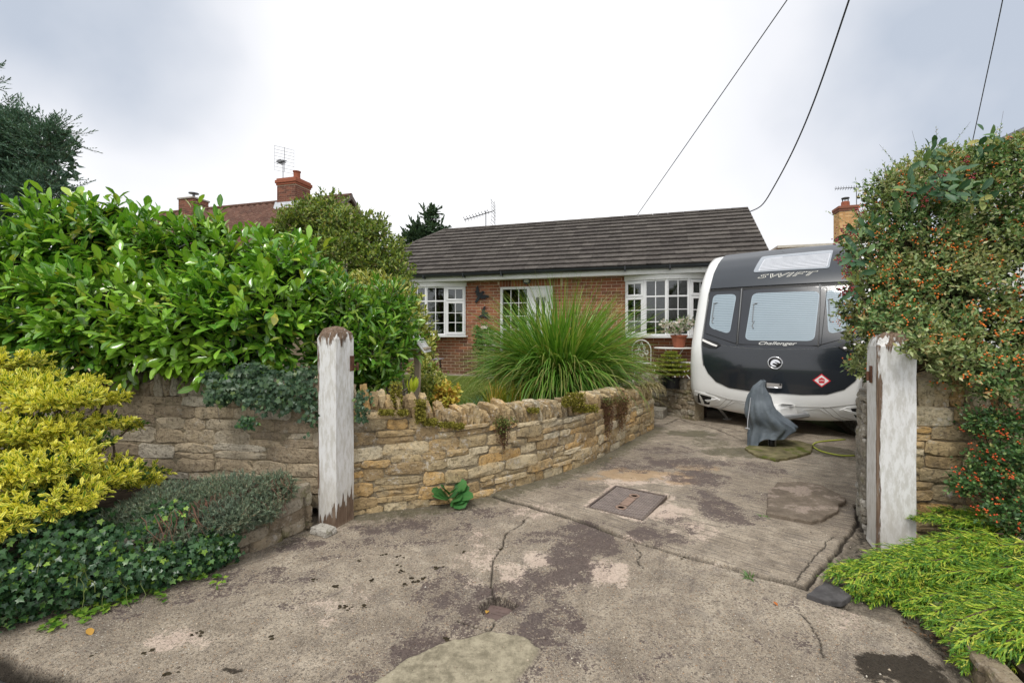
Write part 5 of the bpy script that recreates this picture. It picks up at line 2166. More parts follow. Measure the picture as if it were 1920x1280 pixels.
def win(poly_frame, poly_blind, side_):
    f = rnd_poly(poly_frame, .03)
    w_ = patch_on(f, .016, 'window', M_win, None, 0, .05)
    bl = rnd_poly(poly_blind, .085)
    # blind with fine horizontal pleats, seen through clear acrylic flush with the frame
    ys_ = [p[1] for p in bl]
    patch_on(bl, .018, 'blind', M_blind, w_, 0, .05)
    k = 0
    v = min(ys_) + .03
    mb = MB()
    arr = bl + bl[:1]
    while v < max(ys_) - .015:
        xs2_ = []
        for p, q in zip(arr[:-1], arr[1:]):
            if (p[1] - v) * (q[1] - v) < 0:
                xs2_.append(p[0] + (q[0] - p[0]) * (v - p[1]) / (q[1] - p[1]))
        if len(xs2_) >= 2:
            a0_, a1_ = min(xs2_) + .01, max(xs2_) - .01
            m_ = 8
            vs, fs = [], []
            for i in range(m_ + 1):
                a_ = a0_ + (a1_ - a0_) * i / m_
                vs += [cs(a_, v - .0028, .0185), cs(a_, v, .0205), cs(a_, v + .0028, .0185)]
            for i in range(m_):
                for j in (0, 1):
                    fs.append((3 * i + j, 3 * i + 3 + j, 3 * i + 4 + j, 3 * i + 1 + j))
            mb.add(vs, fs)
        v += .030
    mb.build('pleats', M_pleat, w_)
    # stay and catch inside the left edge
    aL = min(p[0] for p in bl); aR = max(p[0] for p in bl)
    mv, Mv = min(ys_), max(ys_)
    mb = MB()
    a_ = aL + .07 * (aR - aL)
    mb.tube([cs(a_ + .01, mv + (Mv - mv) * f_, .024) for f_ in (.38, .75)], .006, 5)
    mb.tube([cs(a_ + .03, mv + (Mv - mv) * .40, .024), cs(a_ + .012, mv + (Mv - mv) * .30, .024), cs(a_ + .03, mv + (Mv - mv) * .24, .024)], .007, 5)
    mb.tube([cs(a_ - .0, mv + (Mv - mv) * .75, .024), cs(a_ + .05, mv + (Mv - mv) * .78, .024)], .008, 5)
    mb.build('catch', M_seam, w_)
    # edges
    mb = MB()
    g = [cs(a_, v_, .017) for a_, v_ in f + f[:1]]
    mb.tube(g, .0045, 4)
    mb.build('rubber_seal', M_black, w_)
    return w_


M_pleat = simple('blind_pleat', (.14, .19, .23), .4, .02, 3, .02)
cf = z4((388, 303), (846, 290), (812, 606), (362, 598))
cb = z4((440, 322), (806, 310), (776, 581), (398, 577))
win(cf, cb, 0)
lf = z4((208, 312), (376, 305), (352, 596), (182, 538))
lb = z4((228, 330), (354, 326), (316, 544), (204, 508))
win(lf, lb, -1)
win(mir(lf), mir(lb), 1)
# vertical joints between the windows
jl = z4((384, 296), (358, 603))
for s in (1, -1):
    mb = MB()
    mb.tube([cs(s * jl[0][0] - .006 * s, jl[0][1], .014), cs(s * jl[1][0] - .006 * s, jl[1][1], .014)], .010, 5)
    mb.build('joint_strip', M_seam, car, True)
# sunroof
so = z4((443, 213), (492, 128), (880, 92), (857, 190))
si = z4((470, 206), (508, 140), (866, 108), (846, 184))
sr = patch_on(rnd_poly(so, .05), .030, 'sunroof', simple('sunroof_glazing', (.30, .33, .37), .2, .05, coat=.8), None, .02)
bl = rnd_poly(si, .04)
patch_on(bl, .032, 'blind', simple('sunroof_blind', (.56, .58, .62), .4, .03, coat=.7), sr, .02)
mb = MB()
ys_ = [p[1] for p in bl]
arr = bl + bl[:1]
v = min(ys_) + .02
while v < max(ys_) - .01:
    q_ = [p[0] + (q[0] - p[0]) * (v - p[1]) / (q[1] - p[1]) for p, q in zip(arr[:-1], arr[1:]) if (p[1] - v) * (q[1] - v) < 0]
    if len(q_) >= 2:
        mb.tube([cs(min(q_) + .01 + (max(q_) - min(q_) - .02) * i / 6, v, .033) for i in range(7)], .004, 3, False)
    v += .034
mb.build('pleats', simple('sunroof_pleat', (.24, .26, .30), .5), sr)


# lettering on the surface
def text_mesh(body, size, shear=0.0, offset=0.0, space=1.0):
    cu = bpy.data.curves.new('lettering', 'FONT')
    cu.body = body
    cu.size = size
    cu.shear = shear
    cu.offset = offset
    cu.space_character = space
    cu.resolution_u = 3
    ob = bpy.data.objects.new('lettering', cu)
    COL.objects.link(ob)
    dg = bpy.context.evaluated_depsgraph_get()
    me = bpy.data.meshes.new_from_object(ob.evaluated_get(dg))
    vs = [tuple(v.co) for v in me.vertices]
    fs = [tuple(p.vertices) for p in me.polygons]
    bpy.data.objects.remove(ob)
    bpy.data.meshes.remove(me)
    bpy.data.curves.remove(cu)
    return vs, fs


def letter(body, a0_, a1_, v0_, v1_, off, mat, name, parent, shear=.3, offset=0, th=.004, space=1.0):
    vs, fs = text_mesh(body, 1.0, shear, offset, space)
    ref, _ = text_mesh(body, 1.0, shear, 0, space)
    x0, x1 = min(v[0] for v in ref), max(v[0] for v in ref)
    y0, y1 = min(v[1] for v in ref), max(v[1] for v in ref)
    out = []
    for v in vs:
        u, w = (v[0] - x0) / (x1 - x0), (v[1] - y0) / (y1 - y0)
        out.append(cs(a0_ + (a1_ - a0_) * u, v0_ + (v1_ - v0_) * w, off))
    return MB().add(out, fs).build(name, mat, parent)


tb = inv(1422, 524); te = inv(1533, 515)
vt0, vt1 = (tb[1] + te[1]) / 2 - .012, (tb[1] + te[1]) / 2 + .068
letter('SWIFT', tb[0], te[0], vt0, vt1, .026, M_ivory, 'lettering', car, .38, .028, space=1.15)
letter('SWIFT', tb[0], te[0], vt0, vt1, .029, M_slate, 'lettering_fill', car, .38, -.012, space=1.15)
tb = inv(1423, 647); te = inv(1494, 648)
letter('Challenger', tb[0], te[0], tb[1] - .012, tb[1] + .052, .020, M_silver, 'lettering', car, .38, .012)

# round emblem: chrome ring, dark field, bird head
ec = inv(1453.5, 680)
er = .092
def disc(c, r0, r1, o0, o1, name, mat, parent, n=28, prof=None):
    vs, fs = [], []
    rr = [(r0, o0), ((r0 + r1) / 2, o1), (r1, o0)] if prof is None else prof
    for r_, o_ in rr:
        for k in range(n):
            an = 2 * math.pi * k / n
            vs.append(cs(c[0] + r_ * math.cos(an) / 1.14, c[1] + r_ * math.sin(an), o_))
    m = len(rr)
    for i in range(m - 1):
        for k in range(n):
            fs.append((i * n + k, i * n + (k + 1) % n, (i + 1) * n + (k + 1) % n, (i + 1) * n + k))
    if rr[-1][0] < .001 or r1 == 0:
        pass
    return MB().add(vs, fs).build(name, mat, parent, True)
em = disc(ec, 0, 0, 0, 0, 'emblem', M_black, car, prof=[(er, .011), (er, .016), (er * .5, .018), (.0005, .018)])
disc(ec, er, er * .82, .014, .026, 'ring', M_chrome, em)
def blob_on(c, pts, off, name, mat, parent):
    poly = [(c[0] + x * er / 1.14, c[1] + y * er) for x, y in pts]
    return patch_on(chaikin(poly, 1), off, name, mat, parent, .01, .03)
blob_on(ec, [(-.62, -.22), (-.50, .22), (-.15, .52), (.30, .48), (.60, .20), (.72, -.08), (.42, .02), (.10, .16), (-.10, .10), (.20, -.05), (.35, -.22), (.05, -.12), (-.25, -.05), (-.35, -.28), (.0, -.42), (.25, -.60), (-.20, -.62), (-.48, -.48)], .024, 'bird_head', M_chrome, em)

# gas warning diamond
dc_ = inv(1540.5, 713)
dr2 = .098
def dia(k, off, mat, name, parent):
    poly = [(dc_[0] + x * dr2 * k / 1.14, dc_[1] + y * dr2 * k) for x, y in ((0, -1), (1, 0), (0, 1), (-1, 0))]
    return patch_on(poly, off, name, mat, parent, .009, .04)
M_red = simple('sign_red', (.62, .015, .03), .4, .04)
M_signw = simple('sign_white', (.80, .78, .76), .4, .02)
dm_ = dia(1.0, .0125, M_red, 'gas_sticker', car)
dia(.80, .0135, M_signw, 'sticker_field', dm_)
poly = [(dc_[0] + x * dr2 / 1.14, dc_[1] + y * dr2) for x, y in ((-.30, -.38), (.30, -.38), (.33, .18), (.22, .30), (.10, .33), (.10, .42), (-.10, .42), (-.10, .33), (-.22, .30), (-.33, .18))]
patch_on(poly, .0145, 'cylinder_symbol', M_red, dm_, .009, .03)
letter('LPG', dc_[0] - .20 * dr2, dc_[0] + .20 * dr2, dc_[1] - .09 * dr2, dc_[1] + .10 * dr2, .0155, M_signw, 'lettering', dm_, 0, .02)

# gas locker handle
hp = z4((517, 806), (600, 812), (600, 832), (517, 824))
hd = patch_on(hp, .020, 'locker_handle', simple('satin_plate', (.36, .34, .32), .35, .05), None, .008)
ha, hb_ = z4((512, 828), (603, 834))
mb = MB()
mb.tube([cs(ha[0], ha[1], .016), cs(ha[0] + .02, ha[1], .035), cs(hb_[0] - .02, hb_[1], .035), cs(hb_[0], hb_[1], .016)], .008, 6)
mb.build('bar', M_chrome, hd, True)
mb = MB()
q = inv(1260 + 592 / 2.908, 440 + 816 / 2.908)
disc(q, 0, 0, 0, 0, 'lock', M_black, hd, 12, prof=[(.014, .019), (.013, .026), (.001, .026)])
# marker lamps either side
lp = z4((166, 566), (200, 572), (255, 590), (268, 603), (240, 622), (200, 618), (168, 604))
ls = z4((170, 570), (232, 598), (252, 606), (246, 613), (222, 606), (170, 583))
for mm in (False, True):
    a_ = mir(lp) if mm else lp
    b_ = mir(ls) if mm else ls
    L_ = patch_on(a_, .024, 'marker_lamp', M_black, None, .008)
    patch_on(b_, .034, 'lens', M_signw, L_, .02)

# bumper: vents with fins, creases
for mm in (False, True):
    f_ = (lambda q: mir(q)) if mm else (lambda q: q)
    vo = patch_on(f_(z4((124, 848), (230, 880), (262, 900), (205, 940), (124, 920))), .012, 'bumper_moulding', M_white, None, 0)
    patch_on(f_(z4((144, 864), (218, 884), (205, 922), (146, 912))), .0135, 'vent', M_black, vo, 0)
    patch_on(f_(z4((182, 897), (246, 893), (222, 903), (196, 908))), .026, 'fin', M_white, vo, 0)
    patch_on(f_(z4((130, 870), (143, 872), (143, 912), (130, 908))), .020, 'reflector', M_grey, vo, 0)
    for pts in ([(118, 842), (200, 862), (310, 895), (420, 912), (520, 920)], [(300, 893), (262, 930), (222, 968)], [(330, 900), (290, 936), (262, 972)], [(420, 930), (350, 908), (318, 925), (272, 972)]):
        q = z4(*pts)
        mb = MB()
        mb.tube([cs(-a if mm else a, v, .003) for a, v in q], .0055, 4)
        mb.build('crease', M_grey, vo)
# A-frame fairing standing out under the nose
mb = MB()
def fair(x0, x1, y0, y1, z0, z1, dx, dz):
    vs = [(x0, y1, z0), (x1, y1, z0), (x1 - dx, y0, z0 + dz), (x0 + dx, y0, z0 + dz), (x0 + .02, y1, z1), (x1 - .02, y1, z1), (x1 - dx - .03, y0 + .03, z1 - .03), (x0 + dx + .03, y0 + .03, z1 - .03)]
    mb.add(vs, [(0, 3, 2, 1), (4, 5, 6, 7), (0, 1, 5, 4), (1, 2, 6, 5), (2, 3, 7, 6), (3, 0, 4, 7)])
fair(-.36, .36, -.42, .30, .24, .46, .22, .05)
fr_ = mb.build('hitch_fairing', M_white, car)
mb = MB()
mb.add([(.06, -.20, .462), (.22, -.16, .462), (.25, -.03, .464), (.10, -.05, .464)], [(0, 1, 2, 3)])  # flat black patch painting the dark of the fairing's recess
mb.build('recess_shade', M_black, fr_)
mb = MB()
for s in (-1, 1):
    mb.tube([(s * .5, .4, .30), (0.0, -1.02, .36)], .035, 6)
mb.tube([(0, -.95, .36), (0, -1.12, .40)], .045, 8)
mb.build('tow_frame', simple('galvanised', (.35, .36, .37), .5, .1, metal=.6), car)
wheel = MB()
M = Matrix.Translation((.09, -.98, .095)) @ Matrix.Rotation(rad(90), 4, 'Y') @ Matrix.Translation((0, 0, -.035))
wheel.lathe([(.06, 0), (.088, .008), (.094, .035), (.088, .062), (.06, .07)], 18, M)
jw = wheel.build('jockey_wheel', M_black, car, True)
mb = MB()
mb.lathe([(.055, -.004), (.05, .074)], 12, M)
mb.build('rim', M_grey, jw)
mb = MB()
mb.tube([(.09, -.98, .14), (.06, -1.0, .60)], .024, 8)
mb.bbox(.035, .145, -1.01, -.95, .12, .15, .004)
mb.build('jockey_stand', M_grey, jw)
for s in (-1, 1):
    mb = MB()
    M = Matrix.Translation((s * 1.0, 2.1, .32)) @ Matrix.Rotation(rad(90), 4, 'Y') @ Matrix.Translation((0, 0, -.09))
    mb.lathe([(.18, 0), (.30, .01), (.32, .05), (.32, .13), (.30, .17), (.18, .18)], 24, M)
    w_ = mb.build('wheel', M_black, car, True)
    mb = MB()
    mb.lathe([(.18, .0), (.15, -.01), (.05, -.02), (.01, -.02)], 16, M)
    mb.build('rim', M_grey, w_)
# corner steady seen under the nose
mb = MB()
mb.tube([(-.85, .35, .26), (-.80, .75, .03)], .022, 5)
mb.bbox(-.86, -.74, .70, .82, .012, .03, .004)
mb.build('corner_steady', M_grey, car)

# ------------------------------------------------------------------ hitch cover
t = NT('grey_vinyl')
co = t.coord()
c = t.ramp(t.noise(4, co, 5), [(.3, (.075, .095, .115)), (.7, (.17, .20, .225))])
t.finish(c, .52, .4, t.bump(t.math('ADD', t.noise(14, co, 4, .6, .6), t.math('MULTIPLY', t.noise(200, co, 2), .15)), .5, .02))
hloc = CM @ Vector((-.02, -1.06, 0))
hc = thing('hitch_cover', 'grey vinyl cover draped over the caravan hitch and jockey wheel', 'cover', (hloc.x, hloc.y, 0), -PHI)
# rings from the tip down; direction 0 = +x local (towards camera right), 90 = back towards the body
rings = [  # z, centre x, centre y, radii right, back, left, front
    (.875, .02, .02, .012, .02, .012, .012),
    (.86, .01, .02, .03, .045, .04, .03),
    (.80, -.01, .03, .065, .085, .095, .06),
    (.73, -.02, .04, .095, .12, .13, .09),
    (.62, -.02, .05, .125, .17, .15, .125),
    (.50, -.01, .06, .165, .22, .165, .155),
    (.40, .00, .08, .21, .30, .175, .175),
    (.33, .02, .12, .29, .42, .185, .18),
    (.27, .04, .14, .36, .50, .19, .18),
    (.20, .01, .12, .26, .40, .18, .175),
    (.16, .00, .10, .24, .36, .175, .17)]
n = 56
vs, fs = [], []
rngc = random.Random(5)
for i, (z, cx_, cy_, rr, rb, rl, rf) in enumerate(rings):
    for k in range(n):
        an = 2 * math.pi * k / n
        c_, s_ = math.cos(an), math.sin(an)
        rx_, ry_ = (rr if c_ > 0 else rl), (rb if s_ > 0 else rf)
        drop = min(1, i / 6)
        fold = 1 + drop * (.12 * abs(math.sin(an * 3 + i * .22)) ** .6 + .075 * math.sin(an * 10 + 1.3 - i * .35)) - .06 + .03 * math.sin(an * 3 + i * .9)
        zz = z
        if i == len(rings) - 1 or i == len(rings) - 2:
            # hem: long tongue at the front left, raised over the wheel at the right
            hem = .10 * math.cos(an - rad(60)) + .03 * math.sin(an * 5)
            zz = z + max(-.02, hem) * (1 if i == len(rings) - 1 else .5)
            if 185 < math.degrees(an) < 275:
                f = math.sin((math.degrees(an) - 185) / 90 * math.pi)
                zz -= (.125 if i == len(rings) - 1 else .05) * min(1, f * 1.6)
        vs.append((cx_ + rx_ * c_ * fold, cy_ + ry_ * s_ * fold, zz + .008 * math.sin(an * 7 + i)))
for i in range(len(rings) - 1):
    for k in range(n):
        k2 = (k + 1) % n
        fs.append((i * n + k, (i + 1) * n + k, (i + 1) * n + k2, i * n + k2))
fs.append(tuple(reversed(range(n))))
mb = MB().add(vs, fs)
m = mb.mesh('cover_cloth', True)
m.materials.append(t.m)
cc = link('cloth', m, hc)
sub = cc.modifiers.new('soften', 'SUBSURF'); sub.levels = sub.render_levels = 1
dt = bpy.data.textures.new('creases', 'CLOUDS'); dt.noise_scale = .16; dt.noise_depth = 2
ds = cc.modifiers.new('creases', 'DISPLACE'); ds.texture = dt; ds.strength = .06; ds.mid_level = .5
mb = MB()
mb.tube([(-.11, -.085, .66), (-.125, -.10, .5), (-.14, -.115, .36), (-.14, -.125, .27)], [.004, .006, .006, .004], 5)
mb.tube([(-.165, -.12, .27), (-.11, -.14, .27)], .006, 5)
mb.build('drawcord', simple('pale_cord', (.45, .47, .5), .7), hc)

# yellow-green hose on the drive
hpts = [G(1603, 857), G(1580, 857), G(1556, 853), G(1538, 848), G(1527, 842), G(1524, 837), G(1532, 832), G(1552, 829), G(1590, 826)]
hp2 = []
for i in range(len(hpts) - 1):
    for k in range(5):
        t_ = k / 5
        p0, p1, p2, p3 = hpts[max(i - 1, 0)], hpts[i], hpts[i + 1], hpts[min(i + 2, len(hpts) - 1)]
        hp2.append(.5 * ((2 * p1) + (p2 - p0) * t_ + (2 * p0 - 5 * p1 + 4 * p2 - p3) * t_ ** 2 + (3 * p1 - p0 - 3 * p2 + p3) * t_ ** 3) + Vector((0, 0, .022)))
mb = MB()
mb.tube(hp2, .009, 6)
top_mesh(mb, 'hose', simple('yellow_green_hose', (.42, .47, .06), .4, .05), 'thin yellow-green hose looped on the drive below the caravan', 'hose', None, None, True)
# ------------------------------------------------------------------ foliage tools
def T_(verts, faces, mid, zw=False):
    loops = [i for f in faces for i in f]
    return dict(zw=zw, v=np.array(verts, float), l=np.array(loops), t=np.array([len(f) for f in faces]), mid=np.array(mid, float))


# glossy oblong leaf with folded midrib and drooping tip (12 triangles)
LAUREL = T_([(0, 0, 0), (.22, -.34, .05), (.22, 0, 0), (.22, .34, .05), (.6, -.5, .035), (.6, 0, -.03), (.6, .5, .035), (.87, -.28, -.045), (.87, 0, -.08), (.87, .28, -.045), (1, 0, -.12)],
            [(0, 2, 1), (0, 3, 2), (1, 2, 5, 4), (2, 3, 6, 5), (4, 5, 8, 7), (5, 6, 9, 8), (7, 8, 10), (8, 9, 10)], [0, 1, 0, 1, 1, 0, 1, 1, 0, 1, .5])
SMALL = T_([(0, 0, 0), (.45, -.5, .06), (.5, 0, 0), (.45, .5, .06), (1, 0, -.06)], [(0, 2, 1), (0, 3, 2), (1, 2, 4), (2, 3, 4)], [0, 1, 0, 1, .6])
BLADE = T_([(0, -.5, 0), (0, .5, 0), (.5, .42, .03), (.5, -.42, .03), (1, 0, 0)], [(0, 3, 2, 1), (3, 4, 2)], [0, 0, .5, .5, 1])
IVY = T_([(0, 0, 0), (-.06, -.40, .03), (.22, -.34, .02), (.42, -.56, .05), (.52, -.22, .02), (1, 0, -.08), (.52, .22, .02), (.42, .56, .05), (.22, .34, .02), (-.06, .40, .03), (.35, 0, -.02)],
         [(10, 0, 1), (10, 1, 2), (10, 2, 3), (10, 3, 4), (10, 4, 5), (10, 5, 6), (10, 6, 7), (10, 7, 8), (10, 8, 9), (10, 9, 0)], [0, 1, .6, 1, .6, 1, .6, 1, .6, 1, 0])
STEM = T_([(0, .5, 0), (0, -.25, .43), (0, -.25, -.43), (1, .3, 0), (1, -.15, .26), (1, -.15, -.26)], [(0, 3, 4, 1), (1, 4, 5, 2), (2, 5, 3, 0)], [0] * 6, True)
BERRY = T_([(0, 0, -.5), (.5, 0, 0), (0, .5, 0), (-.5, 0, 0), (0, -.5, 0), (0, 0, .5), (.36, .36, 0), (-.36, .36, 0), (-.36, -.36, 0), (.36, -.36, 0)],
           [(5, 1, 6), (5, 6, 2), (5, 2, 7), (5, 7, 3), (5, 3, 8), (5, 8, 4), (5, 4, 9), (5, 9, 1), (0, 6, 1), (0, 2, 6), (0, 7, 2), (0, 3, 7), (0, 8, 3), (0, 4, 8), (0, 9, 4), (0, 1, 9)], [0] * 10)
SLIVER = T_([(0, -.5, 0), (0, .5, 0), (1, 0, 0)], [(0, 2, 1)], [0, 0, 1])


def nrmz(v):
    return v / (np.linalg.norm(v, axis=-1, keepdims=True) + 1e-9)


def frames(D, N):
    D = nrmz(D)
    B = nrmz(np.cross(N, D))
    N2 = np.cross(D, B)
    return D, B, N2


def scatter_mesh(name, tm, Pp, D, N, Ls, Ws, mat, parent=None, smooth=True, rnd=None, kind='stuff'):
    """one mesh made of many copies of a small leaf"""
    n = len(Pp)
    D, B, N2 = frames(D, N)
    tv = tm['v']
    k = len(tv)
    Ls, Ws = np.broadcast_to(Ls, (n,))[:, None, None], np.broadcast_to(Ws, (n,))[:, None, None]
    Vv = Pp[:, None, :] + D[:, None, :] * tv[None, :, 0:1] * Ls + B[:, None, :] * tv[None, :, 1:2] * Ws + N2[:, None, :] * tv[None, :, 2:3] * (Ws if tm['zw'] else Ls)
    if parent is not None:
        I = np.array(wm(parent).inverted())
        Vv = Vv @ I[:3, :3].T + I[:3, 3]
    loops = (tm['l'][None, :] + (np.arange(n) * k)[:, None]).ravel()
    tot = np.tile(tm['t'], n)
    r = RS.rand(n) if rnd is None else rnd
    m = np_mesh(name, Vv.reshape(-1, 3), loops, tot, smooth, {'rnd': np.repeat(r, k), 'mid': np.tile(tm['mid'], n)})
    m.materials.append(mat)
    o = link(name, m, parent)
    if kind:
        tag(o, kind=kind)
    return o


def leaf_objects(name, tm, Pp, D, N, Ls, Ws, mat, parent):
    if 'mesh' not in tm:
        m = np_mesh(name, tm['v'], tm['l'], tm['t'], True, {'mid': tm['mid']})
        tm['mesh'] = m
    m = tm['mesh'].copy()
    m.name = name
    m.materials.clear()
    m.materials.append(mat)
    D, B, N2 = frames(D, N)
    I = wm(parent).inverted()
    Ls, Ws = np.broadcast_to(Ls, (len(Pp),)), np.broadcast_to(Ws, (len(Pp),))
    for p, d, b, n_, l, w in zip(Pp, D, B, N2, Ls, Ws):
        M = Matrix(((d[0] * l, b[0] * w, n_[0] * l, p[0]), (d[1] * l, b[1] * w, n_[1] * l, p[1]), (d[2] * l, b[2] * w, n_[2] * l, p[2]), (0, 0, 0, 1)))
        o = bpy.data.objects.new(name, m)
        COL.objects.link(o)
        o.parent = parent
        o.matrix_local = I @ M


def shoots(P0, D0, L, n, spread=(70, 25), up=.25, start=.15, jit=.25, nup=.4, flat=0):
    """leaves set spirally round straight shoots; returns positions, directions, face normals, shoot index, place along shoot"""
    S = len(P0)
    D0 = nrmz(D0)
    L = np.broadcast_to(L, (S,))
    ref = np.where(np.abs(D0[:, 2:3]) < .9, np.array([[0, 0, 1.0]]), np.array([[1.0, 0, 0]]))
    U = nrmz(np.cross(D0, ref))
    V2 = np.cross(D0, U)
    tt = start + (1 - start) * (np.arange(n) / max(n - 1, 1))
    az = (np.arange(n) * 2.4)[None, :] + RS.rand(S, 1) * 6.28 + RS.randn(S, n) * .25
    if flat:
        az = np.where((np.arange(n) % 2 == 0)[None, :], 0.0, math.pi) + RS.randn(S, n) * .35
    sp = np.radians(spread[0] + (spread[1] - spread[0]) * tt)[None, :] + RS.randn(S, n) * .15
    rad_ = np.cos(az)[..., None] * U[:, None, :] + np.sin(az)[..., None] * V2[:, None, :]
    D = D0[:, None, :] * np.cos(sp)[..., None] + rad_ * np.sin(sp)[..., None]
    D[..., 2] += up
    D = nrmz(D + RS.randn(S, n, 3) * jit * .4)
    Pp = P0[:, None, :] + D0[:, None, :] * (L[:, None] * tt[None, :])[..., None]
    Nn = D0[:, None, :] + np.array([0, 0, nup]) + RS.randn(S, n, 3) * jit
    idx = np.repeat(np.arange(S), n)
    return Pp.reshape(-1, 3), D.reshape(-1, 3), Nn.reshape(-1, 3), idx, np.tile(tt, S)


def lobe(px, py, Y, rx, ry, rd):
    """ellipsoid of foliage measured in the photo: centre column/row, distance, half sizes in pixels, half depth in metres"""
    return (np.array(P(px, py, Y)), np.array([rx / F * Y, rd, ry / F * Y]))


def on_lobes(lobes, n, thick=.16, front=True, keep_in=.82, minz=None):
    A = np.array([l[1][0] * l[1][2] + l[1][1] * l[1][2] + l[1][0] * l[1][1] for l in lobes])
    A /= A.sum()
    outP, outN = [], []
    have = 0
    for _ in range(12):
        m = int((n - have) * 1.8) + 20
        k = RS.choice(len(lobes), m, p=A)
        C = np.array([lobes[i][0] for i in k])
        Rr = np.array([lobes[i][1] for i in k])
        d = nrmz(RS.randn(m, 3))
        if front:
            flip = (d[:, 1] > .35)
            d[flip, 1] *= -1
        r = 1 - np.abs(RS.randn(m)) * thick
        p = C + d * Rr * r[:, None]
        nn = nrmz(d / Rr)
        ok = np.ones(m, bool)
        for j, (c, rr) in enumerate(lobes):
            q = np.linalg.norm((p - c) / rr, axis=1)
            ok &= ~((q < keep_in) & (k != j))
        if minz is not None:
            ok &= p[:, 2] > minz
        outP.append(p[ok]); outN.append(nn[ok])
        have += ok.sum()
        if have >= n:
            break
    return np.concatenate(outP)[:n], np.concatenate(outN)[:n]


def branches(root, base, targets, mat, r0=.03, k=5, name='branch'):
    """forked limbs from the base to points inside the crown"""
    mb = MB()
    for tgt in targets:
        a, b = Vector(base) + Vector((R.uniform(-.1, .1), R.uniform(-.1, .1), 0)), Vector(tgt)
        pts = []
        for i in range(k + 1):
            f = i / k
            p = a.lerp(b, f)
            p.z = a.z + (b.z - a.z) * f ** .8
            pts.append(p + Vector((R.uniform(-.05, .05), R.uniform(-.05, .05), R.uniform(-.03, .03))) * (1 if 0 < i < k else 0))
        mb.tube(pts, [r0 * (1 - .75 * i / k) for i in range(k + 1)], 5)
    return mb.build(name, mat, root, True, True)


bark = simple('brown_bark', (.10, .07, .045), .9, .3, 20, .6, 60, .2)
bark_g = simple('grey_bark', (.22, .19, .16), .9, .3, 20, .6, 60, .2, dirt=(.10, .08, .06), dirt_at=.55)
stem_green = simple('green_stem', (.13, .17, .04), .6, .2, 10, .1)

# ------------------------------------------------------------------ laurel hedge
g_laurel = leaf_mat('laurel_leaf', [(0, (.045, .14, .02)), (.3, (.10, .28, .03)), (.6, (.20, .45, .04)), (.9, (.34, .56, .06)), (1, (.56, .52, .08))], .2, .7, .2, rib=(.36, .48, .14), rib_w=.16,
                    patch=(1.1, (.34, .56, .05), .55))
lobes = [lobe(60, 480, 4.5, 120, 90, .6), lobe(180, 440, 4.7, 110, 80, .6), lobe(330, 470, 4.9, 120, 75, .7), lobe(470, 484, 4.7, 110, 66, .6), lobe(560, 505, 4.5, 56, 66, .5),
         lobe(70, 590, 4.2, 110, 95, .55), lobe(220, 590, 4.2, 130, 105, .6), lobe(380, 600, 4.2, 130, 100, .6), lobe(510, 590, 4.2, 95, 95, .5), lobe(300, 640, 4.05, 110, 62, .4), lobe(450, 650, 4.05, 100, 52, .35), lobe(180, 640, 4.0, 70, 68, .4),
         lobe(-90, 520, 4.4, 110, 150, .7), lobe(130, 410, 4.7, 60, 42, .4), lobe(215, 395, 4.7, 40, 28, .35), lobe(400, 425, 4.8, 60, 26, .4)]
LBASE = (-3.4, 4.9, .4)
lh = thing('laurel_hedge', 'big glossy bright green laurel hedge spilling over the long wall', 'hedge', LBASE)
lobes = [(c - np.array([0, 0, .13 if c[2] > 2.1 else .03]), r * (.90 + .10 * RS.rand())) for c, r in lobes]
Pn, Nn = on_lobes(lobes, 900, .14)
Dn = nrmz(Nn + np.array([0, -.15, .45]) + RS.randn(len(Pn), 3) * .38)
Ls_ = .24 + RS.rand(len(Pn)) ** 2 * .34
P0 = Pn - Dn * (Ls_ * .62)[:, None]
a, d, nn, ix, tt = shoots(P0, Dn, Ls_, 9, (75, 26), .0, .2, .35, 1.3)
low_ = P0[ix][:, 2] < 1.35
d[low_, 2] -= .45
sz = (.105 + RS.rand(len(a)) ** 1.5 * .10) * (1.0 - .25 * tt)
wd = sz * (.40 + RS.rand(len(a)) * .06)
# inner, sparser layer so the hedge is not hollow
Pi, Ni = on_lobes([(c, r * .66) for c, r in lobes], 300, .12)
Di = nrmz(Ni + RS.randn(len(Pi), 3) * .7)
ai, di, ni, _, _ = shoots(Pi - Di * .2, Di, np.full(len(Pi), .3), 7, (75, 35), .1, .1, .5)
scatter_mesh('inner_leaves', LAUREL, ai, di, ni, .12, .052, g_laurel, lh)
score = sz / np.linalg.norm(a - np.array([0, 0, 1.5]), axis=1) * (1 + .6 * (tt > .4)) * np.where(np.einsum('ij,ij->i', Nn[ix], -nrmz(a)) > .25, 1, .3) * np.where(a[:, 0] / a[:, 1] > -1.12, 1, .2)
order = np.argsort(-score)
top, restl = order[:300], order[300:]
leaf_objects('leaf', LAUREL, a[top], d[top], nn[top], sz[top], wd[top], g_laurel, lh)
scatter_mesh('leaves', LAUREL, a[restl], d[restl], nn[restl], sz[restl], wd[restl], g_laurel, lh)
scatter_mesh('twigs', STEM, P0, Dn, Nn, Ls_, .007, stem_green, lh)
branches(lh, LBASE, [c - np.array([0, -.1, r[2] * .3]) for c, r in lobes for _ in range(2)], bark, .035)
# dark filler leaves behind the others, the hedge's inner shade put in their colour
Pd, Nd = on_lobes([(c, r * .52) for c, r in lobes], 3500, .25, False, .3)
scatter_mesh('shade_leaves', SMALL, Pd, RS.randn(len(Pd), 3), RS.randn(len(Pd), 3), .16, .10, leaf_mat('shaded_laurel_leaf', [(0, (.02, .045, .012)), (1, (.05, .07, .02))], .6, .3, .05), lh)

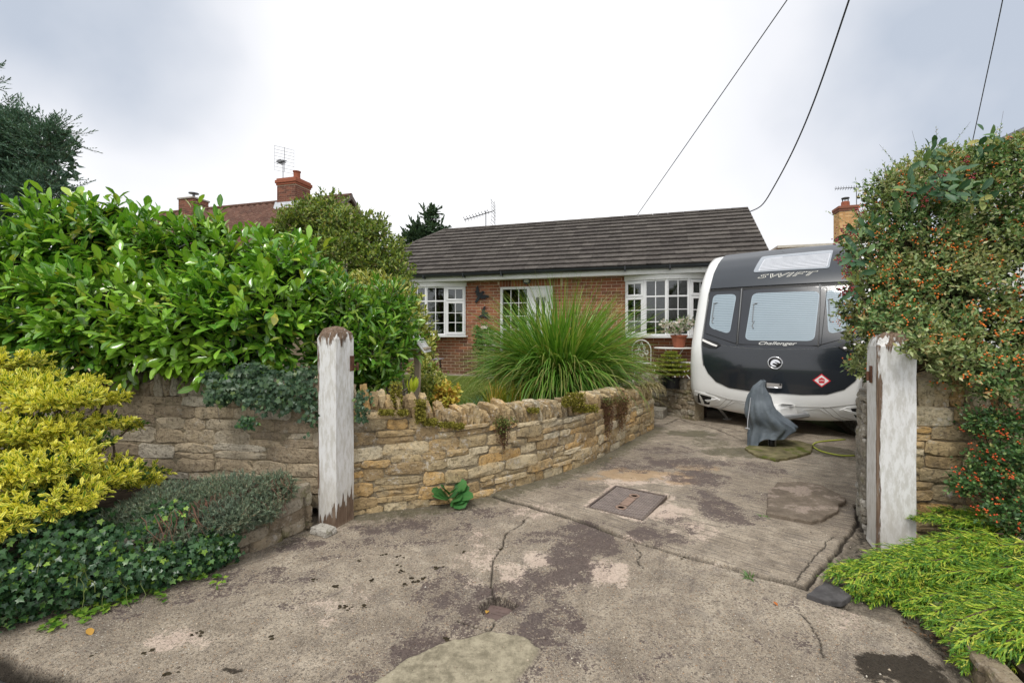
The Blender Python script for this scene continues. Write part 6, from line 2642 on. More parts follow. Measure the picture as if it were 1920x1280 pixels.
# ------------------------------------------------------------------ second, darker glossy shrub behind the post
g_glossy = leaf_mat('glossy_dark_leaf', [(0, (.05, .16, .022)), (.4, (.12, .29, .03)), (.8, (.23, .42, .05)), (1, (.38, .52, .08))], .2, .65, .25, rib=(.16, .26, .08), rib_w=.14)
lobes = [lobe(640, 590, 4.55, 70, 60, .4), lobe(715, 590, 4.75, 60, 55, .4), lobe(690, 650, 4.5, 75, 60, .4), lobe(640, 660, 4.4, 60, 60, .35), lobe(745, 640, 4.8, 40, 50, .3), lobe(600, 560, 4.6, 50, 60, .3), lobe(720, 700, 4.5, 30, 20, .2), lobe(660, 700, 4.5, 60, 30, .25)]
gs = thing('evergreen_shrub', 'dark glossy narrow-leaved shrub directly behind the peeling gatepost', 'shrub', (-1.35, 4.75, .4))
Pn, Nn = on_lobes(lobes, 330, .16)
Dn = nrmz(Nn + np.array([0, -.1, .5]) + RS.randn(len(Pn), 3) * .5)
Ls_ = .24 + RS.rand(len(Pn)) * .16
P0 = Pn - Dn * (Ls_ * .8)[:, None]
a, d, nn, ix, tt = shoots(P0, Dn, Ls_, 10, (80, 30), .05, .3, .3, .5)
sz = .08 + RS.rand(len(a)) * .05
order = np.argsort(-sz / a[:, 1])
leaf_objects('leaf', LAUREL, a[order[:250]], d[order[:250]], nn[order[:250]], sz[order[:250]], sz[order[:250]] * .30, g_glossy, gs)
o_ = order[250:]
scatter_mesh('leaves', LAUREL, a[o_], d[o_], nn[o_], sz[o_], sz[o_] * .30, g_glossy, gs)
scatter_mesh('twigs', STEM, P0, Dn, Nn, Ls_, .008, bark, gs)
Pd, Nd = on_lobes([(c, r * .65) for c, r in lobes], 1400, .2, False, .3)
scatter_mesh('inner_leaves', SMALL, Pd, RS.randn(len(Pd), 3), RS.randn(len(Pd), 3), .14, .06, g_glossy, gs)
branches(gs, (-1.35, 4.75, .4), [c for c, r in lobes], bark_g, .03)

# ------------------------------------------------------------------ variegated shrub
g_var = leaf_mat('variegated_leaf', [(0, (.09, .18, .03)), (.4, (.18, .28, .04)), (.75, (.36, .42, .07)), (1, (.58, .56, .12))], .35, .5, .25, rib=(.09, .16, .03), rib_w=.5, edge=(.66, .62, .18), edge_at=.55)
lobes = [lobe(745, 580, 6.1, 50, 50, .35), lobe(775, 610, 6.0, 36, 34, .3), lobe(800, 650, 5.9, 20, 24, .2), lobe(700, 550, 6.3, 50, 40, .3), lobe(795, 690, 5.7, 22, 24, .2), lobe(808, 735, 5.4, 26, 30, .2), lobe(640, 545, 6.4, 50, 40, .3)]
vs_ = thing('variegated_shrub', 'yellow-edged variegated shrub below the bow window at the left', 'shrub', (-1.5, 6.1, .4))
Pn, Nn = on_lobes(lobes, 420, .15)
Dn = nrmz(Nn + np.array([0, -.1, .6]) + RS.randn(len(Pn), 3) * .4)
Ls_ = .14 + RS.rand(len(Pn)) * .12
P0 = Pn - Dn * (Ls_ * .8)[:, None]
a, d, nn, ix, tt = shoots(P0, Dn, Ls_, 9, (75, 30), .1, .2, .3)
scatter_mesh('leaves', LAUREL, a, d, nn, .085, .034, g_var, vs_)
scatter_mesh('twigs', STEM, P0, Dn, Nn, Ls_, .006, bark, vs_)
Pd, Nd = on_lobes([(c, r * .65) for c, r in lobes], 900, .2, False, .3)
scatter_mesh('inner_leaves', SMALL, Pd, RS.randn(len(Pd), 3), RS.randn(len(Pd), 3), .10, .05, g_glossy, vs_)
branches(vs_, (-1.5, 6.1, .4), [c for c, r in lobes], bark_g, .02)

# ------------------------------------------------------------------ broadleaved tree behind the hedge
g_bush = leaf_mat('bush_leaf', [(0, (.06, .11, .025)), (.3, (.12, .20, .035)), (.65, (.24, .34, .06)), (.9, (.42, .48, .11)), (1, (.28, .18, .09))], .42, .45, .3, patch=(.9, (.19, .24, .05), .5))
lobes = [lobe(600, 420, 8.3, 55, 40, .6), lobe(650, 440, 8.2, 55, 45, .6), lobe(690, 470, 8.0, 55, 45, .6), lobe(720, 510, 7.8, 50, 45, .6), lobe(640, 500, 7.9, 90, 60, .7), lobe(745, 530, 7.6, 32, 36, .4), lobe(620, 390, 8.4, 30, 20, .3),
         lobe(560, 440, 8.2, 40, 40, .5), lobe(700, 430, 8.1, 26, 22, .3), lobe(735, 475, 7.9, 26, 26, .3), lobe(600, 540, 7.8, 80, 60, .6)]
bt = thing('garden_tree', 'rounded olive-green garden tree rising between the laurel and the bungalow', 'tree', (-2.9, 8.3, .4))
Pn, Nn = on_lobes(lobes, 1500, .16)
Dn = nrmz(Nn + np.array([0, 0, .35]) + RS.randn(len(Pn), 3) * .5)
Ls_ = .16 + RS.rand(len(Pn)) * .22
P0 = Pn - Dn * (Ls_ * .6)[:, None]
a, d, nn, ix, tt = shoots(P0, Dn, Ls_, 10, (70, 30), .1, .15, .4)
scatter_mesh('leaves', SMALL, a, d, nn, .062 + RS.rand(len(a)) * .03, .036, g_bush, bt)
scatter_mesh('twigs', STEM, P0, Dn, Nn, Ls_, .007, bark, bt)
Pd, Nd = on_lobes([(c, r * .7) for c, r in lobes], 2600, .2, False, .4)
scatter_mesh('inner_leaves', SMALL, Pd, RS.randn(len(Pd), 3), RS.randn(len(Pd), 3), .10, .07, g_bush, bt)
branches(bt, (-2.9, 8.3, .4), [c for c, r in lobes] * 2, bark, .05, 6)
mb = MB(); mb.tube([(-2.9, 8.3, .3), (-2.88, 8.32, 1.0), (-2.85, 8.3, 1.7)], [.10, .085, .06], 8)
mb.build('trunk', bark, bt, True, True)

# ------------------------------------------------------------------ conifers
g_cyp = leaf_mat('cypress_spray', [(0, (.06, .12, .085)), (.4, (.10, .18, .125)), (.8, (.17, .27, .19)), (1, (.25, .36, .26))], .6, .3, .1, patch=(.5, (.17, .28, .20), .6))


def conifer(name, label, base, lobes, nsh, per, Lr, lf, wf, mat, trunk_top):
    root = thing(name, label, 'tree', base)
    Pn, Nn = on_lobes(lobes, nsh, .2, True, .7)
    Dn = nrmz(Nn * np.array([1, 1, .5]) + np.array([0, 0, .25]) + RS.randn(len(Pn), 3) * .35)
    Ls_ = Lr[0] + RS.rand(len(Pn)) * (Lr[1] - Lr[0])
    P0 = Pn - Dn * (Ls_ * .55)[:, None]
    # sprays: a flat fan of side twigs, each set with scales
    a, d, nn, ix, tt = shoots(P0, Dn, Ls_, 9, (48, 18), .05, .1, .15, .9, flat=1)
    L2 = Ls_[ix] * (.55 - .35 * tt)
    b, e_, n2, ix2, t2 = shoots(a, d, L2, per, (40, 15), .02, .1, .15, .9, flat=1)
    scatter_mesh('foliage', BLADE, b, e_, n2, lf, wf, mat, root, False)
    scatter_mesh('twigs', STEM, P0, Dn, Nn, Ls_, .012, bark, root)
    mb = MB()
    mb.tube([base, (base[0] + .05, base[1], (base[2] + trunk_top) / 2), (base[0], base[1], trunk_top)], [.22, .14, .04], 8)
    mb.build('trunk', bark, root, True, True)
    Pd, Nd = on_lobes([(c, r * .7) for c, r in lobes], int(nsh * 2), .2, False, .3)
    scatter_mesh('inner_foliage', SMALL, Pd, RS.randn(len(Pd), 3), RS.randn(len(Pd), 3), Lr[0] * .6, Lr[0] * .35, mat, root)
    branches(root, base, [c for c, r in lobes] * 2, bark, .05, 6)
    return root


cb_ = P(-10, 600, 11); cb_.z = 0
conifer('cypress_tree', 'blue-green cypress tree at the left edge, taller than the laurel', cb_,
        [lobe(20, 300, 11, 70, 70, 1.0), lobe(70, 270, 11, 50, 45, .8), lobe(100, 300, 10.8, 36, 60, .7), lobe(40, 390, 10.6, 80, 60, 1.0), lobe(110, 370, 10.6, 34, 46, .7), lobe(-60, 250, 11.3, 60, 150, 1), lobe(-20, 340, 10.7, 80, 90, 1), lobe(120, 260, 11, 20, 30, .4), lobe(30, 228, 11, 26, 26, .5)],
        1100, 7, (.35, .75), .06, .022, g_cyp, 5.5)
cb_ = P(800, 600, 21); cb_.z = 0
g_dk = leaf_mat('dark_conifer', [(0, (.05, .10, .06)), (1, (.14, .22, .12))], .6, .3, .1)
conifer('small_conifer', 'small dark conifer tip beyond the hip of the bungalow roof', cb_,
        [lobe(806, 415, 21, 12, 16, .4), lobe(800, 436, 21, 24, 14, .6), lobe(790, 452, 21, 30, 14, .7), lobe(812, 400, 21, 5, 7, .2), lobe(780, 470, 21, 30, 18, .7), lobe(828, 432, 21, 10, 5, .3)],
        150, 6, (.5, .9), .14, .06, g_dk, 6.3)

# ------------------------------------------------------------------ golden euonymus
g_euo = leaf_mat('golden_euonymus_leaf', [(0, (.12, .26, .02)), (.2, (.40, .48, .04)), (.5, (.76, .74, .08)), (1, (.90, .84, .16))], .35, .5, .3, rib=(.06, .17, .02), rib_w=.32, edge=(.94, .86, .14), edge_at=.46, patch=(3.2, (.09, .22, .02), .85))
lobes = [lobe(40, 722, 3.1, 90, 28, .3), lobe(120, 745, 3.0, 70, 24, .25), lobe(50, 800, 2.9, 100, 32, .3), lobe(150, 830, 2.95, 60, 28, .25), lobe(60, 870, 2.7, 110, 34, .3), lobe(180, 895, 2.9, 60, 30, .25), lobe(100, 930, 2.6, 90, 40, .25), lobe(20, 970, 2.45, 80, 32, .25),
         lobe(225, 880, 3.0, 40, 24, .2), lobe(270, 895, 3.2, 36, 10, .12), lobe(190, 790, 3.3, 50, 14, .15), lobe(200, 745, 3.4, 40, 14, .15), lobe(-60, 850, 2.8, 80, 130, .4), lobe(20, 675, 3.3, 60, 20, .25), lobe(80, 700, 3.35, 30, 10, .1), lobe(160, 715, 3.3, 36, 8, .1), lobe(250, 795, 3.6, 24, 7, .08), lobe(295, 882, 3.45, 22, 7, .06)]
lobes = [(c, r * np.array([1, 1, .82])) for c, r in lobes]
lobes = [(c, r * np.array([1, 1, .8])) for c, r in lobes]
eu = thing('golden_euonymus', 'golden variegated euonymus shrub in tiers at the left edge above the ivy', 'shrub', (-3.0, 2.9, .27))
Pn, Nn = on_lobes(lobes, 2100, .12)
Dn = nrmz(Nn * np.array([1, 1, .6]) + np.array([.25, -.25, .55]) + RS.randn(len(Pn), 3) * .4)
Ls_ = .06 + RS.rand(len(Pn)) * .07
P0 = Pn - Dn * (Ls_ * .7)[:, None]
a, d, nn, ix, tt = shoots(P0, Dn, Ls_, 10, (70, 20), .15, .1, .35)
scatter_mesh('leaves', LAUREL, a, d, nn, .030 + RS.rand(len(a)) * .018, .018, g_euo, eu)
scatter_mesh('twigs', STEM, P0, Dn, Nn, Ls_, .004, stem_green, eu)
g_euo2 = leaf_mat('inner_euonymus_leaf', [(0, (.02, .05, .01)), (.5, (.04, .10, .015)), (1, (.07, .15, .02))], .4, .4, .15)  # inner leaves darkened: shade of the gaps between tiers is in the colour
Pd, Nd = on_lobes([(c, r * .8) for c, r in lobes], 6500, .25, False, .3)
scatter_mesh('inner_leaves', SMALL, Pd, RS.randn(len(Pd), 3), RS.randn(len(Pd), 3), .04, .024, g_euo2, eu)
branches(eu, (-3.0, 2.9, .27), [c for c, r in lobes] * 2, bark, .018)

# ------------------------------------------------------------------ grey-green prostrate shrub (needles) in the raised bed
g_needle = leaf_mat('grey_green_needle', [(0, (.11, .17, .11)), (.5, (.22, .29, .19)), (.85, (.34, .40, .27)), (1, (.28, .18, .10))], .6, .3, .15, patch=(3, (.13, .20, .16), .5))
gw = thing('prostrate_shrub', 'grey-green needle-leaved mat plant sprawling over the raised bed and its edging', 'shrub', (-1.95, 3.2, .27))
lobes = [lobe(340, 940, 3.1, 80, 32, .22), lobe(440, 925, 3.2, 80, 32, .22), lobe(520, 915, 3.34, 34, 26, .18), lobe(270, 970, 2.95, 60, 30, .2), lobe(390, 968, 2.98, 90, 32, .16), lobe(300, 1000, 2.82, 80, 26, .14), lobe(470, 955, 3.12, 56, 26, .14), lobe(225, 985, 2.85, 40, 26, .14)]
Pn, Nn = on_lobes(lobes, 4200, .15)
Dn = nrmz(Nn * .6 + np.array([.15, -.45, .75]) + RS.randn(len(Pn), 3) * .45)
Ls_ = .05 + RS.rand(len(Pn)) * .07
P0 = Pn - Dn * (Ls_ * .6)[:, None]
a, d, nn, ix, tt = shoots(P0, Dn, Ls_, 22, (55, 30), .05, .05, .25)
scatter_mesh('needles', SLIVER, a, d, nn, .024, .0055, g_needle, gw, False)
scatter_mesh('twigs', STEM, P0, Dn, Nn, Ls_, .004, bark_g, gw)
# woody red-brown stems hanging over the edging stones
m_red = simple('red_brown_twig', (.17, .085, .055), .8, .4, 15, .3, orand=.3)
mb = MB()
for i in range(150):
    px = R.triangular(260, 560, 470)
    top_py = 992 - (px - 250) * .27 + R.uniform(-25, 10)
    p = P(px, top_py, 2.58 + (px - 250) / 290 * .70)
    pts = [p]
    dx = R.uniform(-.03, .03)
    for k in range(4):
        p = p + Vector((dx + R.uniform(-.02, .02) + .006, -.012 + R.uniform(-.015, .012), -R.uniform(.015, .05)))
        pts.append(p)
    mb.tube(pts, [.0026, .0024, .002, .0016, .001], 4, False)
tag(mb.build('woody_stems', m_red, gw, True, True), kind='stuff')
Pd, Nd = on_lobes([(c, r * .8) for c, r in lobes], 2600, .25, False, .3)
scatter_mesh('dead_needles', SLIVER, Pd, RS.randn(len(Pd), 3), RS.randn(len(Pd), 3), .05, .01, m_red, gw, False)

# ------------------------------------------------------------------ ivy
g_ivy = leaf_mat('ivy_leaf', [(0, (.018, .06, .024)), (.4, (.035, .095, .035)), (.8, (.06, .15, .045)), (.93, (.14, .28, .04)), (1, (.30, .46, .06))], .33, .5, .15, rib=(.10, .17, .08), rib_w=.2)


def ivy_patch(root, pts, n, spread, normal, size=(.028, .05), name='leaves', mat=None, downy=.5):
    """leaves laid like tiles over a surface given by sample points"""
    k = RS.randint(0, len(pts), n)
    Pp = np.array(pts)[k] + RS.randn(n, 3) * np.array(spread)
    N = np.array(normal) + RS.randn(n, 3) * .38
    D = np.stack([RS.randn(n) * .7, -np.abs(RS.randn(n)) * .2, -downy + RS.randn(n) * .55], -1)
    s = size[0] + RS.rand(n) * (size[1] - size[0])
    return scatter_mesh(name, IVY, Pp, D, N, s, s * 1.0, mat or g_ivy, root)


iv = thing('ivy', 'dense dark green ivy covering the front of the raised bed down to the drive', 'ivy', (-2.4, 2.7, .0))
pts = []
line = [(-3.6, 1.25), (-3.15, 1.82), (-2.62, 2.33), (-2.02, 2.81), (-1.86, 3.0)]
for i in range(2600):
    k = RS.randint(0, len(line) - 1)
    f = RS.rand()
    x = line[k][0] * (1 - f) + line[k + 1][0] * f
    y = line[k][1] * (1 - f) + line[k + 1][1] * f
    u = RS.rand()
    far_ = max(0, (x + 2.3) / .5)      # thins out towards the gatepost
    if far_ > 0 and RS.rand() < far_ * .9:
        continue
    hgt = (.40 if x < -2.3 else .26) * (1 - .25 * max(0, far_))
    h = .02 + u * hgt
    bulge = .10 * math.sin(min(1, u) * 2.6) + .03
    w_ = float(fbm(np.array([x * 4]), np.array([y * 4 + h * 4]), 5)[0]) - .5
    pts.append((x + .72 * (bulge + w_ * .12), y - .64 * (bulge + w_ * .12), h + w_ * .06))
for i in range(1600):          # over the top, back into the bed
    f = RS.rand()
    k = RS.randint(0, 3)
    x = line[k][0] * (1 - f) + line[k + 1][0] * f
    y = line[k][1] * (1 - f) + line[k + 1][1] * f
    b_ = RS.rand() * .5
    pts.append((x - b_ * .72 + .05, y + b_ * .64, .40 - (0 if x < -2.4 else .08) + .04 * math.sin(x * 9) + .05 * RS.rand() + b_ * .08))
ivy_patch(iv, pts, 15000, (.03, .03, .02), (.5, -.65, .55), (.020, .038))
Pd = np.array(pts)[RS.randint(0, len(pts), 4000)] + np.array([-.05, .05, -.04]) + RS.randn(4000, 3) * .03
scatter_mesh('inner_leaves', IVY, Pd, RS.randn(4000, 3), RS.randn(4000, 3), .05, .05, leaf_mat('shaded_ivy_leaf', [(0, (.01, .03, .012)), (1, (.025, .055, .02))], .5, .3, .05), iv)  # dark copy of the ivy leaf, interior shade put into its colour
# young shoots creeping on the concrete
pts2 = []
for i in range(26):
    px = R.uniform(10, 430)
    py = 1178 - px * .28 + R.uniform(-12, 14)
    g = G(px, py, .015)
    for k in range(8):
        g = g + Vector((R.uniform(-.0, .03), R.uniform(-.03, .01), 0))
        pts2.append((g.x, g.y, .012 + R.random() * .012))
g_young = leaf_mat('young_ivy_leaf', [(0, (.05, .14, .02)), (.6, (.14, .28, .03)), (1, (.30, .42, .06))], .4, .4, .25)
Pq = np.array(pts2)
scatter_mesh('young_leaves', IVY, Pq, RS.randn(len(Pq), 3) * np.array([1, 1, .2]), np.array([[0, -.2, 1]]) + RS.randn(len(Pq), 3) * .25, .030, .030, g_young, iv)
mb = MB()
for i in range(40):
    q = Vector(pts[RS.randint(0, len(pts))]) + Vector((.02, -.02, .01))
    pp = [q]
    for k in range(6):
        q = q + Vector((R.uniform(-.02, .03), R.uniform(-.025, .01), -R.uniform(.0, .05)))
        q.z = max(q.z, .01)
        pp.append(q)
    mb.tube(pp, .0018, 4, False)
tag(mb.build('runners', stem_green, iv, True, True), kind='stuff')

iw = thing('wall_ivy', 'small-leaved grey-green ivy trailing over the coping just left of the peeling gatepost', 'ivy', (-1.9, 3.75, .95))
pts = []
for i in range(1100):
    px = R.uniform(385, 592)
    f = (px - 385) / 207
    py = R.uniform(690, 745 + 20 * f) + 10 * math.sin(px * .05)
    pts.append(tuple(P(px, py, 3.62 - .06 * R.random() + (.10 if py < 712 else 0))))
for (cx_, y0, y1, wd_) in ((575, 750, 790, 5), (500, 745, 775, 5), (475, 745, 765, 16), (585, 735, 815, 4)):
    for i in range(26):
        pts.append(tuple(P(cx_ + R.gauss(0, wd_) + 6 * math.sin(i), R.uniform(y0, y1), 3.56)))
g_ivy2 = leaf_mat('grey_ivy_leaf', [(0, (.02, .055, .025)), (.5, (.045, .095, .045)), (.9, (.08, .14, .06)), (1, (.18, .26, .07))], .4, .4, .15, rib=(.13, .17, .11), rib_w=.22)
ivy_patch(iw, pts, 1500, (.02, .02, .015), (.1, -.9, .35), (.028, .048), mat=g_ivy2)
mb = MB()
for px0, py0, px1, py1 in ((475, 742, 478, 790), (478, 790, 470, 803), (500, 752, 508, 780), (405, 750, 412, 790), (585, 770, 592, 800), (560, 740, 575, 760)):
    a_, b_ = P(px0, py0, 3.60), P(px1, py1, 3.57)
    mb.tube([a_, a_.lerp(b_, .5) + Vector((.01, -.01, 0)), b_], .0025, 4)
tag(mb.build('runners', bark_g, iw, True, True), kind='stuff')
# tuft hanging at the foot of that trail
tf_ = thing('wall_tuft', 'little green tuft of ivy rooted in the middle of the long wall face', 'plant', P(470, 790, 3.60))
pts = [tuple(P(462 + R.gauss(0, 9), 792 + R.gauss(0, 6), 3.55)) for i in range(60)]
ivy_patch(tf_, pts, 120, (.006, .01, .006), (0, -1, .3), (.02, .032))
# ivy right of the post, on the drive wall
ix_ = thing('wall_ivy', 'sprig of dark ivy on the drive wall just right of the peeling gatepost', 'ivy', P(678, 760, 3.68))
pts = [tuple(P(668 + abs(R.gauss(0, 12)), R.uniform(735, 790), 3.62)) for i in range(80)]
ivy_patch(ix_, pts, 150, (.008, .012, .01), (0, -1, .3), (.022, .034), mat=g_ivy2)

# ------------------------------------------------------------------ broad-leaved rosette at the foot of the wall
g_hol = leaf_mat('broad_dark_leaf', [(0, (.03, .12, .03)), (1, (.07, .21, .055))], .45, .4, .2, rib=(.10, .20, .06), rib_w=.14)
hb0 = G(845, 946)
hb = thing('rosette_plant', 'broad dark green leafy plant growing at the foot of the buff wall', 'plant', hb0)
RND = T_([(0, 0, 0), (.12, -.30, .04), (.15, 0, 0), (.12, .30, .04), (.5, -.52, .08), (.5, 0, -.0), (.5, .52, .08), (.85, -.34, -.0), (.88, 0, -.06), (.85, .34, -.0), (1, 0, -.10)],
         [(0, 2, 1), (0, 3, 2), (1, 2, 5, 4), (2, 3, 6, 5), (4, 5, 8, 7), (5, 6, 9, 8), (7, 8, 10), (8, 9, 10)], [0, 1, 0, 1, 1, 0, 1, 1, 0, 1, .5])
k = 26
az = RS.rand(k) * 6.28
el = .15 + RS.rand(k) * 1.0
Dk = np.stack([np.cos(az) * np.cos(el), np.sin(az) * np.cos(el) * .6 - .25, np.sin(el)], -1)
Pk = np.array(hb0) + np.array([0, -.0, .04]) + Dk * (.02 + RS.rand(k, 1) * .10)
Nk = np.stack([-Dk[:, 0] * .5, -Dk[:, 1] * .5 - .6, np.full(k, .9)], -1)
leaf_objects('leaf', RND, Pk, Dk + np.array([0, 0, -.25]), Nk, .095 + RS.rand(k) * .05, .105 + RS.rand(k) * .035, g_hol, hb)
mb = MB()
for p_ in Pk[:14]:
    mb.tube([hb0, hb0.lerp(Vector(p_), .5) + Vector((0, 0, .01)), p_], .003, 4)
mb.build('stalk', stem_green, hb, True, True)


# ------------------------------------------------------------------ arching grasses
def blades(root, base, n, r0, Lr, wdt, el, bend, mat, azf=None, seg=8, name='blades', tipw=.08, cup=.0):
    az = RS.rand(n) * 2 * math.pi if azf is None else azf(n)
    Lb = Lr[0] + RS.rand(n) ** .8 * (Lr[1] - Lr[0])
    e0 = np.radians(el[0] + RS.rand(n) * (el[1] - el[0]))
    bd = np.radians(bend[0] + RS.rand(n) * (bend[1] - bend[0]))
    rr = r0 * np.sqrt(RS.rand(n))
    a2 = az + RS.randn(n) * .5
    p = np.array(base)[None, :] + np.stack([rr * np.cos(a2), rr * np.sin(a2), np.zeros(n)], -1)
    hd = np.stack([np.cos(az), np.sin(az), np.zeros(n)], -1)
    sd = np.stack([-np.sin(az), np.cos(az), np.zeros(n)], -1)
    tw = RS.randn(n) * .5
    W = wdt * (.7 + .6 * RS.rand(n))
    rows = []
    mids = []
    for i in range(seg + 1):
        t_ = i / seg
        e_ = e0 - bd * t_ ** 1.6
        if i:
            p = p + (hd * np.cos(e_)[:, None] + np.array([0, 0, 1.0]) * np.sin(e_)[:, None]) * (Lb / seg)[:, None]
        w = W * (1 - (1 - tipw) * t_ ** 1.8) / 2 * (.55 + .45 * min(1, t_ * 5))
        up_ = np.array([0, 0, 1.0]) * np.cos(e_)[:, None] - hd * np.sin(e_)[:, None]
        s2 = sd * np.cos(tw)[:, None] + up_ * np.sin(tw)[:, None]
        rows.append((p - s2 * w[:, None], p + s2 * w[:, None]))
    V = np.stack([q for r_ in rows for q in r_], 1)
    I_ = np.array(wm(root).inverted())
    V = V @ I_[:3, :3].T + I_[:3, 3]
    k = 2 * (seg + 1)
    f = np.array([(2 * i, 2 * i + 1, 2 * i + 3, 2 * i + 2) for i in range(seg)]).ravel()
    loops = (f[None, :] + (np.arange(n) * k)[:, None]).ravel()
    mid = np.repeat(np.linspace(0, 1, seg + 1), 2)
    m = np_mesh(name, V.reshape(-1, 3), loops, np.full(n * seg, 4), True, {'rnd': np.repeat(RS.rand(n), k), 'mid': np.tile(mid, n)})
    m.materials.append(mat)
    return tag(link(name, m, root), kind='stuff')


g_grass = leaf_mat('pampas_blade', [(0, (.07, .18, .025)), (.4, (.14, .31, .04)), (.8, (.26, .46, .07)), (.95, (.45, .55, .14)), (1, (.58, .50, .20))], .4, .45, .3, edge=(.33, .32, .10), edge_at=.97)
gb = P(1050, 735, 7.35); gb.z = .40
gr = thing('pampas_grass', 'huge arching clump of green pampas grass in the bed behind the drive wall', 'grass clump', gb)
blades(gr, gb, 2500, .36, (1.15, 1.75), .027, (48, 80), (50, 130), g_grass)
blades(gr, gb, 850, .28, (1.55, 2.1), .026, (56, 82), (15, 65), g_grass, name='tall_blades')
blades(gr, gb, 90, .14, (1.7, 2.15), .020, (76, 89), (6, 28), g_grass, name='upright_blades')
blades(gr, gb, 700, .36, (.7, 1.15), .024, (25, 65), (60, 130), g_grass, name='low_blades')
blades(gr, gb, 380, .30, (1.15, 1.6), .012, (25, 60), (15, 60), leaf_mat('thin_pampas_blade', [(0, (.20, .26, .06)), (.6, (.30, .32, .10)), (1, (.45, .38, .18))], .5, .3, .3), azf=lambda n: math.pi + RS.randn(n) * .8 * 1.0 + (RS.rand(n) > .62) * math.pi, name='thin_blades')
Pd = np.array(gb) + RS.randn(900, 3) * np.array([.3, .25, .12]) + np.array([0, 0, .2])
scatter_mesh('old_growth', BLADE, Pd, RS.randn(900, 3) + np.array([0, 0, 1.0]), RS.randn(900, 3), .4, .02, leaf_mat('old_grass', [(0, (.05, .05, .02)), (1, (.14, .11, .05))], .7, .2, .1), gr)

g_mont = leaf_mat('crocosmia_blade', [(0, (.13, .20, .02)), (.5, (.24, .31, .03)), (.8, (.42, .38, .05)), (1, (.50, .24, .04))], .45, .4, .3, edge=(.48, .30, .05), edge_at=1.0)
mbz = G(952, 772, .42)
mo = thing('crocosmia', 'clump of upright yellow-green blades with orange tips in front of the pampas grass', 'plant', mbz)
for (px, py) in ((925, 772), (950, 768), (975, 765), (1000, 762), (940, 758), (965, 756)):
    blades(mo, G(px, py, .42), 60, .06, (.25, .48), .016, (62, 88), (5, 50), g_mont, seg=5)
# low bed plants
def tuft(name, label, cat, px, py, n, L, w, mat, el=(40, 85), bend=(20, 80), r=.05, z=.42, seg=5):
    b = G(px, py, z)
    o = thing(name, label, cat, b)
    blades(o, b, n, r, L, w, el, bend, mat, seg=seg)
    return o
g_blue = leaf_mat('blue_green_strap', [(0, (.05, .13, .06)), (1, (.12, .22, .11))], .4, .4, .2)
g_mid = leaf_mat('mid_green_strap', [(0, (.05, .14, .03)), (1, (.13, .25, .05))], .4, .4, .25)
tuft('strap_plant', 'blue-green strap-leaved tuft behind the mossy coping stones', 'plant', 822, 790, 40, (.16, .30), .018, g_blue, (60, 88), (5, 50))
tuft('strap_plant', 'low tuft of green strap leaves on the near edge of the lawn', 'plant', 868, 768, 90, (.10, .2), .012, g_mid, (25, 80), (30, 90), .12)
tuft('strap_plant', 'grey-green spiky tuft by the dark stone at the lawn edge', 'plant', 900, 760, 60, (.12, .24), .008, g_blue, (30, 85), (20, 60), .08)
tuft('strap_plant', 'broad green leaves low down against the left foot of the pampas grass', 'plant', 1035, 765, 40, (.15, .3), .035, g_mid, (20, 70), (30, 90), .1)
# reddish ground cover along the bed, inside the coping
g_redc = leaf_mat('red_ground_cover', [(0, (.16, .06, .045)), (.5, (.26, .12, .08)), (.7, (.16, .20, .05)), (1, (.40, .28, .16))], .6, .3, .15)
rc = thing('ground_cover', 'low reddish creeping ground cover behind the leaning coping stones', 'plant', G(900, 782, .42))
Pq = []
for i in range(3200):
    px = R.uniform(820, 1000)
    g = G(px, R.uniform(772, 796) - (px - 820) * .06, .42)
    Pq.append((g.x, g.y, .415 + R.random() * .05))
Pq = np.array(Pq)
scatter_mesh('leaves', SMALL, Pq, RS.randn(len(Pq), 3) * np.array([1, 1, .5]), np.array([[0, -.2, 1]]) + RS.randn(len(Pq), 3) * .5, .028, .017, g_redc, rc)
# yellow and orange leaved little shrub, bright young shoot, dark bed stones
g_yel = leaf_mat('yellow_orange_leaf', [(0, (.30, .36, .06)), (.4, (.58, .50, .08)), (.8, (.66, .42, .08)), (1, (.60, .22, .08))], .4, .4, .25)
yb = G(838, 790, .42)
ys_r = thing('yellow_shrub', 'small shrub with yellow and orange leaves behind the coping stones', 'shrub', yb)
lobes = [lobe(838, 738, 5.0, 20, 16, .12), lobe(826, 752, 5.0, 18, 14, .1), lobe(845, 755, 4.95, 12, 14, .1)]
Pn, Nn = on_lobes(lobes, 90, .2)
a, d, nn, ix, tt = shoots(Pn - Nn * .05, nrmz(Nn + np.array([0, -.1, .5])), .09, 7, (70, 30), .1, .1, .4)
scatter_mesh('leaves', LAUREL, a, d, nn, .055, .026, g_yel, ys_r)
branches(ys_r, yb, [c for c, r in lobes] * 2, bark, .008)
bs_ = thing('variegated_bush', 'bushy yellow-green variegated shrub between the leaf-covered post and the lawn', 'shrub', G(800, 790, .42))
lobes = [lobe(806, 735, 5.1, 34, 34, .2), lobe(795, 760, 5.0, 26, 20, .15), lobe(822, 715, 5.2, 18, 16, .12)]
Pn, Nn = on_lobes(lobes, 280, .2)
a, d, nn, ix, tt = shoots(Pn - Nn * .06, nrmz(Nn + np.array([0, -.1, .5]) + RS.randn(len(Pn), 3) * .3), .10, 8, (70, 30), .1, .1, .4)
scatter_mesh('leaves', SMALL, a, d, nn, .042, .022, g_var, bs_)
branches(bs_, G(800, 790, .42), [c for c, r in lobes] * 2, bark, .01)
yp = P(774, 735, 4.15)
ysh = thing('young_shoot', 'bright lime-yellow young leaf shoot rising behind the coping', 'plant', P(778, 770, 4.15))
k = 12
az = RS.rand(k) * 6.28
